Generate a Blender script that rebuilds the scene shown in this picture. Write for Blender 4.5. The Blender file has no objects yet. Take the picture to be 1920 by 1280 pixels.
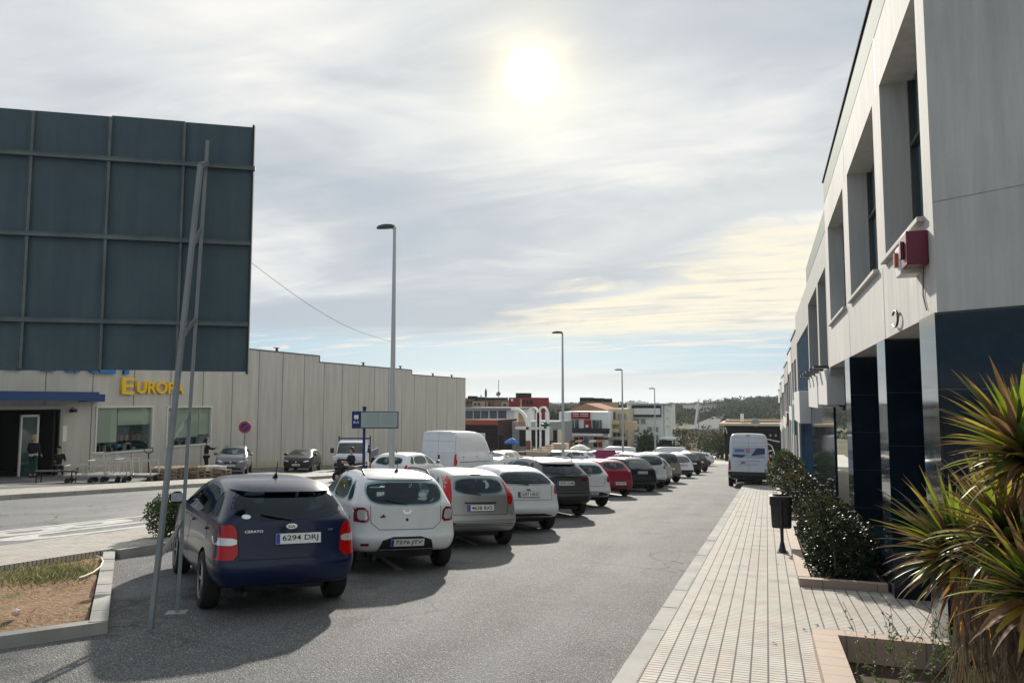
import bpy, bmesh, math, random
from mathutils import Vector, Matrix
from mathutils.bvhtree import BVHTree
R = math.radians
random.seed(7)
SC = bpy.context.scene
COL = SC.collection
# ------------------------------------------------------------------ camera
cam_d = bpy.data.cameras.new('camera')
cam = bpy.data.objects.new('camera', cam_d)
COL.objects.link(cam)
EYE = 1.65
cam.location = (0, 0, EYE)
cam.rotation_euler = (R(90 + 4.5345), 0, R(18.8496))
cam_d.sensor_width = 36.0
cam_d.lens = 36.0 * 1387 / 1920
cam_d.clip_start = 0.05
cam_d.clip_end = 6000
SC.camera = cam
SC.render.resolution_x = 1024
SC.render.resolution_y = 682
# ------------------------------------------------------------------ sun
SUN_EL, SUN_AZ = 24.35, -17.36          # azimuth from +Y, positive to the right
sun_dir = Vector((math.sin(R(SUN_AZ)) * math.cos(R(SUN_EL)), math.cos(R(SUN_AZ)) * math.cos(R(SUN_EL)), math.sin(R(SUN_EL))))
sl = bpy.data.lights.new('sun', 'SUN')
sl.energy = 4.5
sl.angle = R(1.4)
sl.color = (1.0, 0.93, 0.82)
so = bpy.data.objects.new('sun', sl)
so.rotation_euler = sun_dir.to_track_quat('Z', 'Y').to_euler()
so.location = (0, 0, 60)
COL.objects.link(so)
# ------------------------------------------------------------------ world
W = bpy.data.worlds.new('World')
SC.world = W
W.use_nodes = True
nt = W.node_tree
nt.nodes.clear()
def N(t, **k):
    n = nt.nodes.new(t)
    for a, b in k.items():
        setattr(n, a, b)
    return n
def L(a, b):
    nt.links.new(a, b)
def MTH(op, a, b=None, c=None, clamp=False):
    n = N('ShaderNodeMath', operation=op, use_clamp=clamp)
    for i, v in enumerate((a, b, c)):
        if v is None: continue
        if isinstance(v, (int, float)): n.inputs[i].default_value = v
        else: L(v, n.inputs[i])
    return n.outputs[0]
def MIXC(f, a, b, mode='MIX'):
    n = N('ShaderNodeMix', data_type='RGBA', blend_type=mode)
    if isinstance(f, (int, float)): n.inputs[0].default_value = f
    else: L(f, n.inputs[0])
    for i, v in ((6, a), (7, b)):
        if isinstance(v, tuple): n.inputs[i].default_value = (*v, 1)
        else: L(v, n.inputs[i])
    return n.outputs[2]
def RAMP(f, stops, interp='LINEAR'):
    n = N('ShaderNodeValToRGB')
    n.color_ramp.interpolation = interp
    e = n.color_ramp.elements
    e[0].position, e[0].color = stops[0][0], (*stops[0][1], 1)
    e[1].position, e[1].color = stops[-1][0], (*stops[-1][1], 1)
    for p, c in stops[1:-1]:
        x = e.new(p); x.color = (*c, 1)
    L(f, n.inputs[0])
    return n.outputs[0]
def NOISE(v, scale, detail=5, rough=.55, dist=0.0):
    n = N('ShaderNodeTexNoise')
    n.inputs['Scale'].default_value = scale
    n.inputs['Detail'].default_value = detail
    n.inputs['Roughness'].default_value = rough
    n.inputs['Distortion'].default_value = dist
    L(v, n.inputs['Vector'])
    return n.outputs[0]
def MAPR(v, a, b, c=0., d=1.):
    n = N('ShaderNodeMapRange', interpolation_type='SMOOTHSTEP')
    L(v, n.inputs[0])
    for i, x in enumerate((a, b, c, d)): n.inputs[1 + i].default_value = x
    return n.outputs[0]
sky = N('ShaderNodeTexSky', sky_type='NISHITA')
sky.sun_disc = False
sky.sun_elevation = R(SUN_EL)
sky.sun_rotation = R(SUN_AZ)
sky.air_density = 1.0
sky.dust_density = 1.5
tc = N('ShaderNodeTexCoord')
vn = N('ShaderNodeVectorMath', operation='NORMALIZE')
L(tc.outputs['Generated'], vn.inputs[0])
D = vn.outputs[0]
sx = N('ShaderNodeSeparateXYZ'); L(D, sx.inputs[0])
dz = MTH('MAXIMUM', sx.outputs[2], 0.0)
den = MTH('ADD', dz, 0.12)
px, py = MTH('DIVIDE', sx.outputs[0], den), MTH('DIVIDE', sx.outputs[1], den)
cb = N('ShaderNodeCombineXYZ'); L(px, cb.inputs[0]); L(py, cb.inputs[1])
mp = N('ShaderNodeMapping'); L(cb.outputs[0], mp.inputs[0])
mp.inputs['Rotation'].default_value = (0, 0, R(-32))
mp.inputs['Scale'].default_value = (0.55, 1.0, 1)
mp.inputs['Location'].default_value = (3.1, 1.7, 0)
CP = mp.outputs[0]
big = NOISE(CP, 0.62, 4, .5, .6)
mid = NOISE(CP, 2.3, 7, .58, .9)
mp2 = N('ShaderNodeMapping'); L(cb.outputs[0], mp2.inputs[0])
mp2.inputs['Rotation'].default_value = (0, 0, R(14))
mp2.inputs['Scale'].default_value = (0.5, 2.6, 1)
fine = NOISE(mp2.outputs[0], 3.0, 8, .62, .7)
sdv = N('ShaderNodeVectorMath', operation='DOT_PRODUCT'); L(D, sdv.inputs[0]); sdv.inputs[1].default_value = tuple(sun_dir)
ang = MTH('ARCCOSINE', MTH('MINIMUM', sdv.outputs['Value'], 0.999999))      # radians from the sun
tex = MTH('ADD', MTH('MULTIPLY', big, .66), MTH('ADD', MTH('MULTIPLY', mid, .25), MTH('MULTIPLY', fine, .09)))
cloud = RAMP(tex, [(.40, (4.05, 4.5, 5.05)), (.47, (4.8, 5.1, 5.45)), (.53, (6.0, 6.2, 6.3)), (.60, (7.5, 7.4, 7.1))])
# warm band of thin cloud low on the right of the sun
el = MTH('ARCSINE', dz)
az = N('ShaderNodeMath', operation='ARCTAN2'); L(sx.outputs[0], az.inputs[0]); L(sx.outputs[1], az.inputs[1])
azm = az.outputs[0]
# a bank of cloud climbing to the right, cream light below its lower edge
edge = MTH('SUBTRACT', el, MTH('ADD', R(7.2), MTH('MULTIPLY', MTH('ADD', azm, R(17)), .30)))
edge = MTH('ADD', edge, MTH('MULTIPLY', MTH('SUBTRACT', mid, .5), R(9)))
bank = MTH('MULTIPLY', MTH('MULTIPLY', MAPR(edge, R(-.6), R(1.2)), MAPR(edge, R(8), R(2.5))), MAPR(azm, R(-40), R(-20)))
cloud = MIXC(MTH('MULTIPLY', bank, .6), cloud, (4.5, 4.95, 5.2))
warm = MTH('MULTIPLY', MTH('MULTIPLY', MAPR(edge, R(.6), R(-1.4)), MAPR(el, R(3.6), R(5.5))), MAPR(azm, R(-30), R(-12)))
warm = MTH('MULTIPLY', warm, MAPR(MTH('ADD', MTH('MULTIPLY', fine, .7), MTH('MULTIPLY', mid, .3)), .34, .56, .35, 1.))
cloud = MIXC(MTH('MULTIPLY', warm, .9), cloud, (8.3, 7.6, 5.9))
# clear strip above the horizon
gap = MTH('MULTIPLY', MAPR(el, R(1.7), R(2.6)), MAPR(el, R(6.0), R(3.9)))
gap = MTH('MULTIPLY', gap, MAPR(MTH('ADD', MTH('MULTIPLY', fine, .75), MTH('MULTIPLY', big, .25)),     .70, .52, .7, 1.))
clear = MIXC(.1, (2.5, 4.4, 5.8), sky.outputs[0])
c = MIXC(MTH('MULTIPLY', gap, .95), cloud, clear)
# salmon streaks on the edge of the strip
st = MTH('MULTIPLY', MTH('MULTIPLY', MAPR(el, R(3.0), R(3.9)), MAPR(el, R(5.6), R(4.4))), MAPR(fine, .52, .6))
c = MIXC(MTH('MULTIPLY', st, .6), c, (8.6, 6.9, 5.6))
# pale haze at the horizon
c = MIXC(MAPR(el, R(2.4), R(1.4)), c, (5.8, 6.1, 6.0))
# sky behind the camera dimmed and blued to darken and tint shaded faces
c = MIXC(MAPR(ang, R(45), R(120)), c, MIXC(1.0, c, (.68, .77, .9), 'MULTIPLY'))
# light spreading round the sun seen through the cloud
g1 = MTH('EXPONENT', MTH('MULTIPLY', ang, -1 / R(7)))
g2 = MTH('EXPONENT', MTH('MULTIPLY', ang, -1 / R(1.9)))
core = MAPR(ang, R(2.4), R(0))
gm = MTH('MULTIPLY_ADD', mid, .9, .55)
c = MIXC(1.0, c, MIXC(MTH('MULTIPLY', g1, gm), (0, 0, 0), (1.3, 1.2, .8)), 'ADD')
c = MIXC(1.0, c, MIXC(g2, (0, 0, 0), (9.5, 7.4, 2.6)), 'ADD')
c = MIXC(1.0, c, MIXC(core, (0, 0, 0), (10, 9, 6)), 'ADD')
# the ground half of the dome
c = MIXC(MAPR(sx.outputs[2], -.02, -.004), (1.6, 1.6, 1.5), c)
bg = N('ShaderNodeBackground'); bg.inputs['Strength'].default_value = 0.088
L(c, bg.inputs['Color'])
wo = N('ShaderNodeOutputWorld'); L(bg.outputs[0], wo.inputs[0])
# ------------------------------------------------------------------ exposure
SC.view_settings.view_transform = 'Standard'
SC.view_settings.look = 'None'
SC.view_settings.exposure = 0.52
SC.view_settings.gamma = 1.0
SC.view_settings.use_curve_mapping = False
# ================================================================== helpers
SL = 0.062                                     # the street falls away from the camera
def sm(a, b, t):
    t = max(0., min(1., (t - a) / (b - a)))
    return t * t * (3 - 2 * t)
def gz(x, y):
    """height of the road surface"""
    if y < 72: z = -SL * y
    elif y < 112:
        t = y - 72
        z = -SL * 72 - SL * t + SL * t * t / 80
    else: z = -SL * 92
    if y > 150:
        z += -3.5 * sm(150, 230, y) + 5.4 * sm(260, 560, y) + .9 * sm(120, 20, x) * sm(400, 620, y)
        z += sm(200, 300, y) * (1.6 * math.sin(x * .021 + 1) + .9 * math.sin(x * .05 + y * .013))
    return z - .13
FWD = Vector((-math.sin(R(18.8496)) * math.cos(R(4.5345)), math.cos(R(18.8496)) * math.cos(R(4.5345)), math.sin(R(4.5345))))
RGT = Vector((math.cos(R(18.8496)), math.sin(R(18.8496)), 0))
UPV = RGT.cross(FWD)
def ray(px, py):
    return FWD + RGT * ((px - 960) / 1387) - UPV * ((py - 640) / 1387)
def at_y(px, py, Y):
    d = ray(px, py); return Vector((0, 0, EYE)) + d * (Y / d.y)
def on_ground(px, py, up=0.):
    d = ray(px, py); o = Vector((0, 0, EYE)); t = .5
    while t < 900:
        p = o + d * t
        if p.z < gz(p.x, p.y) + up: return p
        t *= 1.003
    return p
# ---- materials
MATS = {}
def mat(name, col, rough=.6, metal=0., spec=.5, coat=0., emit=None, build=None, alpha=None, trans=0., ior=1.45):
    if name in MATS: return MATS[name]
    m = bpy.data.materials.new(name); m.use_nodes = True
    t = m.node_tree; b = t.nodes['Principled BSDF']
    b.inputs['Base Color'].default_value = (*col, 1)
    b.inputs['Roughness'].default_value = rough
    b.inputs['Metallic'].default_value = metal
    b.inputs['Specular IOR Level'].default_value = spec
    b.inputs['Coat Weight'].default_value = coat
    b.inputs['Coat Roughness'].default_value = .03
    b.inputs['IOR'].default_value = ior
    b.inputs['Transmission Weight'].default_value = trans
    if build: build(t, b)
    MATS[name] = m
    return m
class G:
    """small node-graph writer"""
    def __init__(s, t): s.t = t
    def n(s, ty, **k):
        x = s.t.nodes.new(ty)
        for a, v in k.items(): setattr(x, a, v)
        return x
    def l(s, a, b): s.t.links.new(a, b)
    def co(s, kind='Object', scale=(1, 1, 1), rot=(0, 0, 0), loc=(0, 0, 0)):
        c = s.n('ShaderNodeTexCoord'); m = s.n('ShaderNodeMapping'); s.l(c.outputs[kind], m.inputs[0])
        m.inputs['Scale'].default_value = scale; m.inputs['Rotation'].default_value = rot; m.inputs['Location'].default_value = loc
        return m.outputs[0]
    def pos(s, scale=(1, 1, 1), rot=(0, 0, 0), loc=(0, 0, 0)):
        c = s.n('ShaderNodeNewGeometry'); m = s.n('ShaderNodeMapping'); s.l(c.outputs['Position'], m.inputs[0])
        m.inputs['Scale'].default_value = scale; m.inputs['Rotation'].default_value = rot; m.inputs['Location'].default_value = loc
        return m.outputs[0]
    def noise(s, v, sc, det=4, ro=.55, dist=0):
        n = s.n('ShaderNodeTexNoise'); n.inputs['Scale'].default_value = sc; n.inputs['Detail'].default_value = det
        n.inputs['Roughness'].default_value = ro; n.inputs['Distortion'].default_value = dist; s.l(v, n.inputs['Vector']); return n.outputs[0]
    def vor(s, v, sc, feat='F1', out='Distance'):
        n = s.n('ShaderNodeTexVoronoi', feature=feat); n.inputs['Scale'].default_value = sc; s.l(v, n.inputs['Vector']); return n.outputs[out]
    def mr(s, v, a, b, c=0., d=1.):
        n = s.n('ShaderNodeMapRange'); s.l(v, n.inputs[0])
        for i, x in enumerate((a, b, c, d)): n.inputs[1 + i].default_value = x
        return n.outputs[0]
    def mix(s, f, a, b, mode='MIX'):
        n = s.n('ShaderNodeMix', data_type='RGBA', blend_type=mode)
        if isinstance(f, (int, float)): n.inputs[0].default_value = f
        else: s.l(f, n.inputs[0])
        for i, v in ((6, a), (7, b)):
            if isinstance(v, tuple): n.inputs[i].default_value = (*v, 1)
            else: s.l(v, n.inputs[i])
        return n.outputs[2]
    def m(s, op, a, b=None):
        n = s.n('ShaderNodeMath', operation=op)
        for i, v in enumerate((a, b)):
            if v is None: continue
            if isinstance(v, (int, float)): n.inputs[i].default_value = v
            else: s.l(v, n.inputs[i])
        return n.outputs[0]
    def bump(s, h, b, st=.3, dist=.02):
        n = s.n('ShaderNodeBump'); n.inputs['Strength'].default_value = st; n.inputs['Distance'].default_value = dist
        s.l(h, n.inputs['Height']); s.l(n.outputs[0], b.inputs['Normal'])
def rough_mat(name, c1, c2, sc=2., rough=.85, grain=60, bump=.2, streak=False, spec=.3):
    def f(t, b):
        g = G(t); p = g.pos()
        a = g.noise(p, sc, 6, .6)
        if streak:
            q = g.pos(scale=(5, 5, .35)); a = g.m('ADD', g.m('MULTIPLY', a, .4), g.m('MULTIPLY', g.noise(q, 1.7, 6, .7), .6))
        fine = g.noise(p, grain, 3, .6)
        v = g.m('ADD', g.m('MULTIPLY', g.mr(a, .3, .7), .8), g.m('MULTIPLY', fine, .2))
        g.l(g.mix(v, c1, c2), b.inputs['Base Color'])
        g.bump(fine, b, bump, .004)
    return mat(name, c1, rough, spec=spec, build=f)
# ---- meshes
def link(name, me, m, parent=None, M=None, smooth=None):
    o = bpy.data.objects.new(name, me)
    for x in (m if isinstance(m, (list, tuple)) else [m]):
        if x is not None: me.materials.append(x)
    COL.objects.link(o)
    if parent: o.parent = parent
    if M is not None: o.matrix_local = M
    return o
class MB:
    def __init__(s): s.v = []; s.f = []; s.mi = []; s.sm = []
    def add(s, vs, fs, mi=0, smooth=False, M=None):
        k = len(s.v)
        s.v += [tuple(M @ Vector(p)) if M is not None else tuple(p) for p in vs]
        s.f += [[k + i for i in f] for f in fs]; s.mi += [mi] * len(fs); s.sm += [smooth] * len(fs)
        return s
    def box(s, c, d, mi=0, M=None, rz=0, bev=0.0):
        bm = bmesh.new(); bmesh.ops.create_cube(bm, size=1)
        bmesh.ops.scale(bm, vec=d, verts=bm.verts)
        if bev > 0:
            bmesh.ops.bevel(bm, geom=bm.edges[:], offset=min(bev, min(d) * .45), segments=2, affect='EDGES', profile=.7)
        T = Matrix.Translation(c) @ Matrix.Rotation(rz, 4, 'Z')
        if M is not None: T = M @ T
        bm.verts.index_update()
        s.add([v.co.copy() for v in bm.verts], [[v.index for v in f.verts] for f in bm.faces], mi, False, T)
        bm.free(); return s
    def lohi(s, a, b, mi=0, M=None, bev=0.):
        return s.box([(p + q) / 2 for p, q in zip(a, b)], [abs(q - p) for p, q in zip(a, b)], mi, M, bev=bev)
    def tube(s, pts, r, n=8, mi=0, M=None, cap=True, smooth=True):
        pts = [Vector(p) for p in pts]; rs = r if isinstance(r, (list, tuple)) else [r] * len(pts)
        vs, fs = [], []; up = None
        for i, p in enumerate(pts):
            t = (pts[min(i + 1, len(pts) - 1)] - pts[max(i - 1, 0)]).normalized()
            if up is None: up = t.orthogonal().normalized()
            else: up = (up - t * up.dot(t)).normalized()
            b = t.cross(up)
            for k in range(n):
                a = 2 * math.pi * k / n
                vs.append(p + (up * math.cos(a) + b * math.sin(a)) * rs[i])
        for i in range(len(pts) - 1):
            for k in range(n):
                fs.append([i * n + k, i * n + (k + 1) % n, (i + 1) * n + (k + 1) % n, (i + 1) * n + k])
        s.add(vs, fs, mi, smooth, M)
        if cap: s.add(vs, [list(range(n))[::-1], [(len(pts) - 1) * n + k for k in range(n)]], mi, False, M)
        return s
    def bar(s, a, b, w, h, mi=0, M=None):
        """square bar from a to b"""
        a, b = Vector(a), Vector(b); t = (b - a); q = t.to_track_quat('Z', 'Y').to_matrix().to_4x4()
        T = Matrix.Translation((a + b) / 2) @ q
        if M is not None: T = M @ T
        return s.box((0, 0, 0), (w, h, t.length), mi, T)
    def lathe(s, prof, n=24, mi=0, M=None, smooth=True):
        vs, fs = [], []
        for r, z in prof:
            for k in range(n):
                a = 2 * math.pi * k / n; vs.append((r * math.cos(a), r * math.sin(a), z))
        for i in range(len(prof) - 1):
            for k in range(n):
                fs.append([i * n + k, i * n + (k + 1) % n, (i + 1) * n + (k + 1) % n, (i + 1) * n + k])
        s.add(vs, fs, mi, smooth, M); return s
    def prism(s, poly, z0, z1, mi=0, M=None):
        n = len(poly)
        vs = [(p[0], p[1], z0) for p in poly] + [(p[0], p[1], z1) for p in poly]
        fs = [list(range(n))[::-1], [n + k for k in range(n)]] + [[k, (k + 1) % n, n + (k + 1) % n, n + k] for k in range(n)]
        s.add(vs, fs, mi, False, M); return s
    def quad(s, a, b, c, d, mi=0): return s.add([a, b, c, d], [[0, 1, 2, 3]], mi)
    def mesh(s, name, fix=True, sharp=40):
        me = bpy.data.meshes.new(name); me.from_pydata(s.v, [], s.f)
        me.polygons.foreach_set('material_index', s.mi); me.polygons.foreach_set('use_smooth', s.sm)
        me.update()
        if fix:
            bm = bmesh.new(); bm.from_mesh(me); bmesh.ops.recalc_face_normals(bm, faces=bm.faces); bm.to_mesh(me); bm.free()
        if any(s.sm): me.set_sharp_from_angle(angle=R(sharp))
        return me
    def build(s, name, m, parent=None, M=None, fix=True):
        return link(name, s.mesh(name, fix), m, parent, M)
def tag(o, label=None, cat=None, group=None, kind=None):
    if label: o['label'] = label
    if cat: o['category'] = cat
    if group: o['group'] = group
    if kind: o['kind'] = kind
    return o
def empty(name, loc, rz=0, slope=False):
    o = bpy.data.objects.new(name, None); COL.objects.link(o); o.empty_display_size = .2
    o.matrix_world = place(loc, rz, slope); return o
def place(loc, rz=0, slope=False):
    T = Matrix.Translation(Vector(loc))
    if slope: T = T @ Matrix.Rotation(-math.atan(SL), 4, 'X')
    return T @ Matrix.Rotation(rz, 4, 'Z')
def copy_tree(o, parent=None):
    c = o.copy(); COL.objects.link(c)
    if parent: c.parent = parent
    for ch in list(o.children): copy_tree(ch, c)
    return c
def text_mesh(s, size, depth=.002, bold=0., extr=None):
    cu = bpy.data.curves.new('t', 'FONT'); cu.body = s; cu.size = size; cu.extrude = depth; cu.offset = bold
    cu.align_x = 'CENTER'; cu.align_y = 'CENTER'; cu.resolution_u = 3
    o = bpy.data.objects.new('t', cu); COL.objects.link(o)
    dg = bpy.context.evaluated_depsgraph_get(); dg.update()
    me = bpy.data.meshes.new_from_object(o.evaluated_get(dg))
    bpy.data.objects.remove(o); return me
def fit_text(s, width, height, depth=.002, bold=0.):
    """text scaled into width x height, centred, in the local XY plane, facing +Z"""
    me = text_mesh(s, 1, depth, bold)
    xs = [v.co.x for v in me.vertices]; ys = [v.co.y for v in me.vertices]
    w, h = max(xs) - min(xs), max(ys) - min(ys); cx, cy = (max(xs) + min(xs)) / 2, (max(ys) + min(ys)) / 2
    for v in me.vertices: v.co.x = (v.co.x - cx) * width / w; v.co.y = (v.co.y - cy) * height / h
    return me
def facing(loc, right, up):
    """matrix whose X is right, Y is up, Z faces the reader"""
    r, u = Vector(right).normalized(), Vector(up).normalized(); n = r.cross(u)
    M = Matrix((r, u, n)).transposed().to_4x4(); M.translation = Vector(loc); return M
# ================================================================== vehicles
def paint(name, col, metal=0., rough=.32):
    def f(t, b):
        g = G(t); p = g.co('Object'); n = g.noise(p, 3, 5, .6)
        b.inputs['Roughness'].default_value = rough; b.inputs['Specular IOR Level'].default_value = .25
        k = .06 if max(col) < .1 else 1.; d = g.mr(n, .35, .75, 0, .12 * k)
        z = g.n('ShaderNodeSeparateXYZ'); g.l(p, z.inputs[0])
        low = g.mr(z.outputs[2], .5, .2, 0, .35 * k)          # road dust low on the body
        g.l(g.mix(g.m('ADD', d, g.m('MULTIPLY', low, n)), col, (.13, .125, .115)), b.inputs['Base Color'])
    return mat('paint_' + name, col, rough, metal, .2, .4, build=f)
def m_glass(): return mat('car_glass', (.012, .018, .024), .04, 0, .9, 0, build=lambda t, b: (lambda g: g.l(g.mix(g.mr(g.noise(g.co('Object'), 2.2, 3), .4, .65), (.008, .016, .02), (.03, .055, .066)), b.inputs['Base Color']))(G(t)))
def m_black(): return mat('black_plastic', (.012, .012, .013), .5)
def m_tyre(): return mat('tyre_rubber', (.014, .014, .014), .85)
def m_well(): return mat('wheel_well_lining', (.006, .006, .006), .9)
def m_rim(): return mat('alloy_rim', (.5, .5, .52), .3, .85)
def m_red(): return mat('red_lens', (.42, .002, .004), .2, 0, .3, .3)
def m_dred(): return mat('dark_red_lens', (.2, .008, .012), .12, 0, .6, 1.)
def m_clear(): return mat('clear_lens', (.62, .62, .62), .12, .3, .6, 1.)
def m_plate(): return mat('plate_white', (.75, .75, .74), .35)
def m_blue(): return mat('plate_blue', (.02, .06, .4), .35)
def m_ink(): return mat('plate_ink', (.01, .01, .01), .5)
def m_chrome(): return mat('chrome', (.6, .6, .62), .12, 1.)
def m_seam(): return mat('panel_gap', (.01, .01, .012), .8)

def glassmat(name, tint, refl=(.55, .68, .75)):
    def f(t, b):
        g = G(t); tr = g.n('ShaderNodeBsdfTransparent'); tr.inputs[0].default_value = (*tint, 1)
        gl = g.n('ShaderNodeBsdfGlossy'); gl.inputs['Roughness'].default_value = .02; gl.inputs[0].default_value = (*refl, 1)
        lw = g.n('ShaderNodeLayerWeight'); lw.inputs[0].default_value = .5
        mx = g.n('ShaderNodeMixShader'); g.l(g.m('ADD', g.m('MULTIPLY', g.m('POWER', lw.outputs['Facing'], 5.), .9), .05), mx.inputs[0]); g.l(tr.outputs[0], mx.inputs[1]); g.l(gl.outputs[0], mx.inputs[2])
        g.l(mx.outputs[0], t.nodes['Material Output'].inputs[0])
    return mat(name, (.1, .1, .1), build=f)
def m_clearglass(): return glassmat('clear_car_glass', (.62, .74, .76))
def m_tint(): return glassmat('tinted_car_glass', (.16, .21, .25))
def m_cabin(): return mat('cabin_lining', (.035, .037, .042), .9)
def rounded(poly, it=2):
    for _ in range(it):
        q = []
        for i in range(len(poly)):
            a, b = poly[i], poly[(i + 1) % len(poly)]
            q += [(a[0] * .8 + b[0] * .2, a[1] * .8 + b[1] * .2), (a[0] * .2 + b[0] * .8, a[1] * .2 + b[1] * .8)]
        poly = q
    return poly
def decal(mb, bvh, side, poly, off=.004, res=.06, mi=0, depth=None):
    """a thin panel cut to `poly`, laid on the body seen from one side"""
    O, U, V, Dr = {'rear': ((-4, 0, 0), (0, -1, 0), (0, 0, 1), (1, 0, 0)), 'front': ((4, 0, 0), (0, 1, 0), (0, 0, 1), (-1, 0, 0)),
                   'left': ((0, 3, 0), (1, 0, 0), (0, 0, 1), (0, -1, 0)), 'right': ((0, -3, 0), (1, 0, 0), (0, 0, 1), (0, 1, 0)),
                   'top': ((0, 0, 4), (1, 0, 0), (0, 1, 0), (0, 0, -1))}[side]
    O, U, V, Dr = Vector(O), Vector(U), Vector(V), Vector(Dr)
    bm = bmesh.new()
    f = bm.faces.new([bm.verts.new((u, v, 0)) for u, v in poly])
    us, vs = [p[0] for p in poly], [p[1] for p in poly]
    for lo, hi, ax in ((min(us), max(us), 0), (min(vs), max(vs), 1)):
        n = int((hi - lo) / res)
        for i in range(1, n + 1):
            co = [0, 0, 0]; co[ax] = lo + (hi - lo) * i / (n + 1); no = [0, 0, 0]; no[ax] = 1
            bmesh.ops.bisect_plane(bm, geom=bm.verts[:] + bm.edges[:] + bm.faces[:], plane_co=co, plane_no=no, dist=1e-5)
    bad = []
    for v in bm.verts:
        o = O + U * v.co.x + V * v.co.y
        h, n, i, d = bvh.ray_cast(o, Dr)
        if h is None: bad.append(v); continue
        v.co = h - Dr * off
    if bad: bmesh.ops.delete(bm, geom=bad, context='VERTS')
    if not bm.faces: bm.free(); return
    be = [e for e in bm.edges if e.is_boundary]
    dd = Dr * ((off + .012) if depth is None else depth)
    r = bmesh.ops.extrude_edge_only(bm, edges=be)
    for v in [g for g in r['geom'] if isinstance(g, bmesh.types.BMVert)]: v.co += dd
    bmesh.ops.recalc_face_normals(bm, faces=bm.faces)
    bm.verts.index_update()
    mb.add([v.co.copy() for v in bm.verts], [[v.index for v in f.verts] for f in bm.faces], mi, True)
    bm.free()
def ribbon(mb, bvh, side, pts, w=.008, off=.002, closed=False):
    if closed: pts = pts + [pts[0]]
    for a, b in zip(pts, pts[1:]):
        a, b = Vector(a).to_2d(), Vector(b).to_2d(); t = (b - a)
        if t.length < 1e-4: continue
        t.normalize(); n = Vector((-t.y, t.x)) * w / 2
        decal(mb, bvh, side, [tuple(a - n), tuple(b - n), tuple(b + n), tuple(a + n)], off, .05, depth=.006)
def mir(p): return [(-a, b) for a, b in p][::-1]

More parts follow.
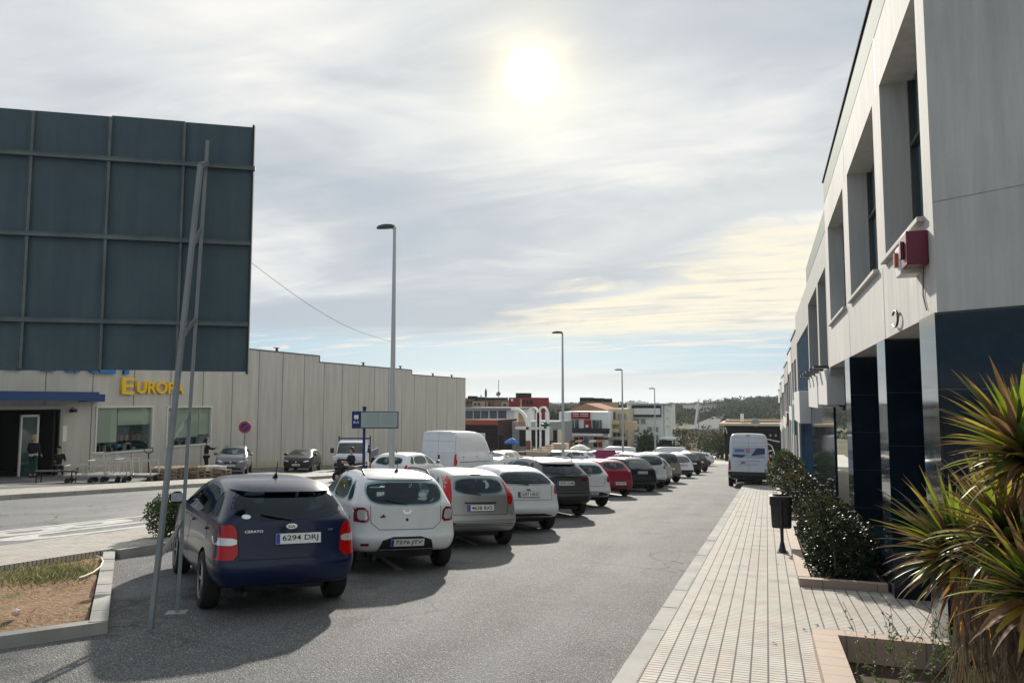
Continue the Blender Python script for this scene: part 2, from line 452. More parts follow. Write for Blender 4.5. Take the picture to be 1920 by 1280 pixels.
def body_mesh(P, lvl=3):
    L_, W_, H_ = P['L'] + .06, P['W'] + .005, P['H'] - .01
    w, hl = W_ / 2, L_ / 2
    zb, belt = P.get('zb', .2), P.get('belt', .95)
    wr = P.get('wr', .62) * w / .87
    tr, tb = P.get('tr', .42), P.get('tb', .1)
    xb, xw = P.get('xb', hl - 1.0), P.get('xw', hl - 1.75)     # foot and top of the windscreen
    hood, nose = P.get('hood', belt - .02), P.get('nose', .72)
    rear_top = P.get('rtop', .09)
    bz = P.get('bumper', .56)
    def stn(xs, ws, top, collapse=0, zlow=zb, zt=None, led=0.):
        r = []
        ys = [.88, .975, 1.0, .99, .955, .915]
        zz = [zlow, zlow + .12, bz, bz + .045, belt, belt + .03]
        if collapse:
            zz[4] = min(belt, top - .045); zz[5] = zz[4] + .02; zz[3] = min(bz + .045, top - .12); zz[2] = min(bz, top - .17)
        for i in range(6):
            x = xs[0] if i < 3 else (xs[0] + led if i == 3 else xs[1])
            r.append((x, ys[i] * w * ws, zz[i]))
        if collapse:
            for f, k in ((.84, .022), (.72, .035), (.5, .045), (0, .055)): r.append((xs[2], f * w * ws, top - .045 + k))
        else:
            r.append(((xs[1] + xs[2]) / 2, (.915 * w * .5 + wr * .5) * ws + .008, (belt + top) / 2))
            r.append((xs[2], wr * ws, top - .055)); r.append((xs[2], wr * ws * .72, top - .008)); r.append((xs[2], 0, top))
        return r
    te = P.get('taper', .89)
    rz = zb + P.get('rlift', .09)
    bu0 = P.get('bulge', .06) + .03
    hl_, hl = hl, hl - bu0
    S = [stn((-hl, -hl + tb, -hl + tr), te, H_ - rear_top, zlow=rz, led=P.get('ledge', .05)),
         stn((-hl + .16, -hl + tb + .14, -hl + tr + .12), (te + 1.1) / 2.06, H_ - rear_top * .75, zlow=rz - .02, led=.02),
         'x']
    hl = hl_
    S = S[:2] + [
         stn((-hl + .85, -hl + .85, max(-hl + .85, -hl + tr + .35)), 1, H_ - .02),
         stn(((-hl + .85 + xw) / 2,) * 2 + ((-hl + 1.1 + xw) / 2,), 1, H_),
         stn((xw + .1, xb - .12, xw), 1, H_ - .035),
         stn((xb + .06,) * 3, 1, belt + .05, 1),
         stn(((xb + hl) / 2,) * 3, .99, (belt + hood) / 2 + .02, 1),
         stn((hl - .16,) * 3, .93, hood - .06, 1),
         stn((hl - .02,) * 3, .8, nose, 1)]
    vs, fs = [], []
    n = 8
    nr = 8                                     # rows v1..v6 on each side, then v7 and the roof centre
    def ring(r):
        """left rows, roof, right rows, bottom"""
        lp = r[:nr + 1]
        bt_ = (r[0][0], r[0][1] * .7, r[0][2])
        return lp + [r[nr + 1]] + [(x, -y, z) for x, y, z in lp[::-1]] + [(bt_[0], -bt_[1], bt_[2]), (r[0][0], 0, r[0][2]), bt_]
    for s in S: vs += ring(s)
    m = 2 * (nr + 1) + 4
    for j in range(len(S) - 1):
        for k in range(m):
            a, b = j * m + k, j * m + (k + 1) % m
            fs.append([a, b, b + m, a + m])
    for j, sg in ((0, -1), (len(S) - 1, 1)):
        base = j * m; r = S[j]; bu = sg * (P.get('bulge', .06) + (.03 if sg < 0 else 0))
        cols = [[base + i for i in range(nr)], [base + m - 1], [base + m - 2], [base + m - 3], [base + 2 * nr + 2 - i for i in range(nr)]]
        for i in range(1, nr - 1):
            for c, (fy, fb) in ((1, (.74, .6)), (2, (0, 1)), (3, (-.74, .6))):
                vs.append((r[i][0] + bu * fb, r[i][1] * fy, r[i][2])); cols[c].append(len(vs) - 1)
        cols[1].append(base + nr); cols[2].append(base + nr + 1); cols[3].append(base + nr + 2)
        for c in range(4):
            for i in range(nr - 1):
                fs.append([cols[c][i], cols[c + 1][i], cols[c + 1][i + 1], cols[c][i + 1]])
    me = bpy.data.meshes.new('body'); me.from_pydata(vs, [], fs)
    bm = bmesh.new(); bm.from_mesh(me); bmesh.ops.recalc_face_normals(bm, faces=bm.faces); bm.to_mesh(me); bm.free()
    me.materials.append(P['paint']); me.materials.append(m_well())
    o = bpy.data.objects.new('body', me); COL.objects.link(o)
    ss = o.modifiers.new('s', 'SUBSURF'); ss.levels = lvl; ss.render_levels = lvl
    wr_ = P['wr_']; cuts = []
    def cutter(mb, m):
        cm = mb.mesh('cut'); cm.materials.append(m)
        bm = bmesh.new(); bm.from_mesh(cm); bmesh.ops.remove_doubles(bm, verts=bm.verts, dist=1e-5); bmesh.ops.recalc_face_normals(bm, faces=bm.faces); bm.to_mesh(cm); bm.free()
        co = bpy.data.objects.new('cut', cm); COL.objects.link(co); cuts.append(co)
        bo = o.modifiers.new('b', 'BOOLEAN'); bo.operation = 'DIFFERENCE'; bo.object = co; bo.solver = 'EXACT'; bo.material_mode = 'TRANSFER'
    def grab():
        dg = bpy.context.evaluated_depsgraph_get(); dg.update(); return bpy.data.meshes.new_from_object(o.evaluated_get(dg))
    base = grab()
    bvh = BVHTree.FromPolygons([v.co.copy() for v in base.vertices], [list(p.vertices) for p in base.polygons])
    cu = MB()
    for x in (P['ax'], P['ax'] + P['wb']):
        for s in (1, -1):
            T = Matrix.Translation((x, s * w * .93, wr_ - .005)) @ Matrix.Rotation(R(90), 4, 'X')
            cu.lathe([(0, -.22), (wr_ + .045, -.22), (wr_ + .045, .3), (0, .3)], 32, 0, T, False)
    cutter(cu, m_well())
    for ax_, poly, lo, hi in P.get('_cuts', []):
        c = MB(); n = len(poly)
        # poly in (u, z); ax_ 'x': u is -y seen from behind, runs lo..hi along x; ax_ 'y': u is x
        P3 = (lambda u, v, t: (t, -u, v)) if ax_ == 'x' else (lambda u, v, t: (u, t, v))
        c.add([P3(u, v, lo) for u, v in poly] + [P3(u, v, hi) for u, v in poly], [list(range(n))[::-1], [n + k for k in range(n)]] + [[k, (k + 1) % n, n + (k + 1) % n, n + k] for k in range(n)])
        cutter(c, m_cabin())
    out = grab()
    bpy.data.objects.remove(o)
    for c in cuts: bpy.data.objects.remove(c)
    out.polygons.foreach_set('use_smooth', [True] * len(out.polygons)); out.set_sharp_from_angle(angle=R(42))
    out.name = 'body'
    return out, bvh

WH = {}
def wheel(root, x, y, r, side, style=0):
    key = (round(r, 3), style)
    if key not in WH:
        w = .1
        t = MB(); t.lathe([(r * .62, -w * .8), (r * .66, -w), (r * .93, -w * 1.02), (r * .99, -w * .8), (r, -w * .4), (r, w * .4), (r * .99, w * .8), (r * .93, w * 1.02), (r * .66, w), (r * .62, w * .8)], 32)
        d = MB(); d.lathe([(0, .05), (r * .6, .05), (r * .6, -.08), (r * .66, -.08), (r * .66, w), (r * .62, w * .95), (r * .6, .05)], 32, 1)
        d.lathe([(0, w * .85), (r * .14, w * .8), (r * .16, .05)], 20, 0)
        for k in range(5 + style):
            a = 2 * math.pi * k / (5 + style)
            T = Matrix.Rotation(a, 4, 'Z')
            d.box((r * .36, 0, w * .72), (r * .52, r * .13, .025), 0, T, bev=.008)
        d.lathe([(r * .6, w * .9), (r * .655, w * 1.0), (r * .67, w * .9)], 32, 0)
        WH[key] = (t.mesh('wheel'), d.mesh('rim'))
    a, b = WH[key]
    M = Matrix.Translation((x, y, r)) @ Matrix.Rotation(R(-90 if side > 0 else 90), 4, 'X')
    o = link('wheel', a, None if a.materials else m_tyre(), root, M)
    ri = link('rim', b, None if b.materials else [m_rim(), m_black()], o, Matrix.Identity(4))
    return o

def plate(root, bvh, text, y, z, front=False, w=.52, h=.11, eu=True):
    sgn = -1 if front else 1
    h_, n, i, d = bvh.ray_cast(Vector((4 if front else -4, y, z)), Vector((-1 if front else 1, 0, 0)))
    if h_ is None: return
    # right of reader looking at the rear (towards +x) is -y
    rt = Vector((0, -1 if not front else 1, 0)); n2 = Vector((n.x, 0, n.z)).normalized()
    if abs(n2.z) > .35: n2 = Vector((math.copysign(.94, n2.x), 0, math.copysign(.34, n2.z)))
    up = n2.cross(rt)
    M = facing(h_ + n2 * .018, rt, up)
    p = MB(); p.box((0, 0, -.012), (w + .014, h + .014, .022), 2, bev=.004).box((0, 0, .001), (w, h, .006), 0)
    if eu: p.box((-w / 2 + .024, 0, .0045), (.044, h - .006, .003), 1)
    o = p.build('number_plate', [m_plate(), m_blue(), m_black()], root, M)
    if text:
        me = fit_text(text, w * .8, h * .66, .001, .012)
        link('plate_lettering', me, m_ink(), o, Matrix.Translation((.022, 0, .0055)))
    return o

def make_car(P, loc, heading, label, cat='car', group=None, name='parked_car', lvl=3, detail=2):
    """loc: ground point below the rear axle centre; heading: direction of travel, degrees left of +Y"""
    P = dict(P); P.setdefault('wr_', .31)
    hl = P['L'] / 2; P.setdefault('ax', -hl + .7); P.setdefault('wb', P['L'] * .61)
    root = empty(name, loc, 0); root.matrix_world = place(loc, 0, True) @ Matrix.Rotation(R(90 + heading), 4, 'Z') @ Matrix.Scale(P.get('k', .89), 4) @ Matrix.Diagonal((1, 1, P.get('kz', 1.02), 1)) @ Matrix.Translation((-P['ax'], 0, 0))
    tag(root, label, cat, group)
    w = P['W'] / 2; belt = P.get('belt', .95); H_ = P['H']
    xb, xw = P.get('xb', hl - 1.0), P.get('xw', hl - 1.75)
    see = detail == 2 and not P.get('noside')
    rw = P.get('rw') or [(-.6, belt + .03), (.6, belt + .03), (.5, H_ - .17), (-.5, H_ - .17)]
    zt, z0 = H_ - .14, belt + .035
    cx = P.get('cx', -hl + .55)                                # rear end of the side glass
    panes = [[(xb - .2, z0), (xw - .05, zt), (.02, zt + .01), (.06, z0)], [(.0, z0), (-.04, zt + .01), (cx + .42, zt - .01), (cx + .3, z0)]]
    if P.get('quarter', True): panes.append([(cx + .25, z0), (cx + .37, zt - .015), (cx + .22, zt - .03), (cx - .02, z0 + .09), (cx - .02, z0 + .02)])
    wz = belt + .07
    wsp = [(-w * .8, wz), (w * .8, wz), (w * .64, H_ - .1), (-w * .64, H_ - .1)]
    def shrink(q, k=.025):
        cu_, cv_ = sum(p[0] for p in q) / len(q), sum(p[1] for p in q) / len(q)
        wu, wv = max(p[0] for p in q) - min(p[0] for p in q), max(p[1] for p in q) - min(p[1] for p in q)
        return [(cu_ + (u - cu_) * (1 - 2 * k / wu), cv_ + (v - cv_) * (1 - 2 * k / wv)) for u, v in q]
    if see:
        P['_cuts'] = [('x', shrink(rounded(rw, 2)), -hl - 1, xb - .1), ('x', shrink(rounded(wsp, 2)), xw - 1., hl + 1)] + [('y', shrink(rounded(q, 2)), -2, 2) for q in panes]
    me, bvh = body_mesh(P, lvl)
    link('body', me, None, root)
    gmat = (m_tint() if P.get('tint') else m_clearglass()) if see else m_glass()
    for x in (P['ax'], P['ax'] + P['wb']):
        for s in (1, -1): wheel(root, x, s * (w - .105), P['wr_'], s, P.get('style', 0))
    # rear window
    if rw != 'none':
        g = MB(); decal(g, bvh, 'rear', rounded(rw, 2), .004, .06, depth=.006); g.build('rear_window', gmat, root, fix=False)
    # side windows
    if not P.get('noside'):
        for s in P.get('sides', ('left', 'right')):
            for q in panes:
                g = MB(); decal(g, bvh, s, rounded(q, 2), .004, .08, depth=.006); g.build('side_window', gmat, root, fix=False)
    if see:
        for y in (-.36, .36):
            b = MB(); b.box((.12, y, (belt + H_) / 2 - .22), (.12, .44, H_ - belt - .02), 0, Matrix.Identity(4), bev=.05); b.box((.1, y, H_ - .27), (.09, .26, .17), bev=.04); b.build('front_seat', m_cabin(), root)
            b = MB(); b.box((-hl + 1.15, y, belt + .12), (.09, .24, .17), bev=.04); b.build('headrest', m_cabin(), root)
        b = MB(); b.box((-hl + 1.15, 0, belt - .03), (.14, 1.1, .2), bev=.05); b.build('rear_seat', m_cabin(), root)
        b = MB(); b.box((xw + .02, 0, H_ - .2), (.03, .22, .06), bev=.01); b.build('rear_view_mirror', m_black(), root)
    # windscreen
    if detail:
        g = MB()
        decal(g, bvh, 'front', rounded(wsp, 2), .004, .08, depth=.006); g.build('windscreen', gmat, root, fix=False)
    # tail lights
    for s in (1, -1):
        for k, (poly, mt) in enumerate(P.get('tl', [([(.62, .78), (.84, .8), (.84, 1.0), (.64, .98)], m_red)])):
            g = MB(); q = [(a * s, b) for a, b in poly]
            decal(g, bvh, 'rear', rounded(q, 1), .012 + .006 * k, .04)
            if g.v: g.build('tail_light' if k == 0 else 'light_lens', mt(), root, fix=False)
    # lower bumper and other rear trim
    for nm, poly, mt, off in P.get('trim', []):
        g = MB(); decal(g, bvh, 'rear', poly, off, .05); 
        if g.v: g.build(nm, mt() if callable(mt) else mt, root, fix=False)
    if detail > 1:
        for sd, ln in [('rear', q) for q in P.get('seams', [])] + [(s, q) for s in ('left', 'right') for q in ([(.03, .3), (.03, belt)], [(xb - .2, .32), (xb - .12, .6), (xb - .12, belt - .02)], [(cx + .3, belt), (cx + .2, .75)])]:
            g = MB(); ribbon(g, bvh, sd, ln)
            if g.v: g.build('door_gap', m_seam(), root, fix=False)
        for s in (1, -1):
            for hx in (-.05, cx + .45):
                h_ = bvh.ray_cast(Vector((hx - .12, s * 3, belt - .09)), Vector((0, -s, 0)))[0]
                if h_: MB().box((hx - .12, h_.y + s * .012, belt - .09), (.17, .03, .026), bev=.01).build('door_handle', P.get('handle', P['paint']), root)
    # door mirrors
    for s in (1, -1):
        h_ = bvh.ray_cast(Vector((xb - .35, s * 3, belt + .02)), Vector((0, -s, 0)))[0]
        if h_:
            y = abs(h_.y)
            bm = bmesh.new(); bmesh.ops.create_icosphere(bm, subdivisions=3, radius=1)
            bmesh.ops.scale(bm, vec=(.085, .115, .085), verts=bm.verts)
            for v in bm.verts:
                if v.co.x < -.02: v.co.x = -.02
            bm.verts.index_update(); mm = MB()
            mm.add([v.co.copy() for v in bm.verts], [[v.index for v in f.verts] for f in bm.faces], 0, True, Matrix.Translation((xb - .3, s * (y + .13), belt + .1))); bm.free()
            mm.box((xb - .3, s * (y + .03), belt + .05), (.05, .1, .03), 0)
            o = mm.build('door_mirror', P.get('mirror', P['paint']), root)
            MB().box((xb - .322, s * (y + .13), belt + .1), (.006, .17, .11), bev=.003).build('mirror_glass', m_chrome(), o)
    pz, py, ptxt = P.get('plate', (.62, 0, None))
    plate(root, bvh, ptxt, py, pz)
    if P.get('front'):
        hz = P.get('hlz', .62)
        for s in (1, -1):
            g = MB(); decal(g, bvh, 'front', rounded([(.42 * s, hz), (.74 * s, hz + .05), (.78 * s, hz + .13), (.5 * s, hz + .1)], 1), .01, .04)
            if g.v: g.build('headlight', m_clear(), root, fix=False)
        g = MB(); decal(g, bvh, 'front', rounded([(-.36, hz + .04), (.36, hz + .04), (.3, hz - .12), (-.3, hz - .12)], 1), .008, .05); g.build('grille', m_black(), root, fix=False)
        g = MB(); decal(g, bvh, 'front', rounded([(-.62, .24), (.62, .24), (.55, .38), (-.55, .38)], 1), .008, .05); g.build('lower_grille', m_black(), root, fix=False)
        plate(root, bvh, P['front'] if isinstance(P['front'], str) else None, 0, hz - .16, True)
        h_ = bvh.ray_cast(Vector((4, 0, hz + .0)), Vector((-1, 0, 0)))[0]
        if h_: MB().lathe([(0, .02), (.05, .018), (.055, 0)], 16, 0, Matrix.Translation(h_) @ Matrix.Rotation(R(90), 4, 'Y')).build('badge', m_chrome(), root)
    if P.get('rails'):
        for s in (1, -1):
            ps = []
            for i in range(9):
                t = i / 8; x = -hl + .75 + (xw + hl - 1.0) * t
                h_ = bvh.ray_cast(Vector((x, s * w * .62, 4)), Vector((0, 0, -1)))[0]
                if h_: ps.append((x, s * w * .62, h_.z + (.055 if 0 < i < 8 else .0)))
            MB().tube(ps, .018, 8).build('roof_rail', P.get('railm') or m_black(), root)
    if P.get('wiper', True) and detail:
        wy = P.get('wiper_z', belt + .05)
        a = bvh.ray_cast(Vector((-4, 0, wy - .03)), Vector((1, 0, 0)))[0]; b_ = bvh.ray_cast(Vector((-4, .34, wy + .03)), Vector((1, 0, 0)))[0]
        if a and b_: MB().tube([a - Vector((.02, 0, 0)), (a + b_) / 2 - Vector((.035, 0, 0)), b_ - Vector((.02, 0, 0))], .011, 6).build('rear_wiper', m_black(), root)
    if P.get('antenna'):
        h_ = bvh.ray_cast(Vector((P['antenna'], 0, 4)), Vector((0, 0, -1)))[0]
        MB().tube([h_, h_ + Vector((-.04, 0, .05))], [.035, .012], 8).tube([h_ + Vector((-.03, 0, .04)), h_ + Vector((-.1, 0, .2))], .006, 6).build('antenna', m_black(), root)
    if detail:
        MB().tube([(-hl + .1, w * .55, .24), (-hl + .35, w * .55, .24)], .028, 10).box((-hl + 1.0, 0, .26), (1.2, w * 1.2, .1), 0, bev=.03).build('exhaust', m_black(), root)
    P['_bvh'] = bvh
    return root, bvh
def badge_text(root, bvh, s, y, z, wd, ht, m, front=False, name='badge'):
    h_, n, i, d = bvh.ray_cast(Vector((-4, y, z)), Vector((1, 0, 0)))
    if h_ is None: return
    rt = Vector((0, -1, 0)); n2 = Vector((n.x, n.y * .7, n.z)).normalized(); rt = (rt - n2 * rt.dot(n2)).normalized(); up = n2.cross(rt)
    return link(name, fit_text(s, wd, ht, .002, .01), m, root, facing(h_ + n2 * .004, rt, up))
# ================================================================== ground, roads, pavements
def asphalt_mat(name, c0, c1, sheen=.55, scale=1.):
    def f(t, b):
        g = G(t); p = g.pos()
        st = g.noise(p, 75 * scale, 4, .8); st2 = g.vor(p, 60 * scale)
        big = g.noise(p, .35, 5, .6); mid = g.noise(g.pos(scale=(1.6, .25, 1)), .9, 5, .6)
        crk = g.vor(g.pos(loc=(0, 0, 0)), .22, 'DISTANCE_TO_EDGE')
        wob = g.noise(p, 1.6, 5, .7)
        v = g.m('ADD', g.m('MULTIPLY', g.mr(st, .3, .72), .55), g.m('MULTIPLY', g.mr(st2, .15, .6), .2))
        v = g.m('ADD', v, g.m('MULTIPLY', g.mr(g.noise(p, 30 * scale, 3, .75), .3, .7, -.5, .5), .40))
        v = g.m('ADD', v, g.m('MULTIPLY', g.mr(g.m('ADD', g.m('MULTIPLY', big, .5), g.m('MULTIPLY', mid, .5)), .38, .62), .4))
        col = g.mix(g.mr(v, .1, 1.05), c0, c1)
        sp = g.mr(g.noise(p, 85, 2, .6), .57, .66)
        col = g.mix(g.m('MULTIPLY', sp, .85), col, (.5, .48, .44))
        stain = g.mr(g.noise(p, .8, 3, .5), .60, .72)
        col = g.mix(g.m('MULTIPLY', stain, .35), col, tuple(x * .45 for x in c0))
        wv = g.n('ShaderNodeVectorMath', operation='ADD'); wc = g.n('ShaderNodeTexNoise'); wc.inputs['Scale'].default_value = 1.3; wc.inputs['Detail'].default_value = 6; g.l(p, wc.inputs['Vector'])
        ws_ = g.n('ShaderNodeVectorMath', operation='SCALE'); ws_.inputs['Scale'].default_value = 1.6; g.l(wc.outputs['Color'], ws_.inputs[0]); g.l(p, wv.inputs[0]); g.l(ws_.outputs[0], wv.inputs[1])
        ck = g.mr(g.vor(wv.outputs[0], .28, 'DISTANCE_TO_EDGE'), .010, .003); gate = g.mr(g.noise(p, .16, 2), .48, .56)
        col = g.mix(g.m('MULTIPLY', g.m('MULTIPLY', ck, gate), .75), col, (.012, .012, .013))
        s_ = g.n('ShaderNodeSeparateXYZ'); g.l(p, s_.inputs[0])
        tk = g.m('ABSOLUTE', g.m('SUBTRACT', g.m('ABSOLUTE', g.m('ADD', s_.outputs[0], 2.9 if name[0] == 's' else 15.2)), .75)); tk = g.m('MULTIPLY', g.mr(tk, .32, .0), g.mr(g.noise(g.pos(scale=(1, .12, 1)), 1.2, 4), .35, .65))
        col = g.mix(g.m('MULTIPLY', tk, .3), col, tuple(x * 1.15 for x in c1))
        oil = g.mr(g.m('ABSOLUTE', g.m('ADD', s_.outputs[0], 6.2)), 1.6, .4); oil = g.m('MULTIPLY', oil, g.mr(g.noise(p, 1.5, 4, .6), .52, .66)) if name[0] == 's' else g.m('MULTIPLY', oil, 0.)
        col = g.mix(g.m('MULTIPLY', oil, .6), col, (.014, .014, .015))
        g.l(col, b.inputs['Base Color'])
        b.inputs['Roughness'].default_value = sheen
        h = g.m('ADD', g.m('MULTIPLY', st, .5), g.m('MULTIPLY', st2, .8))
        g.bump(h, b, .9, .012)
    return mat(name, c0, sheen, spec=.35, build=f)
m_as1 = asphalt_mat('service_asphalt', (.013, .015, .017), (.165, .17, .172), .82)
m_as2 = asphalt_mat('main_asphalt', (.07, .073, .077), (.20, .204, .21), .66, .8)
m_as3 = asphalt_mat('lot_asphalt', (.05, .05, .052), (.12, .12, .12), .7, .8)
def tile_mat(name, ax=0):
    def f(t, b):
        g = G(t); p = g.pos(loc=(.03, 0, 0))
        s = g.n('ShaderNodeSeparateXYZ'); g.l(p, s.inputs[0])
        c = g.n('ShaderNodeCombineXYZ'); g.l(s.outputs[0], c.inputs[0]); g.l(s.outputs[1], c.inputs[1])
        br = g.n('ShaderNodeTexBrick'); br.offset = 0; br.squash = 1
        br.inputs['Scale'].default_value = 1; br.inputs['Brick Width'].default_value = .125; br.inputs['Row Height'].default_value = .0625
        br.inputs['Mortar Size'].default_value = .0075; br.inputs['Mortar Smooth'].default_value = .3
        br.inputs['Color1'].default_value = (1, 1, 1, 1); br.inputs['Color2'].default_value = (1, 1, 1, 1); br.inputs['Mortar'].default_value = (0, 0, 0, 1)
        g.l(c.outputs[0], br.inputs['Vector'])
        q = g.n('ShaderNodeVectorMath', operation='SNAP'); q.inputs[1].default_value = (.25, .25, 1); g.l(c.outputs[0], q.inputs[0])
        wn = g.n('ShaderNodeTexWhiteNoise', noise_dimensions='2D'); g.l(q.outputs[0], wn.inputs['Vector'])
        big = g.noise(p, .7, 3, .6)
        k = g.m('ADD', g.m('MULTIPLY', wn.outputs[0], .55), g.m('MULTIPLY', g.mr(big, .35, .65), .45))
        r = g.n('ShaderNodeValToRGB'); r.color_ramp.interpolation = 'CONSTANT'
        e = r.color_ramp.elements; e[0].position = 0; e[0].color = (.54, .52, .465, 1); e[1].position = .3; e[1].color = (.57, .54, .485, 1)
        for pp, cc in ((.5, (.54, .475, .425, 1)), (.66, (.53, .515, .465, 1)), (.84, (.38, .43, .39, 1))):
            x = e.new(pp); x.color = cc
        g.l(k, r.inputs[0])
        dirt = g.mr(g.noise(p, 3.5, 6, .7), .42, .75, 0, .4)
        col = g.mix(dirt, r.outputs[0], (.2, .19, .165))
        col = g.mix(g.m('MULTIPLY', g.noise(p, 120, 2), .25), col, (.22, .2, .18))
        # every second lengthwise joint is the wide one between the tiles
        wv = g.m('ABSOLUTE', g.m('SUBTRACT', g.m('FRACT', g.m('DIVIDE', s.outputs[0], .25)), .5))
        wv2 = g.m('ABSOLUTE', g.m('SUBTRACT', g.m('FRACT', g.m('DIVIDE', s.outputs[0], .125)), .5))
        jt = g.m('MAXIMUM', g.mr(wv, .472, .482), g.mr(wv2, .452, .466))
        col = g.mix(g.m('MULTIPLY', jt, .85), col, (.09, .085, .075))
        col = g.mix(br.outputs['Fac'], col, (.09, .085, .075))
        g.l(col, b.inputs['Base Color']); b.inputs['Roughness'].default_value = .8
        g.bump(g.m('SUBTRACT', 1., br.outputs['Fac']), b, .6, .006)
    return mat(name, (.45, .42, .36), .8, spec=.2, build=f)
m_tile = tile_mat('ribbed_paving_tile')
m_kerb = rough_mat('kerb_concrete', (.22, .215, .20), (.42, .41, .385), 1.5, .85, 90, .3)
m_pink = None
def pink(t, b):
    g = G(t); p = g.pos()
    br = g.n('ShaderNodeTexBrick'); br.offset = 0
    br.inputs['Scale'].default_value = 1; br.inputs['Brick Width'].default_value = .6; br.inputs['Row Height'].default_value = .24
    br.inputs['Mortar Size'].default_value = .0075; g.l(p, br.inputs['Vector'])
    br.inputs['Color1'].default_value = (.44, .32, .24, 1); br.inputs['Color2'].default_value = (.36, .27, .205, 1); br.inputs['Mortar'].default_value = (.2, .15, .12, 1)
    g.l(g.mix(g.mr(g.noise(p, 9, 5, .7), .4, .8, 0, .5), br.outputs['Color'], (.25, .2, .16)), b.inputs['Base Color'])
m_pink = mat('pink_stone_edging', (.5, .37, .29), .6, build=pink)
m_line = rough_mat('road_paint', (.62, .61, .57), (.30, .30, .29), 6, .6, 120, .2)
m_soil = rough_mat('soil', (.025, .018, .013), (.09, .062, .04), 5, .95, 70, .8)
def drys(t, b):
    g = G(t); p = g.pos()
    n = g.noise(p, 2.2, 6, .65); f_ = g.noise(p, 26, 5, .7); s = g.noise(g.pos(scale=(1, 2.2, 1)), 9, 6, .7)
    c = g.mix(g.mr(f_, .35, .68), (.15, .085, .055), (.44, .29, .18))
    c = g.mix(g.mr(s, .58, .70), c, (.50, .42, .27))
    gr = g.m('MULTIPLY', g.mr(n, .54, .66), .65)
    c = g.mix(gr, c, g_col(g, f_))
    g.l(c, b.inputs['Base Color']); g.bump(g.m('ADD', f_, s), b, .9, .03)
def g_col(g, f_): return g.mix(g.mr(f_, .35, .65), (.045, .07, .02), (.16, .19, .07))
m_dry = mat('dry_earth_and_grass', (.3, .22, .14), .95, spec=.2, build=drys)
def strip(name, x0, x1, y0, y1, off, m, dy=3., kind='structure', thick=0, nx=1):
    """a sheet that follows the fall of the ground"""
    b = MB(); n = max(1, int((y1 - y0) / dy)); ys = [y0 + (y1 - y0) * i / n for i in range(n + 1)]
    for a, c in zip(ys, ys[1:]):
        for i in range(nx):
            u, v = x0 + (x1 - x0) * i / nx, x0 + (x1 - x0) * (i + 1) / nx
            P_ = [(u, a, gz(u, a) + off), (v, a, gz(v, a) + off), (v, c, gz(v, c) + off), (u, c, gz(u, c) + off)]
            if thick:
                Q = [(x, y, z - thick) for x, y, z in P_]
                b.add(P_ + Q, [[0, 1, 2, 3], [0, 4, 5, 1], [1, 5, 6, 2], [2, 6, 7, 3], [3, 7, 4, 0]])
            else: b.add(P_, [[0, 1, 2, 3]])
    o = b.build(name, m, fix=False)
    if kind: tag(o, kind=kind)
    return o
# the big sheet: fields and hills out to the horizon
def terr(t, b):
    g = G(t); p = g.pos()
    n = g.noise(p, .035, 8, .65); n2 = g.noise(p, .4, 6, .7)
    c = g.mix(g.mr(n, .4, .6), (.16, .13, .085), (.055, .07, .035))
    c = g.mix(g.mr(n2, .45, .7), c, (.045, .06, .03))
    g.l(c, b.inputs['Base Color']); g.bump(n2, b, .6, .4)
m_terr = mat('scrubland', (.12, .1, .06), .95, spec=.1, build=terr)
b = MB()
ys = [-40, -20, 0, 20, 40, 60, 72, 80, 88, 96, 104, 112, 130, 150] + list(range(160, 640, 14)) + [680, 760, 900, 1200, 1800, 3000]
xs = [-2500, -1500, -900, -600] + list(range(-450, 260, 22)) + [300, 420, 700, 1500]
for y in ys:
    for x in xs: b.v.append((x, y, gz(x, y) - .06 - (6 * sm(620, 1200, y))))
for j in range(len(ys) - 1):
    for i in range(len(xs) - 1):
        k = j * len(xs) + i; b.f.append([k, k + 1, k + 1 + len(xs), k + len(xs)]); b.mi.append(0); b.sm.append(True)
tag(b.build('ground', m_terr, fix=False), kind='structure')
strip('service_road', -9.2, -1.07, -12, 84, 0, m_as1)
strip('main_road', -19.65, -10.8, -12, 84, 0, m_as2)
strip('parking_lot', -30.2, -21.75, 6, 84, 0, m_as3)
strip('town_square', -60, 10, 84, 112, .0, rough_mat('pale_square_paving', (.34, .33, .3), (.46, .44, .4), .5))
# pavements with kerb stones
strip('median_pavement', -10.65, -9.2, -12, 84, .13, m_tile, thick=.14)
strip('far_pavement', -21.6, -19.85, -2, 84, .13, m_tile, thick=.14)
strip('pavement', -.92, .42, -12, 84, .13, m_tile, thick=.14)
strip('pavement', .42, 6.0, 7.12, 84, .13, m_tile, thick=.14)
strip('pavement', .42, 6.0, -12, 2.1, .13, m_tile, thick=.14)
def kerb(name, x0, x1, y0, y1, h=.13):
    b = MB(); y = y0
    while y < y1:
        L_ = 1.0 if y < 40 else 3.
        z0, z1 = gz(x0, y) , gz(x0, y + L_)
        e = .006
        P_ = [(x0, y + e, z0 - .1), (x1, y + e, z0 - .1), (x1, y + L_ - e, z1 - .1), (x0, y + L_ - e, z1 - .1)]
        hh = h + .003 * random.uniform(-1, 1)
        Q = [(x0 + .015, y + e, z0 + hh), (x1, y + e, z0 + hh), (x1, y + L_ - e, z1 + hh), (x0 + .015, y + L_ - e, z1 + hh)]
        if x1 < x0: pass
        b.add(P_ + Q, [[4, 5, 6, 7], [0, 1, 5, 4], [1, 2, 6, 5], [2, 3, 7, 6], [3, 0, 4, 7]])
        y += L_
    return tag(b.build(name, m_kerb), kind='structure')
kerb('kerb', -1.09, -.92, -8, 84)
kerb('kerb', -9.18, -9.0, 8.6, 84)
kerb('kerb', -10.85, -10.65, -8, 84)
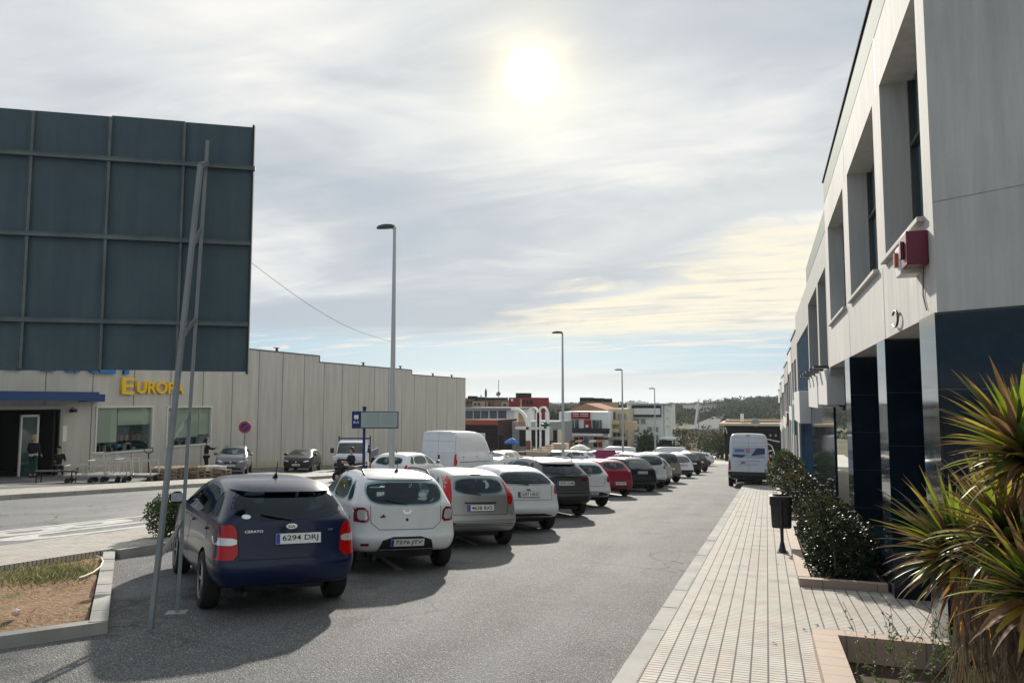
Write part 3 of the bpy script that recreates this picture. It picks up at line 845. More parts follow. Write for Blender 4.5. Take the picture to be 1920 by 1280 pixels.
kerb('kerb', -19.85, -19.63, 0, 84)
kerb('kerb', -21.78, -21.6, 0, 84)
# side bed left of the parked cars
A_, B_ = Vector((-5.72, 5.36)), Vector((-9.2, 8.70)); C_ = Vector((-7.6, 1.6))
def bed_poly(inset):
    d1 = (B_ - A_).normalized(); n1 = Vector((-d1.y, d1.x)); d2 = (C_ - A_).normalized(); n2 = Vector((d2.y, -d2.x))
    # inner corner
    def isect(p, d, q, e):
        k = d.x * e.y - d.y * e.x; t = ((q.x - p.x) * e.y - (q.y - p.y) * e.x) / k; return p + d * t
    a = isect(A_ + n1 * inset, d1, A_ + n2 * inset, d2)
    bb_ = isect(A_ + n1 * inset, d1, Vector((-9.2, 0)), Vector((0, 1)))
    c = isect(A_ + n2 * inset, d2, Vector((0, -2)), Vector((1, 0)))
    return a, bb_, c
n_ = 0
a, q, c = bed_poly(.17)
b = MB(); K = 26
tri = [a, q, Vector((-9.2, -2)), c]
for i in range(K + 1):
    for j in range(K + 1):
        u, v = i / K, j / K
        p = tri[0].lerp(tri[1], v).lerp(tri[3].lerp(tri[2], v), u)
        b.v.append((p.x, p.y, gz(p.x, p.y) + .05 + .03 * math.sin(p.x * 3.1) * math.cos(p.y * 2.7) + random.uniform(-.012, .012)))
for i in range(K):
    for j in range(K):
        k = i * (K + 1) + j; b.f.append([k, k + K + 1, k + K + 2, k + 1]); b.mi.append(0); b.sm.append(True)
bed = b.build('planting_bed', m_dry, fix=False); tag(bed, kind='structure')
def kerb_run(name, P0, P1, wid, h, seg, n_side=1, m=None):
    P0, P1 = Vector(P0), Vector(P1); d = (P1 - P0); L_ = d.length; d.normalize(); n = Vector((-d.y, d.x)) * n_side
    k = max(1, round(L_ / seg)); b = MB()
    for i in range(k):
        s, e = P0 + d * (L_ * i / k + .005), P0 + d * (L_ * (i + 1) / k - .005)
        hh = h + random.uniform(-.005, .005)
        q = [s, e, e + n * wid, s + n * wid]
        b.add([(p.x, p.y, gz(p.x, p.y) - .1) for p in q] + [(p.x, p.y, gz(p.x, p.y) + hh) for p in q], [[4, 5, 6, 7], [0, 1, 5, 4], [1, 2, 6, 5], [2, 3, 7, 6], [3, 0, 4, 7]])
    return b.build(name, m or m_kerb)
o = kerb_run('kerb', A_, B_ , .15, .11, .5, 1); tag(o, kind='structure')
o = kerb_run('kerb', bed_poly(0)[2], A_, .15, .11, 1., 1); tag(o, kind='structure')
# road markings on the main road
def mark(pts, m=m_line, name='road_marking', off=.004):
    b = MB(); b.add([(x, y, gz(x, y) + off) for x, y in pts], [list(range(len(pts)))]); return b
b = MB()
def mk(x0, x1, y0, y1, off=.004):
    n = max(1, int((y1 - y0) / 3)); 
    for i in range(n):
        a, c = y0 + (y1 - y0) * i / n, y0 + (y1 - y0) * (i + 1) / n
        b.add([(x0, a, gz(x0, a) + off), (x1, a, gz(x1, a) + off), (x1, c, gz(x1, c) + off), (x0, c, gz(x0, c) + off)], [[0, 1, 2, 3]])
mk(-13.45, -13.3, -6, 80)
tag(b.build('lane_line', m_line, fix=False), kind='structure')
# stretched lettering in the bus lane: B U S
me = fit_text('BUS', 2.1, 3.6, 0, .035)
for v in me.vertices:
    x, y = v.co.x, v.co.y
    X, Y = -12.2 + x, 10.9 + y
    v.co = (X, Y, gz(X, Y) + .004)
tag(link('road_lettering', me, m_line), kind='structure')
# bays and arrows in the far lot
b = MB()
for k in range(9):
    y = 17 + 2.6 * k
    x0, x1 = -28.6, -24.6
    q = [(x0, y), (x1, y - 1.0), (x1, y - .9), (x0, y + .1)]
    b.add([(X, Y, gz(X, Y) + .004) for X, Y in q], [[0, 1, 2, 3]])
mk(-24.5, -24.4, 12, 60)
tag(b.build('bay_lines', m_line, fix=False), kind='structure')
b = MB()
for k in range(8):
    y = 9.0 + 2.92 * k; d = Vector((-math.sin(R(41)), math.cos(R(41)))); n = Vector((d.y, -d.x)) * .05
    s = Vector((-4.9, y + .5)) ; e = Vector((-8.9, y + .5 + 4.0 / math.tan(R(41))))
    b.add([(p.x, p.y, gz(p.x, p.y) + .004) for p in (s - n, s + n, e + n, e - n)], [[0, 1, 2, 3]])
tag(b.build('bay_lines', m_line), kind='structure')
# ================================================================== buildings on the right
m_conc = rough_mat('stained_concrete', (.34, .335, .315), (.60, .59, .56), .6, .85, 45, .25, streak=True)
m_conc2 = rough_mat('grey_render', (.30, .30, .295), (.40, .395, .38), .7, .85, 40, .2, streak=True)
m_whiter = rough_mat('white_render', (.5, .49, .47), (.66, .65, .63), .8, .8, 40, .15, streak=True)
m_band = rough_mat('green_grey_cladding', (.13, .175, .16), (.21, .25, .225), .5, .8, 30, .05, streak=True, spec=.15)
def marb(t, b):
    g = G(t); p = g.pos()
    s = g.n('ShaderNodeSeparateXYZ'); g.l(p, s.inputs[0])
    fr = g.m('FRACT', g.m('DIVIDE', g.m('ADD', s.outputs[2], 20.22), .61))
    j = g.mr(fr, .988, .994)
    n = g.noise(p, 2.5, 7, .7)
    c = g.mix(g.mr(n, .5, .8), (.004, .010, .018), (.012, .026, .038))
    g.l(g.mix(g.m('MULTIPLY', j, .5), c, (.12, .13, .13)), b.inputs['Base Color'])
    g.l(g.mr(n, .3, .7, .03, .10), b.inputs['Roughness'])
m_marb = mat('polished_black_granite', (.01, .012, .014), .06, spec=.4, build=marb)
m_gglass = mat('green_tinted_glass', (.012, .04, .045), .06, spec=.8)
m_bglass = mat('blue_cladding', (.004, .06, .13), .25, spec=.6)
m_dark = mat('dark_interior', (.01, .011, .012), .6)
m_alu = mat('dark_aluminium', (.06, .065, .07), .4, .6)
XF = 1.34
root = tag(empty('concrete_building', (XF, 6.77, gz(1, 6.77))), 'large two-storey concrete building with deep window recesses and black granite pillars, nearest on the right', 'building')
RM = root.matrix_world.inverted()
def bp(name, mb, m, par=None):
    me = mb.mesh(name); me.transform(RM if par is None else RM)
    return link(name, me, m, par or root)
DEP = 6.0
Y0, Y1 = 6.77, 17.45
wins = [(7.12, 9.25), (9.85, 12.85), (13.6, 16.75)]
b = MB()
w_ = MB()
# facade band between lintel and sill, piers, head band, parapet
w_.lohi((XF, Y0, 2.36), (XF + .5, Y1, 3.22))
edges = [Y0] + [y for w in wins for y in w] + [Y1]
for a, c in zip(edges[0::2], edges[1::2]): w_.lohi((XF, a, 3.22), (XF + .5, c, 5.28))
w_.lohi((XF, Y0, 5.28), (XF + .5, Y1, 5.97))
w_.lohi((XF + .5, Y0, 5.05), (XF + DEP, Y1, 6.3))
w_.lohi((XF + .5, Y0 + .1, 2.36), (XF + DEP, Y1, 2.6))
# the angled end wall
e = Vector((.85, -.53)).normalized(); nn = Vector((e.y, -e.x))
def endwall(z0, z1, t0=0., out=0., L_=6., th=.3):
    p0 = Vector((XF, Y0)) + e * t0; p1 = p0 + e * L_; o_ = nn * out
    q = [p0 + o_, p1 + o_, p1 - nn * th, p0 - nn * th]
    return [(v.x, v.y) for v in q], z0, z1
nn = -nn if nn.y > 0 else nn
for z0, z1, mb_ in ((2.36, 3.262, w_), (3.274, 6.45, w_)):
    q, a, c = endwall(z0, z1); mb_.prism(q, a, c)
q, a, c = endwall(3.262, 3.274, 0.0, -.006); w_.prism(q, a, c)
bp('wall', w_, m_conc)
b = MB(); b.lohi((XF - .004, Y0, 5.97), (XF + .5, Y1, 6.45)); bp('parapet_band', b, m_band)
b = MB(); b.lohi((XF - .03, Y0, 6.45), (XF + .55, Y1 + .02, 6.485)); bp('coping', b, mat('dark_coping', (.02, .022, .024), .9, spec=.1))
b = MB(); q, a, c = endwall(-1.2, 2.36, .0, .004); b.prism(q, a, c); bp('granite_cladding', b, m_marb)
for k, (a, c) in enumerate([(Y0, 7.41), (9.55, 10.2), (13.4, 14.15)]):
    b = MB(); b.lohi((XF - .006 if k else XF - .02, a, -1.6), (XF + 1.15, c, 2.36))
    bp('pillar', b, m_marb)
for a, c in wins:
    b = MB(); b.lohi((XF + .33, a, 3.22), (XF + .36, c, 5.28)); o = bp('window', b, m_gglass)
    f = MB(); f.lohi((XF + .29, a, 3.22), (XF + .38, a + .05, 5.28)); f.lohi((XF + .29, c - .05, 3.22), (XF + .38, c, 5.28)); f.lohi((XF + .29, a, 4.5), (XF + .38, c, 4.55))
    mdl = (a + c) / 2; f.lohi((XF + .30, mdl - .03, 3.22), (XF + .37, mdl + .03, 5.28)); bp('window_frame', f, m_alu, o)
    s = MB(); s.lohi((XF - .06, a - .02, 3.19), (XF + .33, c + .02, 3.235), bev=.006); bp('window_sill', s, m_conc, o)
b = MB(); b.lohi((XF + 1.15, Y0 + .3, -1.7), (XF + 1.25, Y1, 2.36)); bp('shopfront', b, m_dark)
b = MB(); b.lohi((XF + .02, 10.2, -1.6), (XF + .5, 13.4, -.28)); b.lohi((XF + .02, 14.15, -1.8), (XF + .5, 17.2, -.5)); bp('low_wall', b, m_marb)
for y in (9.5, 13.25):
    for z0_, z1_ in ((2.36, 3.19), (5.28, 5.97)): b = MB(); b.lohi((XF - .002, y, z0_), (XF + .01, y + .012, z1_)); bp('joint', b, m_alu)
# ring emblem on the band
rg = [(XF - .03, 8.6 + .17 * math.cos(t), 2.5 + .085 * math.sin(t)) for t in [R(40 + 28 * i) for i in range(11)]]
b = MB(); b.tube(rg, .012, 8); bp('emblem', b, m_alu)
# wire
b = MB(); b.tube([(XF - .01, 7.15, 2.85), (XF - .012, 7.2, 2.7), (XF - .01, 7.24, 2.56), (XF - .01, 7.12, 2.42)], .006, 5); bp('cable', b, mat('grey_cable', (.12, .12, .12), .6))
def box_at(name, lo, hi, m, label, cat, parts=()):
    o = empty(name, ((lo[0] + hi[0]) / 2, (lo[1] + hi[1]) / 2, lo[2])); tag(o, label, cat); I = o.matrix_world.inverted()
    me = MB().lohi(lo, hi, bev=.012).mesh('case'); me.transform(I); link('case', me, m, o)
    for nm, l2, h2, m2 in parts:
        me = MB().lohi(l2, h2, bev=.006).mesh(nm); me.transform(I); link(nm, me, m2, o)
    return o
m_alarm = mat('red_alarm_plastic', (.13, .01, .03), .45)
m_wpl = mat('white_plastic', (.6, .58, .55), .4)
m_or = mat('orange_lens', (.4, .1, .04), .3)
box_at('alarm_box', (XF - .17, 6.98, 2.80), (XF, 7.24, 3.09), m_alarm, 'dark red alarm box on the concrete facade by the building corner', 'alarm box', [('strobe', (XF - .2, 7.08, 2.87), (XF - .17, 7.15, 3.02), m_alarm)])
box_at('alarm_box', (XF - .17, 7.3, 2.77), (XF, 7.56, 3.03), m_wpl, 'white alarm box with orange lamp beside the dark red one', 'alarm box', [('strobe', (XF - .2, 7.39, 2.85), (XF - .17, 7.46, 2.98), m_or)])
# second building: grey render, tall recess, white box sign, dark ground floor
def bldg(name, label, y0, y1, top, m, x=XF, deep=6):
    r = tag(empty(name, (x, y0, gz(x, y0))), label, 'building'); I = r.matrix_world.inverted()
    def part(nm, mb, mt, par=None):
        me = mb.mesh(nm); me.transform(I); return link(nm, me, mt, par or r)
    return r, part
r, part = bldg('office_building', 'grey rendered two-storey building with tall recess and stained white sign panels, second on the right', 17.45, 25.4, 5.88, m_conc2)
b = MB(); b.lohi((XF + .01, 17.47, 4.65), (XF + 6, 25.4, 5.4)); b.lohi((XF + .01, 17.47, 2.42), (XF + .12, 17.9, 4.65)); b.lohi((XF + .01, 25.0, 1.5), (XF + .6, 25.4, 4.65)); b.lohi((XF + .01, 20.45, 2.42), (XF + .35, 20.95, 4.65)); b.lohi((XF + .01, 17.47, 2.2), (XF + 6, 25.0, 2.42)); part('wall', b, m_conc2)
b = MB(); b.lohi((XF + .005, 17.47, 5.4), (XF + 6, 25.4, 5.88)); part('parapet_band', b, m_band)
b = MB(); b.lohi((XF + .5, 17.9, 2.42), (XF + .53, 25., 4.65)); part('window', b, m_gglass)
b = MB(); b.lohi((XF + .05, 17.5, -3), (XF + .1, 25.4, 1.5)); b.lohi((XF + .55, 17.5, 1.4), (XF + .6, 25., 2.2)); part('shopfront', b, m_marb)
b = MB(); b.lohi((XF - .06, 17.6, 1.55), (XF + .3, 20.4, 2.32)); b.lohi((XF - .06, 20.75, 1.45), (XF + .3, 24.9, 2.28)); part('sign_panel', b, m_whiter)
for k in range(5): b = MB(); b.lohi((XF - .3, 17.8 + 1.6 * k, 2.36), (XF, 18.25 + 1.6 * k, 2.42)); part('spotlight', b, m_alu)
r, part = bldg('blue_shop_building', 'building with deep blue ribbed cladding and white sign box, third on the right', 25.4, 35.4, 5.3, m_conc2)
b = MB(); b.lohi((XF + .02, 25.4, 4.1), (XF + 6, 35.4, 5.38)); b.lohi((XF + .02, 34.6, -3.5), (XF + .5, 35.4, 4.1)); part('wall', b, m_conc2)
b = MB(); b.lohi((XF + .1, 25.45, -3.2), (XF + .16, 34.6, 4.1))
for k in range(18): b.lohi((XF + .06, 25.5 + .5 * k, -3.2), (XF + .1, 25.56 + .5 * k, 4.1))
part('cladding', b, m_bglass)
b = MB(); b.lohi((XF - .3, 25.8, .9), (XF + .06, 30.5, 1.95), bev=.02); part('sign_panel', b, m_whiter)
b = MB(); b.lohi((XF - .3, 31., .3), (XF - .22, 33.5, 1.5), bev=.02); part('sign_panel', b, mat('teal_sign', (.08, .16, .17), .4))
st = [(35.4, 41.9, 4.75, m_conc2, 'grey'), (41.9, 48.4, 4.4, m_whiter, 'white'), (48.4, 57, 3.96, m_conc2, 'light grey'), (57, 65.3, 3.45, m_whiter, 'off-white'), (65.3, 73, 3.1, m_conc2, 'pale grey'), (73, 80.5, 2.6, m_whiter, 'whitish')]
ords = ['fourth', 'fifth', 'sixth', 'seventh', 'eighth', 'ninth and last']
for k, (a, c, t, m, cn) in enumerate(st):
    r, part = bldg('terrace_building', f'{cn} terrace unit with stepped roofline, {ords[k]} in the row on the right', a, c, t, m)
    b = MB(); z0 = gz(0, c) - .3
    b.lohi((XF + .02 - .02 * k, a, t - 1.2), (XF + 6, c, t)); b.lohi((XF + .02, a, z0), (XF + .4, a + .6, t - 1.2)); b.lohi((XF + .02, (a + c) / 2 - .3, z0), (XF + .4, (a + c) / 2 + .3, t - 1.2)); b.lohi((XF + .02, a + .6, t - 3.9), (XF + .4, (a + c) / 2 - .3, t - 3.1)); b.lohi((XF + .02, (a + c) / 2 + .3, t - 3.9), (XF + .4, c, t - 3.1)); b.lohi((XF + .4, a, z0), (XF + .5, c, t - 1.2)); part('wall', b, m)
    for y in (a + .6, (a + c) / 2 + .3):
        y2 = (a + c) / 2 - .3 if y < (a + c) / 2 else c
        b = MB(); b.lohi((XF + .36, y + .1, t - 3.0), (XF + .39, y2 - .1, t - 1.3)); part('window', b, m_gglass)
    b = MB(); b.lohi((XF - .02 - .02 * k, a + .02, t), (XF + 6, c - .02, t + .06)); part('coping', b, m_alu)
    if k in (2,): b = MB(); b.lohi((XF - .1, a + 1, t - 3.9), (XF + .02, a + 1.15, t - 3.1)); part('hanging_sign', b, mat('red_sign' if k else 'green_sign', (.25, .03, .03) if k else (.04, .25, .15), .4))
# ================================================================== raised planters on the right pavement
def planter(x0, x1, y0, y1, h, label, wall=.14, soil=-.03, nm='raised_planter'):
    r = tag(empty(nm, (x0, y0, gz(x0, y0) + .13)), label, 'planter'); I = r.matrix_world.inverted()
    def seg(p0, p1, wid, side):
        o = kerb_run('edging', p0, p1, wid, h + .13, 100, side, m_pink); me = o.data; me.transform(I); o.parent = r; return o
    seg((x0, y0), (x1, y0), wall, 1); seg((x1, y1), (x0, y1), wall, 1); seg((x0, y1 - wall), (x0, y0 + wall), wall, 1)
    b = MB(); n = 6
    xa = x0 + wall
    for i in range(n):
        a, c = y0 + wall + (y1 - y0 - 2 * wall) * i / n, y0 + wall + (y1 - y0 - 2 * wall) * (i + 1) / n
        b.add([(xa, a, gz(0, a) + .13 + soil + .005), (x1, a, gz(0, a) + .13 + soil + .005), (x1, c, gz(0, c) + .13 + soil + .005), (xa, c, gz(0, c) + .13 + soil + .005)], [[0, 1, 2, 3]])
    me = b.mesh('soil'); me.transform(I); link('soil', me, m_soil, r)
    return r
planter(.33, 1.32, 9.88, 16.6, .1, 'long raised planter edged with pinkish stone, holding the large dark hedge', soil=.03)
planter(.33, 2.6, 2.0, 7.22, .1, 'near raised planter edged with pinkish stone below the spiky yuccas', wall=.2, soil=-.12)
planter(.33, 1.3, 19.0, 24.0, .1, 'small stone-edged planter beyond the dark hedge', soil=.03)
planter(.33, 1.3, 27.5, 36.0, .1, 'stone-edged planter under the bush beside the white van', soil=.03)
# ================================================================== the parked row
HEAD = 41
navy = paint('navy', (.0008, .009, .042), 0, .3)
white = paint('white', (.72, .73, .74))
silver = paint('silver', (.33, .34, .33), .55, .35)
dgrey = paint('dark_grey', (.10, .105, .11), .4)
red = paint('red', (.3, .012, .03), .2)
black = paint('black', (.008, .008, .01), .1)
cream = paint('cream', (.5, .48, .42), .3)
brown = paint('brown', (.13, .11, .085), .5)
plum = paint('plum', (.05, .015, .02), .4)
def row_loc(y, x=-4.6):
    """rear axle centre from the contact of the right rear tyre"""
    h = R(HEAD); right = Vector((math.cos(h), math.sin(h), 0))
    c = Vector((x, y, 0)) - right * .66
    return Vector((c.x, c.y, gz(c.x, c.y)))
RG = 'cars parked nose-in along the left of the service road'
# 1 blue hatchback -------------------------------------------------
P = dict(tint=True, kz=1.07, L=4.34, W=1.72, H=1.44, paint=navy, belt=.96, tr=.5, tb=.1, wr=.61, wr_=.31, ax=-1.33, wb=2.61, xb=1.16, xw=.42, hood=.93, zb=.22, mirror=m_black(), antenna=-1.1,
         rw=[(-.69, 1.0), (.69, 1.0), (.56, 1.33), (-.56, 1.33)], plate=(.80, -.08, '6294 DRJ'), wiper_z=1.03, bulge=.07,
         tl=[([(.58, .60), (.855, .60), (.86, .80), (.80, .93), (.66, .965), (.60, .9)], m_red)],
         seams=[[(-.6, 1.0), (-.57, .6), (.57, .6), (.6, 1.0)]],
         trim=[('bumper_trim', [(-.66, .21), (.66, .21), (.62, .3), (-.62, .3)], m_black, .01)], handle=navy)
car, bv = make_car(P, row_loc(7.5, -4.72), 49, 'dark blue hatchback with red tail lights, nearest the camera beside the billboard poles', group=RG)
for s in (1, -1):
    g = MB(); decal(g, bv, 'rear', rounded([(.6 * s, .75), (.85 * s, .745), (.845 * s, .825), (.6 * s, .82)], 1), .022, .04); g.build('light_lens', m_clear(), car, fix=False)
g = MB(); decal(g, bv, 'rear', rounded([(-.62, 1.28), (.62, 1.28), (.56, 1.37), (.3, 1.40), (-.3, 1.40), (-.56, 1.37)], 1), .09, .05, depth=.14); g.build('spoiler', navy, car, fix=False)
g = MB(); decal(g, bv, 'rear', rounded([(-.4, .73), (.4, .73), (.4, .88), (-.4, .88)], 1), .004, .05); g.build('plate_recess', navy, car, fix=False)
badge_text(car, bv, 'CERATO', .42, .885, .2, .026, m_chrome())
badge_text(car, bv, 'EX', -.47, .88, .06, .022, m_chrome())
g = MB(); decal(g, bv, 'rear', [(.065 * math.cos(a * .5236), .93 + .03 * math.sin(a * .5236)) for a in range(12)], .012, .05); g.build('badge', m_chrome(), car, fix=False)
badge_text(car, bv, 'KIA', 0, .93, .075, .03, m_ink()).location.x -= .012
g = MB(); decal(g, bv, 'rear', [(-.5 + .05 * math.cos(a * .5236), 1.035 + .022 * math.sin(a * .5236)) for a in range(12)], .008, .05); g.build('sticker', m_plate(), car, fix=False)
# 2 white crossover hatchback --------------------------------------
P = dict(L=4.08, W=1.75, H=1.52, paint=white, belt=1.0, tr=.4, tb=.1, wr=.62, wr_=.325, ax=-1.28, wb=2.58, xb=1.1, xw=.4, zb=.25, rails=True, mirror=m_black(), bulge=.09, antenna=-1.2,
         rw=[(-.58, 1.06), (-.4, 1.0), (.4, 1.0), (.58, 1.06), (.63, 1.2), (.57, 1.36), (-.57, 1.36), (-.63, 1.2)], plate=(.48, 0, '7276 JTV'), wiper_z=1.06,
         tl=[([(.56, .76), (.84, .78), (.86, .97), (.60, .985)], m_dred), ([(.60, .80), (.74, .8), (.75, .94), (.63, .95)], m_clear)],
         seams=[[(-.56, 1.03), (-.55, .76), (-.42, .66), (.42, .66), (.55, .76), (.56, 1.03)]],
         trim=[('bumper_trim', rounded([(-.46, .30), (.46, .30), (.36, .56), (-.36, .56)], 1), m_black, .008), ('skid_plate', [(-.7, .2), (.7, .2), (.66, .32), (-.66, .32)], m_black, .012), ('trim_strip', [(-.45, .335), (.45, .335), (.43, .36), (-.43, .36)], m_chrome, .02),
               ('reflector', [(-.7, .43), (-.58, .43), (-.58, .47), (-.7, .47)], m_dred, .012)], handle=white)
car, bv = make_car(P, row_loc(10.12), HEAD + 1, 'white high-riding hatchback with roof rails and black lower bumper, second in the row', group=RG)
g = MB(); decal(g, bv, 'rear', rounded([(-.55, 1.38), (.55, 1.38), (.5, 1.44), (-.5, 1.44)], 1), .05, .05, depth=.08); g.build('spoiler', white, car, fix=False)
g = MB(); decal(g, bv, 'rear', [(-.07, .945), (-.07, .925), (-.04, .88), (.04, .88), (.07, .925), (.07, .945), (.045, .945), (.03, .91), (-.03, .91), (-.045, .945)], .008, .05); g.build('badge', m_chrome(), car, fix=False)
g = MB(); decal(g, bv, 'rear', [(-.42, .85), (-.38, .86), (-.36, .89), (-.345, .855), (-.32, .835), (-.36, .84), (-.40, .83)], .005, .05)
if g.v: g.build('sticker', m_black(), car, fix=False)
MB().lathe([(0, .012), (.02, .01), (.022, 0)], 12, 0, Matrix.Translation(bv.ray_cast(Vector((-4, 0, .80)), Vector((1, 0, 0)))[0]) @ Matrix.Rotation(R(-90), 4, 'Y')).build('lock', m_black(), car)
# 3 silver small hatch with tall lights ----------------------------
P = dict(L=3.95, W=1.69, H=1.47, paint=silver, belt=.98, tr=.34, tb=.1, wr=.60, wr_=.30, ax=-1.22, wb=2.49, xb=1.1, xw=.38, zb=.24, antenna=None, bulge=.07,
         rw=[(-.53, 1.0), (.53, 1.0), (.47, 1.31), (-.47, 1.31)], plate=(.76, 0, '4638 BXS'), wiper_z=1.03,
         tl=[([(.575, .82), (.68, .82), (.70, 1.05), (.60, 1.34), (.52, 1.34), (.565, 1.02)], m_red)],
         seams=[[(-.57, .82), (-.55, .64), (.55, .64), (.57, .82)], [(-.7, .47), (.7, .47)], [(-.72, .44), (.72, .44)]],
         trim=[('trim_strip', [(-.32, .84), (.32, .84), (.32, .865), (-.32, .865)], m_black, .012), ('reflector', [(-.62, .47), (-.5, .47), (-.5, .495), (-.62, .495)], m_red, .014),
               ('bumper_trim', [(-.62, .2), (.62, .2), (.6, .27), (-.6, .27)], m_black, .008)], handle=silver)
car, bv = make_car(P, row_loc(12.8, -4.55), HEAD, 'silver-grey small hatchback with tall narrow red tail lights and pale roof', group=RG)
MB().box(bv.ray_cast(Vector((-4, 0, 1.36)), Vector((1, 0, 0)))[0], (.03, .2, .03), bev=.008).build('brake_light', m_dred(), car)
# 4 white rounded hatch --------------------------------------------
P = dict(tint=True, L=4.2, W=1.77, H=1.47, paint=white, belt=1.03, tr=.5, tb=.14, wr=.58, wr_=.315, ax=-1.3, wb=2.62, xb=1.15, xw=.4, zb=.24, bulge=.1,
         rw=[(-.62, 1.04), (.62, 1.04), (.66, 1.12), (.5, 1.33), (-.5, 1.33), (-.66, 1.12)], plate=(.84, 0, '1697 HRG'), wiper_z=1.08,
         tl=[([(.68, .84), (.80, .86), (.80, 1.02), (.72, 1.04)], m_red)],
         seams=[[(-.62, 1.02), (-.6, .72), (.6, .72), (.62, 1.02)]],
         trim=[('bumper_trim', rounded([(-.62, .2), (.62, .2), (.6, .42), (-.6, .42)], 1), m_black, .008), ('reflector', [(-.72, .45), (-.6, .45), (-.6, .49), (-.72, .49)], m_red, .012), ('badge', [(-.05, .93), (.05, .93), (.05, .96), (-.05, .96)], m_chrome, .012)])
make_car(P, row_loc(15.5, -4.55), HEAD, 'white rounded hatchback with black diffuser, between the silver hatchback and the grey SUV', group=RG)
# 5 dark grey SUV ---------------------------------------------------
P = dict(tint=True, L=4.45, W=1.84, H=1.62, paint=dgrey, belt=1.12, tr=.6, tb=.1, wr=.62, wr_=.35, ax=-1.33, wb=2.67, xb=1.15, xw=.3, zb=.3, rails=True, railm=m_chrome(), bulge=.08,
         rw=[(-.64, 1.14), (.64, 1.14), (.55, 1.42), (-.55, 1.42)], plate=(.93, 0, '4703 KVM'), wiper_z=1.18,
         tl=[([(.5, 1.0), (.86, 1.0), (.87, 1.07), (.5, 1.06)], m_dred)],
         seams=[[(-.68, .76), (.68, .76)]],
         trim=[('trim_strip', [(-.7, 1.085), (.7, 1.085), (.7, 1.115), (-.7, 1.115)], m_chrome, .03), ('skid_plate', [(-.74, .27), (.74, .27), (.74, .60), (-.74, .60)], m_black, .01), ('trim_strip', [(-.7, .66), (.7, .66), (.7, .675), (-.7, .675)], m_chrome, .012)])
car, bv = make_car(P, row_loc(18.85, -4.7), HEAD, 'dark grey SUV with chrome strip across the tailgate and silver roof rails', 'SUV', group=RG)
g = MB(); decal(g, bv, 'rear', rounded([(-.56, 1.44), (.56, 1.44), (.52, 1.53), (-.52, 1.53)], 1), .1, .05, depth=.14); g.build('spoiler', dgrey, car, fix=False)
# 6 white crossover, behind the SUV
P = dict(L=4.06, W=1.75, H=1.52, paint=white, belt=1.0, tr=.4, wr=.61, wr_=.33, zb=.26, ax=-1.28, wb=2.58, xb=1.1, xw=.4, bulge=.08, rw=[(-.56, 1.03), (.56, 1.03), (.5, 1.36), (-.5, 1.36)],
         tl=[([(.62, .8), (.84, .8), (.85, 1.0), (.66, 1.0)], m_red)], plate=(.47, 0, '3981 HLT'), trim=[('bumper_trim', rounded([(-.7, .2), (.7, .2), (.62, .5), (-.62, .5)], 1), m_black, .01)], seams=[[(-.56, .98), (-.5, .68), (.5, .68), (.56, .98)]])
make_car(P, row_loc(22.1, -4.75), HEAD, 'white hatchback with black bumper between the dark grey SUV and the red car', group=RG)
# 7 red hatch
P = dict(L=3.9, W=1.7, H=1.46, paint=red, belt=.98, tr=.4, wr=.6, wr_=.3, ax=-1.2, wb=2.45, xb=1.05, xw=.36, bulge=.08, rw=[(-.52, 1.06), (.52, 1.06), (.46, 1.34), (-.46, 1.34)], wiper_z=1.1,
         tl=[([(.64, .96), (.8, .96), (.78, 1.06), (.66, 1.06)], m_red)], plate=(.52, -.1, '2854 JFD'), seams=[[(-.6, 1.0), (-.55, .65), (.55, .65), (.6, 1.0)]], trim=[('light_lens', [(.55, .97), (.68, .97), (.68, 1.03), (.55, 1.03)], m_clear, .016), ('bumper_trim', [(-.6, .2), (.6, .2), (.6, .27), (-.6, .27)], m_black, .008)])
make_car(P, row_loc(27.2, -4.95), HEAD, 'red hatchback, the only red car in the front row', group=RG)
# 8.. the far end of the row
def far(P, y, label, x=-4.55, cat='car', lvl=2, **k):
    Q = dict(wr_=.32, zb=.24); Q.update(P)
    make_car(Q, row_loc(y, x), HEAD, label, cat, group=RG, lvl=lvl, detail=1)
dl = lambda z=.95: [([(.62, z - .16), (.84, z - .15), (.84, z + .02), (.66, z + .02)], m_dred)]
bt = lambda z: ('bumper_trim', [(-.72, .2), (.72, .2), (.7, z), (-.7, z)], m_black, .01)
far(dict(L=4.3, W=1.78, H=1.5, paint=black, tr=.55, tl=dl(1.0), plate=(.84, 0, '5120 GBN'), trim=[('trim_strip', [(-.6, .36), (.6, .36), (.6, .39), (-.6, .39)], m_chrome, .014)]), 30.5, 'black hatchback with a bright strip in its bumper, beside the red car')
far(dict(L=4.5, W=1.84, H=1.68, paint=white, belt=1.08, tr=.32, wr_=.34, tl=dl(1.08), plate=(.8, 0, '8046 KCP'), rails=True, rw=[(-.66, 1.1), (.66, 1.1), (.6, 1.52), (-.6, 1.52)], trim=[bt(.42)]), 33.4, 'tall white SUV with wide dark rear window in the parked row', cat='SUV')
far(dict(L=3.95, W=1.7, H=1.5, paint=cream, tr=.45, tl=dl(.95), plate=(.7, 0, '6618 FWS'), trim=[bt(.38)]), 35.8, 'cream small hatchback between the tall white SUV and the brown people carrier')
far(dict(L=4.5, W=1.8, H=1.7, paint=brown, belt=1.05, tr=.3, tl=dl(1.05), plate=(.75, 0, '0927 HZK'), rw=[(-.64, 1.08), (.64, 1.08), (.58, 1.53), (-.58, 1.53)]), 39.6, 'brown people carrier with large dark rear window', cat='people carrier')
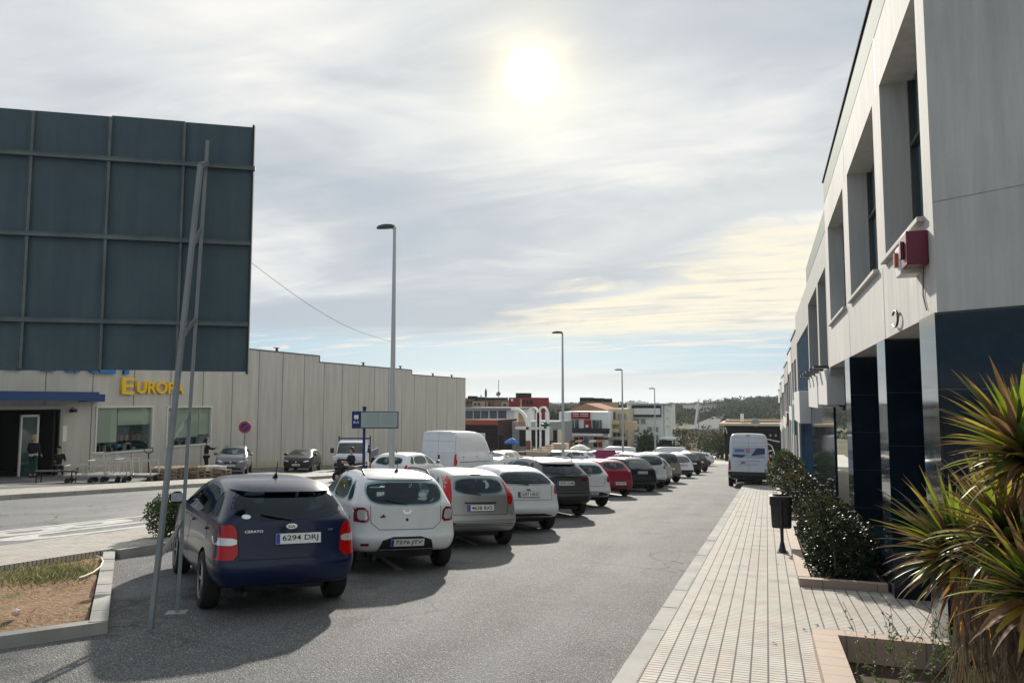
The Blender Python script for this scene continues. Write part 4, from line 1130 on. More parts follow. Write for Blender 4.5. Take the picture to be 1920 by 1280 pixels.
far(dict(L=4.0, W=1.75, H=1.55, paint=white, tr=.5, wr_=.33, tl=[([(.66, .84), (.82, .84), (.8, .98), (.68, .98)], m_black)], plate=(.8, 0, '3345 LBC'), trim=[bt(.5)]), 46.5, 'white crossover with black bumper, past the brown people carrier')
far(dict(L=4.4, W=1.82, H=1.6, paint=black, tr=.5, tl=dl(1.0), plate=(.8, 0, None)), 52.5, 'black SUV near the far end of the parked row', cat='SUV')
far(dict(L=4.4, W=1.82, H=1.62, paint=plum, tr=.45, wr_=.34, tl=dl(1.0), plate=(.8, 0, None), rails=True), 58.5, 'dark maroon SUV, farthest of the parked row', cat='SUV')
# ================================================================== warehouse on the left
XW = -30.0
def wpanel(t, b):
    g = G(t); p = g.pos()
    s = g.n('ShaderNodeSeparateXYZ'); g.l(p, s.inputs[0])
    fr = g.m('FRACT', g.m('DIVIDE', g.m('ADD', s.outputs[1], 1.15), 2.42)); fr2 = g.m('FRACT', g.m('DIVIDE', g.m('ADD', s.outputs[1], 2.0), 4.84))
    jd = g.m('ABSOLUTE', g.m('SUBTRACT', fr, .5)); joint = g.mr(jd, .010, .006); soft = g.mr(jd, .05, .012)
    n = g.noise(g.pos(scale=(1, 1.6, .22)), 1.1, 6, .62); n2 = g.noise(p, 18, 4, .6)
    c = g.mix(g.mr(n, .32, .68), (.46, .445, .405), (.60, .58, .53))
    c = g.mix(g.m('MULTIPLY', n2, .2), c, (.25, .24, .22))
    c = g.mix(g.m('MULTIPLY', soft, .15), c, (.2, .19, .17)); c = g.mix(joint, c, (.07, .065, .06))
    # ochre splash of soil along the foot of the wall
    zz = g.m('ADD', s.outputs[2], g.m('MULTIPLY', s.outputs[1], .062))
    c = g.mix(g.mr(g.m('ADD', zz, g.m('MULTIPLY', g.noise(p, 1.5, 5, .7), .5)), .62, .1, 0, .6), c, (.42, .28, .12))
    g.l(c, b.inputs['Base Color'])
m_wp = mat('precast_panel', (.4, .38, .34), .85, spec=.2, build=wpanel)
root = tag(empty('warehouse', (XW, 27, gz(XW, 27))), 'long warehouse of grey precast panels with stepped roof edge, left across the main road', 'building'); RM = root.matrix_world.inverted()
def z_(y): return gz(XW, y) - .4
holes = [(22.0, 25.0, -9, 1.25), (26.9, 30.4, -.93, 1.37), (31.3, 34.7, -.86, 1.33)]
b = MB(); TH = .25
for (a, c, t) in [(6.0, 45.4, 4.77), (45.4, 59.98, 4.33), (59.98, 72.65, 3.92)]:
    segs = [h for h in holes if a < h[0] < c]; y = a
    for h in segs:
        b.lohi((XW - TH, y, -5.5), (XW, h[0], t)); b.lohi((XW - TH, h[0], h[3]), (XW, h[1], t))
        if h[2] > -5: b.lohi((XW - TH, h[0], -5.5), (XW, h[1], h[2]))
        y = h[1]
    b.lohi((XW - TH, y, -5.8), (XW, c, t))
b.lohi((XW - 40, 72.4, -6), (XW - TH, 72.65, 3.92)); b.lohi((XW - 40, 45.2, 3.9), (XW - TH, 45.4, 4.77)); b.lohi((XW - 40, 6, -5), (XW - TH, 6.2, 4.7))
b.lohi((XW - 40, 6, 3.6), (XW - TH, 72.4, 3.8))
bp('wall', b, m_wp)
b = MB(); b.lohi((XW - .3, 6, 4.77), (XW + .04, 45.4, 4.83)); b.lohi((XW - .3, 45.37, 4.33), (XW + .04, 59.98, 4.39)); b.lohi((XW - .3, 45.4, 4.39), (XW + .04, 45.43, 4.83)); b.lohi((XW - .3, 59.98, 3.92), (XW + .04, 72.68, 3.98)); b.lohi((XW - .3, 59.98, 3.98), (XW + .04, 60.01, 4.39)); bp('coping', b, m_alu)
for y, z in ((40.5, 4.83), (51.5, 4.39), (57.8, 4.39), (64.5, 3.98), (69.0, 3.98)):
    b = MB(); b.lohi((XW - .1, y, z), (XW + .02, y + .12, z + .22)); b.lohi((XW - .1, y - .25, z + .2), (XW, y + .3, z + .24)); bp('roof_bracket', b, m_alu)
for y in (25.9, 26.5):
    b = MB(); b.tube([(XW + .05, y + .1, -2.2), (XW + .05, y + .1, -1.5), (XW + .12, y + .1, -1.45)], .04, 8); bp('standpipe', b, m_alu)
m_wframe = mat('white_window_frame', (.62, .62, .6), .4)
m_blind = mat('beige_blind', (.55, .54, .44), .85)
m_wglass = glassmat('shop_glass', (.85, .9, .88))
m_blind = mat('beige_blind', (.55, .54, .44), .85)
def thin_glass(t, b):
    g = G(t); tr = g.n('ShaderNodeBsdfTransparent'); tr.inputs[0].default_value = (.8, .86, .84, 1)
    gl = g.n('ShaderNodeBsdfGlossy'); gl.inputs['Roughness'].default_value = .03; gl.inputs[0].default_value = (.8, .85, .85, 1)
    fr = g.n('ShaderNodeFresnel'); fr.inputs[0].default_value = 1.5
    mx = g.n('ShaderNodeMixShader'); g.l(fr.outputs[0], mx.inputs[0]); g.l(tr.outputs[0], mx.inputs[1]); g.l(gl.outputs[0], mx.inputs[2])
    g.l(mx.outputs[0], t.nodes['Material Output'].inputs[0])
m_wglass = mat('shop_glass', (.5, .5, .5), build=thin_glass)
m_good = [mat('goods_white', (.5, .5, .48), .6), mat('goods_teal', (.08, .25, .28), .6), mat('goods_grey', (.2, .2, .22), .6), mat('goods_green', (.1, .2, .08), .6), mat('goods_red', (.3, .05, .04), .6)]
for k, (a, c, lo, hi) in enumerate(holes[1:]):
    b = MB(); b.lohi((XW - .3, a, lo), (XW - .02, c, hi)); 
    for q in (0,): pass
    f = MB(); t = .09
    f.lohi((XW - .2, a, hi - t), (XW + .05, c, hi)); f.lohi((XW - .2, a, lo), (XW + .05, c, lo + t)); f.lohi((XW - .2, a, lo + t), (XW + .05, a + t, hi - t)); f.lohi((XW - .2, c - t, lo + t), (XW + .05, c, hi - t))
    o = bp('window_frame', f, m_wframe)
    g_ = MB(); g_.lohi((XW - .09, a + t, lo + t), (XW - .07, c - t, hi - t)); bp('window', g_, m_wglass, o)
    g_ = MB(); w3 = (c - a)
    if k == 0: g_.lohi((XW - .14, a + t, lo + .55), (XW - .11, a + 1.35, hi - t)); g_.lohi((XW - .14, a + 1.4, hi - .95), (XW - .11, c - t, hi - t))
    else: g_.lohi((XW - .14, a + t, lo + .5), (XW - .11, c - .95, hi - t)); g_.lohi((XW - .14, c - .9, lo + .6), (XW - .11, c - t, hi - t))
    bp('blind', g_, m_blind, o)
    random.seed(k + 3)
    for r_ in range(5):
        g_ = MB(); y = a + .15 + random.uniform(0, .2)
        for q in range(4):
            h = random.uniform(.25, .5); g_.lohi((XW - .4, y, lo + .02 + (.0 if r_ < 3 else .55)), (XW - .22, y + .3, lo + h + (0 if r_ < 3 else .5))); y += random.uniform(.5, .85)
        bp('shelf_goods', g_, m_good[(r_ + k) % 5])
    g_ = MB(); g_.lohi((XW - 2.5, a - 1, lo - 1.2), (XW - 2.4, c + 1, hi + .5)); g_.lohi((XW - .8, c - 1.2, lo + .5), (XW - .5, c - .1, lo + .54)); g_.lohi((XW - .8, c - 1.2, lo + 1.), (XW - .5, c - .1, lo + 1.04)); bp('interior', g_, m_dark)
# entrance
b = MB(); fr = MB()
fr.lohi((XW - .3, 21.8, 1.25), (XW + .08, 25.15, 1.42)); fr.lohi((XW - .3, 25.0, -2.2), (XW + .08, 25.15, 1.25))
bp('door_frame', fr, mat('grey_metal_frame', (.28, .29, .29), .4, .3))
b = MB(); 
for y0, y1 in ((23.3, 24.15),):
    b.lohi((XW - .2, y0, -1.7), (XW - .12, y0 + .07, 1.0)); b.lohi((XW - .2, y1 - .09, -1.7), (XW - .12, y1, 1.0)); b.lohi((XW - .2, y0, .93), (XW - .12, y1, 1.02))
d_ = bp('door', b, m_wframe)
b = MB(); b.lohi((XW - .17, 23.36, -1.6), (XW - .15, 24.08, .95)); bp('door_glass', b, m_gglass, d_)
b = MB(); b.lohi((XW - 7, 19, -3), (XW - 6.9, 26, 2)); b.lohi((XW - 7, 25.3, -3), (XW - .3, 25.4, 2)); b.lohi((XW - 7, 17, -3), (XW - .3, 17.1, 2)); b.lohi((XW - 7, 17, 1.5), (XW - .3, 25.4, 1.6)); b.lohi((XW - 7, 17, -2.3), (XW - .3, 25.4, -1.62)); bp('interior', b, m_dark)
b = MB()
b.lohi((XW - .05, 15, 1.62), (XW + 1.3, 25.9, 2.02)); 
bp('canopy', b, mat('royal_blue_canopy', (.002, .042, .15), .5))
b = MB(); b.lohi((XW, 25.9, 1.58), (XW + .5, 26.95, 1.93)); bp('canopy', b, mat('royal_blue_canopy', (.002, .042, .15), .5))
b = MB(); b.lohi((XW - .02, 25.05, -.2), (XW + .03, 25.4, .5)); bp('notice', b, m_plate())
b = MB(); b.lohi((XW, 25.5, 1.1), (XW + .3, 25.65, 1.25)); b.tube([(XW, 25.6, 1.3), (XW + .15, 25.6, 1.3)], .02); bp('lamp', b, m_black())
def wall_text(s, y, z, w, h, m, nm, off=.0):
    me = fit_text(s, w, h, .07, .02)
    M = facing((XW + .09, y, z), (0, 1, 0), (0, 0, 1)); me.transform(RM @ M); return link(nm, me, m, root)
m_yel = mat('yellow_letters', (.85, .52, .02), .4); m_blu = mat('blue_letters', (.01, .15, .4), .4)
wall_text('E', 28.6, 2.35, .72, .82, m_yel, 'shop_lettering'); wall_text('UROPA', 30.75, 2.3, 3.2, .62, m_yel, 'shop_lettering')
wall_text('MARKET', 25.2, 3.6, 7.8, 1.35, m_blu, 'shop_lettering')
# ================================================================== billboard seen from behind
m_bb = rough_mat('weathered_steel_sheet', (.042, .074, .092), (.09, .128, .15), 3, .7, 60, .35, streak=True)
m_rib = rough_mat('galvanised_rib', (.075, .10, .11), (.15, .18, .19), 3, .55, 40, .1)
m_pole = rough_mat('galvanised_steel', (.15, .17, .18), (.24, .26, .27), 2, .5, 30, .15, spec=.5)
P0 = Vector((-5.8, 6.35)); bd = Vector((math.sin(R(58)), math.cos(R(58)))); bn = Vector((bd.y, -bd.x))       # bn points to the camera
BT = Matrix(((bd.x, -bn.x, 0, P0.x), (bd.y, -bn.y, 0, P0.y), (0, 0, 1, 0), (0, 0, 0, 1)))   # local x along the board, y away from the viewer
root = tag(empty('billboard', (P0.x, P0.y, gz(P0.x, P0.y))), 'large steel billboard seen from behind on slanting poles beside the blue car', 'billboard'); RM = root.matrix_world.inverted()
LX = -6.2; RX = .58
cols = [RX] + [-.13 - .735 * k for k in range(0, 9)]; rows = [4.68, 4.2, 3.36, 2.47, 1.96]
b = MB()
xs_ = [c for c in cols if c >= LX] + [LX]
for i in range(len(xs_) - 1):
    for j in range(1):
        b.box(((xs_[i] + xs_[i + 1]) / 2, .02 + .003 * (i % 2), (4.68 + 1.96) / 2 + random.uniform(-.008, .008)), (abs(xs_[i] - xs_[i + 1]) - .003, .012, 2.72), 0, BT)
bp('sheet', b, m_bb)
for z in rows[1:4]:
    b = MB(); b.lohi((LX, -.035, z - .022), (RX + (.03 if z > 4 else 0), .012, z + .022), M=BT); b.lohi((LX, -.04, z + .018), (RX, -.034, z + .024), M=BT); bp('rail', b, m_rib)
for x in cols[1:]:
    b = MB(); b.lohi((x - .014, -.02, 1.97), (x + .014, .013, 4.66), M=BT); b.lohi((x - .022, -.022, 1.97), (x - .018, .013, 4.66), M=BT); bp('rib', b, m_rib)
b = MB(); b.lohi((RX - .01, -.03, 1.93), (RX + .012, .05, 4.69), M=BT); bp('edge_strip', b, mat('dull_edge', (.04, .055, .06), .9, spec=.1))
for X in (.07, -4.2):
    b = MB(); g0 = gz(P0.x, P0.y)
    b.bar(BT @ Vector((X - .09, -.11, g0)), BT @ Vector((X + .05, -.09, 4.45)), .036, .036)
    bp('pole', b, m_pole)
    # slanting brace and its rungs
    b = MB()
    f0 = Vector((-5.48, 5.62)) if X > 0 else P0 + bd * X + bn * .85
    a = Vector((f0.x, f0.y, g0 + .02)); t = BT @ Vector((X + .02, -.28, 4.12)); b.bar(a, t, .042, .042); b.bar(t, BT @ Vector((X + .05, -.09, 4.2)), .05, .05)
    bp('brace', b, m_pole)
    for k, (q0, q1) in enumerate(((.14, .185), (.38, .40), (.6, .605), (.8, .8))):
        b = MB(); u = a.lerp(t, q0); p0_ = BT @ Vector((X - .09, -.11, g0)); v = p0_.lerp(BT @ Vector((X + .05, -.09, 4.5)), q1); b.bar(u, v, .012, .05); bp('rung', b, m_pole)
    b = MB(); b.box((f0.x, f0.y, g0 + .008), (.22, .16, .014), rz=.5); p0_ = BT @ Vector((X - .09, -.11, g0)); b.box((p0_.x, p0_.y, g0 + .008), (.2, .14, .014), rz=.5); bp('base_plate', b, m_kerb)
# ================================================================== street lamps
LG = 'street lamps along the median'
root = empty('street_lamp', (-10.0, 19.3, gz(-10, 19.3) + .13))
m_lamp = mat('lamp_housing', (.05, .055, .06), .4, .3)
b = MB(); b.lathe([(.14, 0), (.14, .03), (.09, .05), (.085, 2), (.045, 7.9), (.0, 7.92)], 16); b.build('pole', mat('lamp_pole_paint', (.42, .44, .45), .5, .2), root)
b = MB(); b.tube([(0, 0, 7.85), (-.1, 0, 7.9)], .04); b.build('arm', m_pole, root)
b = MB()
prof = [(.0, .02, .05), (.1, .1, .08), (.3, .14, .09), (.5, .12, .06), (.58, .04, .02)]
vs = []; 
for x, w, h in prof: vs += [(-x, w, 7.9), (-x, w * .6, 7.9 + h), (-x, -w * .6, 7.9 + h), (-x, -w, 7.9), (-x, -w * .7, 7.87), (-x, w * .7, 7.87)]
fs = [[i * 6 + k, i * 6 + (k + 1) % 6, i * 6 + 6 + (k + 1) % 6, i * 6 + 6 + k] for i in range(4) for k in range(6)] + [[0, 1, 2, 3, 4, 5], [24, 25, 26, 27, 28, 29]]
b.add(vs, fs, 0, True); b.build('lamp_head', m_lamp, root)
b = MB(); b.box((0, -.095, .55), (.09, .01, .4)); b.build('hatch', m_rib, root)
spots = [(-10.58, 19.9, 7.9), (-10.4, 39.0, 7.7), (-10.45, 57, 7.5), (-10.5, 75, 7.3)]
lab = ['tall grey street lamp, the nearest and tallest, rising behind the bus stop sign', 'second nearest tall grey street lamp, above the white roofs', 'third street lamp, in front of the white corner building', 'farthest and smallest of the tall street lamps on the median']
for i, (x, y, h) in enumerate(spots):
    o = root if i == 0 else copy_tree(root)
    o.location = (x, y, gz(x, y) + .13); tag(o, lab[i], 'street lamp', LG)
    o.rotation_euler = (0, 0, R(6)); o.scale = (1, 1, (EYE + {0: 5.32, 1: 3.72, 2: 2.38, 3: 1.2}[i] - gz(x, y) - .13) / 7.95)
# ================================================================== bus stop sign, no-parking sign
m_navy = mat('sign_blue', (.012, .02, .13), .35)
p = on_ground(683, 1000, 0); bx, by = -10.15, 15.9
r0 = Vector((0, 0, EYE)); dd = ray(683, 795); k = by / dd.y; bx = dd.x * k
root = tag(empty('bus_stop_sign', (bx, by, gz(bx, by) + .13), R(22)), 'bus stop sign with blue pole, bus pictogram and grey timetable panel', 'bus stop sign')
zb_ = -gz(bx, by) - .13
b = MB(); b.tube([(0, 0, 0), (0, 0, zb_ + 1.42)], .035, 12); b.lathe([(.05, zb_ + 1.42), (.05, zb_ + 1.5), (0, zb_ + 1.5)], 12); b.build('pole', m_navy, root)
zc = zb_ + 1.18
b = MB(); W2 = .54
b.box((.27, -.06, zc), (1.12, .04, .42), 0, bev=.018); b.build('sign_frame', mat('grey_frame', (.05, .07, .10), .35, .3), root)
b = MB(); b.box((-.18, -.082, zc), (.20, .012, .38)); pn = b.build('pictogram_panel', m_navy, root)
b = MB(); b.box((-.18, -.09, zc + .07), (.1, .008, .09), bev=.003); b.box((-.21, -.09, zc + .015), (.02, .008, .02)); b.box((-.15, -.09, zc + .015), (.02, .008, .02)); b.build('bus_symbol', m_plate(), pn)
me = fit_text('BUS', .13, .05, .002, .01); link('lettering', me, m_plate(), pn, facing((-.18, -.09, zc - .06), (1, 0, 0), (0, 0, 1)))
b = MB(); b.box((.37, -.082, zc), (.87, .012, .36)); tt = b.build('timetable', mat('pale_timetable', (.34, .40, .40), .3), root)
b = MB(); 
for c in (-.2, .2):
    for j in range(6): b.box((.37 + c + .02, -.089, zc + .12 - .045 * j), (.3, .004, .007))
b.box((.35, -.089, zc), (.008, .004, .34)); b.build('timetable_lines', mat('faint_print', (.2, .24, .24), .6), tt)
x, y = -24.56, 30.78
root = tag(empty('no_parking_sign', (x, y, gz(x, y)), R(30)), 'round red sign on a thin grey pole beside the silver car', 'traffic sign')
b = MB(); b.tube([(0, 0, 0), (0, 0, 2.6)], .03, 8); b.build('pole', m_pole, root)
T = Matrix.Translation((0, -.04, 2.35)) @ Matrix.Rotation(R(90), 4, 'X')
b = MB(); b.lathe([(0, -.01), (.3, -.01), (.3, .01), (0, .01)], 28, 0, T, False); dsc = b.build('sign_disc', mat('sign_red', (.4, .03, .04), .4), root)
b = MB(); b.lathe([(0, .012), (.21, .012), (.21, .016), (0, .016)], 28, 0, T, False); b.build('sign_face', m_navy, dsc)
b = MB(); b.box((0, -.06, 2.35), (.05, .008, .46), 0, Matrix.Translation((0, 0, 2.35)) @ Matrix.Rotation(R(45), 4, 'Y') @ Matrix.Translation((0, 0, -2.35))); b.build('diagonal_bar', mat('sign_red', (.4, .03, .04), .4), dsc)
# overhead wire across the road
a, c = Vector((-6.4, 8.0, 0)) , Vector((0, 0, 0))
pa = Vector((0, 0, EYE)) + ray(468, 490) * 14; pc = Vector((0, 0, EYE)) + ray(733, 640) * 21.2
b = MB(); pts = [pa.lerp(pc, t / 16) - Vector((0, 0, .25 * math.sin(math.pi * t / 16))) for t in range(17)]
pre = [pa + (pa - pc) * (.35 * k) for k in (2, 1)]
b.tube(pts, .004, 4); tag(b.build('overhead_cable', m_black()), 'thin dark cable running from behind the billboard to the nearest lamp pole', 'cable')
# ================================================================== vans, other cars
vanwhite = paint('van_white', (.68, .70, .74))
def at_loc(x, y): return Vector((x, y, gz(x, y)))
VP_ = dict(k=1., kz=1., L=5.6, W=1.98, H=2.55, paint=vanwhite, belt=1.3, tr=.1, tb=.02, wr=.74, wr_=.34, ax=-1.75, wb=3.4, xb=2.1, xw=1.35, hood=1.15, nose=.8, zb=.3, rlift=.16, rtop=.06, taper=.97, bulge=-.01, rw='none', wiper=False, noside=True, mirror=m_black(), handle=m_black())
P = dict(VP_, W=1.92, plate=(.60, .2, '5081 KRW'),
         tl=[([(.80, .78), (.93, .78), (.93, 1.3), (.83, 1.3)], m_red)],
         trim=[('bumper_trim', [(-.93, .42), (.93, .42), (.93, .72), (-.93, .72)], m_black, .03),
               ('printed_panel', [(-.72, 1.35), (.72, 1.35), (.72, 1.85), (-.72, 1.85)], mat('pale_print', (.40, .44, .55), .3), .004),
               ('printed_picture', [(-.72, 1.42), (-.3, 1.36), (-.1, 1.5), (-.72, 1.52)], mat('navy_print', (.03, .04, .12), .3), .006),
               ('printed_picture', [(.1, 1.45), (.72, 1.56), (.72, 1.8), (.36, 1.82), (.2, 1.6)], mat('navy_print', (.03, .04, .12), .3), .006),
               ('printed_picture', [(-.62, 1.62), (-.2, 1.64), (-.2, 1.76), (-.62, 1.76)], mat('blue_grey_print', (.12, .15, .28), .3), .006),
               ('printed_picture', [(-.12, 1.6), (.06, 1.6), (.06, 1.8), (-.12, 1.8)], mat('pink_print', (.45, .2, .25), .3), .007),
               ('printed_lettering', [(-.5, 1.22), (.5, 1.22), (.5, 1.235), (-.5, 1.235)], mat('blue_grey_print', (.12, .15, .28), .3), .006),
               ('printed_lettering', [(-.45, 1.05), (.4, 1.05), (.4, 1.065), (-.45, 1.065)], mat('blue_grey_print', (.12, .15, .28), .3), .006),
               ('door_lock', [(-.35, 1.12), (-.15, 1.12), (-.15, 1.17), (-.35, 1.17)], m_black, .015),
               ('brake_light', [(-.1, 2.38), (.1, 2.38), (.1, 2.42), (-.1, 2.42)], m_red, .012)],
         seams=[[(0, .75), (0, 2.36)], [(-.84, .74), (-.84, 2.3), (.84, 2.3), (.84, .74)], [(-.84, 2.05), (.84, 2.05)], [(-.84, 1.92), (.84, 1.92)]])
make_car(P, at_loc(-.80, 37.3), 0, 'white high-roof van with blue picture on its back doors, half on the right pavement', 'van', name='parked_van')
P = dict(VP_, k=.95, L=5.9, W=2.04, H=2.5, ax=-1.85, wb=3.6, xb=2.3, xw=1.6, plate=(1.0, .45, None), tl=[([(.80, .8), (.97, .8), (.97, 1.35), (.86, 1.35)], m_red)],
         trim=[('bumper_trim', [(-.97, .42), (.97, .42), (.97, .6), (-.97, .6)], m_black, .03), ('door_lock', [(.02, 1.1), (.1, 1.1), (.1, 1.3), (.02, 1.3)], m_black, .015)],
         seams=[[(0, .65), (0, 2.36)], [(-.86, .7), (-.86, 2.3), (.86, 2.3), (.86, .7)], [(-.86, 1.95), (.86, 1.95)], [(-.86, 1.4), (.86, 1.4)]])
car, bv = make_car(P, at_loc(-14.15, 31.9), 2, 'plain white panel van on the main road beside the warehouse', 'van', name='parked_van')
for z in (.95, 1.35):
    g = MB(); decal(g, bv, 'right', [(-2.6, z), (2.0, z), (2.0, z + .03), (-2.6, z + .03)], .006, .1)
    if g.v: g.build('side_moulding', m_black() if z < 1 else vanwhite, car, fix=False)
def C(P, x, y, h, label, group=None, cat='car', lvl=2, detail=1, **k):
    Q = dict(L=4.2, W=1.76, H=1.48, paint=white, belt=.98, tr=.45, wr_=.32, zb=.24, tl=dl(), plate=(.8, 0, None)); Q.update(P)
    return make_car(Q, at_loc(x, y), h, label, cat, group, lvl=lvl, detail=detail)
C(dict(paint=white, tl=[([(.68, .8), (.84, .8), (.84, 1.02), (.7, 1.0)], m_red)], rw=[(-.58, 1.0), (.58, 1.0), (.5, 1.3), (-.5, 1.3)], antenna=-1.2, k=.94), -12.8, 24.2, 3, 'white hatchback on the main road behind the roof of the white crossover', lvl=3, detail=2)
C(dict(L=4.3, H=1.55, paint=paint('pale_silver', (.17, .185, .20), .3), rails=True, belt=1.0, front='7310 KPG', hood=1.0, hlz=.66, railm=m_black()), -27.0, 33.2, 214, 'silver car facing the camera with its door open beside the warehouse', lvl=3, detail=2)
C(dict(L=4.35, H=1.42, paint=black, belt=.95, front='6742 MBD', hlz=.6), -26.0, 38.3, 203, 'black hatchback facing the road in front of the blank warehouse wall', lvl=3)
C(dict(paint=silver, front=True), -17.3, 50.2, 183, 'silver car coming up the main road just right of the white van', 'cars on the main road')
C(dict(paint=white, front=True, H=1.5), -16.2, 46.0, 180, 'white car with its front to the camera beside the white van bonnet', 'cars on the main road')
C(dict(paint=dgrey), -16.6, 60.0, 0, 'grey car on the main road below the arches', 'cars on the main road')
C(dict(paint=white), -16.0, 64.5, 60, 'white car with dark windows left of the second lamp pole', 'cars on the main road')
C(dict(paint=white, L=4.0), -14.6, 62.5, 70, 'white car just right of the second lamp pole', 'cars on the main road')
C(dict(paint=silver, L=4.3), -14.0, 68.5, 80, 'pale silver car in front of the cafe parasol', 'cars on the main road')
C(dict(paint=white, L=4.3), -12.2, 71.0, 85, 'white car right of the magenta board', 'cars on the main road')
C(dict(paint=white, L=4.6, H=1.5), -5.6, 77.0, 90, 'pale car crossing at the far end of the service road', 'cars on the main road')
P = dict(VP_, k=.85, L=5.0, W=1.9, H=2.0, ax=-1.5, wb=3.0, xb=1.9, xw=1.3, belt=1.1, plate=(.8, 0, None), tl=dl(1.1), taper=.95)
make_car(dict(P), at_loc(-14.6, 82), 82, 'low white van side-on below the dark awning', 'van', 'vans on the square', name='parked_van', lvl=2, detail=1)
make_car(dict(P), at_loc(-9.5, 86), 88, 'white van side-on below the dark tree', 'van', 'vans on the square', name='parked_van', lvl=2, detail=1)
make_car(dict(P, k=.72, paint=paint('yellow', (.5, .33, .02)), L=3.4, wb=1.9, ax=-1.0, xb=1.2, xw=.7, H=1.9), at_loc(-7.9, 84), 30, 'small yellow van below the scrubby hillside', 'van', None, name='parked_van', lvl=2, detail=1)
# small flatbed truck
x, y = -23.9, 40.2
root = tag(empty('flatbed_truck', at_loc(x, y), R(200)), 'small white truck with blue rack behind its cab, behind the bus stop pole', 'truck')
# local +y is forward
b = MB(); pr = [(-.95, .35), (-.95, 1.0), (-.82, 1.72), (-.7, 1.8), (.7, 1.8), (.82, 1.72), (.95, 1.0), (.95, .35)]
T = Matrix.Rotation(R(90), 4, 'X')
secs = [(1.9, 1.0, .35, .98), (1.75, 1., .35, 1.02), (1.25, .97, .3, 1.78), (.3, 1., .3, 1.85)]
vs = []
for yy, sw, z0, z1 in secs:
    zm = min(1.0, z1 - .02)
    vs += [(-.92 * sw, yy, z0), (-.92 * sw, yy, zm), (-.78 * sw, yy, z1), (.78 * sw, yy, z1), (.92 * sw, yy, zm), (.92 * sw, yy, z0)]
fs = [[i * 6 + k, i * 6 + (k + 1) % 6, i * 6 + 6 + (k + 1) % 6, i * 6 + 6 + k] for i in range(3) for k in range(6)] + [[0, 1, 2, 3, 4, 5], [18, 19, 20, 21, 22, 23]]
b.add(vs, fs); b.build('cab', vanwhite, root)
b = MB(); b.add([(-.76, 1.68, 1.07), (.76, 1.68, 1.07), (.68, 1.3, 1.72), (-.68, 1.3, 1.72), (-.76, 1.70, 1.09), (.76, 1.70, 1.09), (.68, 1.33, 1.73), (-.68, 1.33, 1.73)], [[0, 1, 2, 3], [4, 5, 6, 7], [0, 1, 5, 4], [1, 2, 6, 5], [2, 3, 7, 6], [3, 0, 4, 7]]); b.build('windscreen', m_glass(), root)
for s in (-1, 1):
    b = MB(); b.box((s * .7, 1.93, .72), (.3, .06, .18), bev=.02); b.build('headlight', m_clear(), root)
    b = MB(); b.box((s * 1.1, 1.35, 1.3), (.2, .08, .3), bev=.02); b.tube([(s * .9, 1.35, 1.2), (s * 1.1, 1.35, 1.25)], .02); b.build('door_mirror', m_black(), root)
b = MB(); b.box((0, 1.92, .78), (.8, .05, .12)); b.build('grille', m_black(), root)
b = MB(); b.box((0, 1.95, .5), (1.7, .1, .2), bev=.02); b.build('bumper', m_black(), root)
b = MB(); b.box((0, 2.01, .52), (.5, .01, .11)); b.build('number_plate', m_plate(), root)
m_tb = mat('truck_blue', (.01, .02, .12), .5)
b = MB(); b.box((-.95, .15, 1.3), (.07, .07, 1.6)); b.box((.95, .15, 1.3), (.07, .07, 1.6)); b.box((0, .15, 1.95), (1.9, .07, .09)); b.box((0, .15, 1.1), (1.9, .05, .9)); b.build('rack', m_tb, root)
b = MB(); b.box((0, -1.4, .8), (1.9, 3.0, .1)); b.box((-.95, -1.4, 1.0), (.04, 3.0, .35)); b.box((.95, -1.4, 1.0), (.04, 3.0, .35)); b.build('flatbed', m_tb, root)
for yy in (1.1, -1.8):
    for s in (-1, 1):
        w_ = wheel(root, 0, 0, .32, 1, 1); w_.matrix_local = Matrix.Translation((s * .82, yy, .32)) @ Matrix.Rotation(R(90) * s, 4, 'Y')
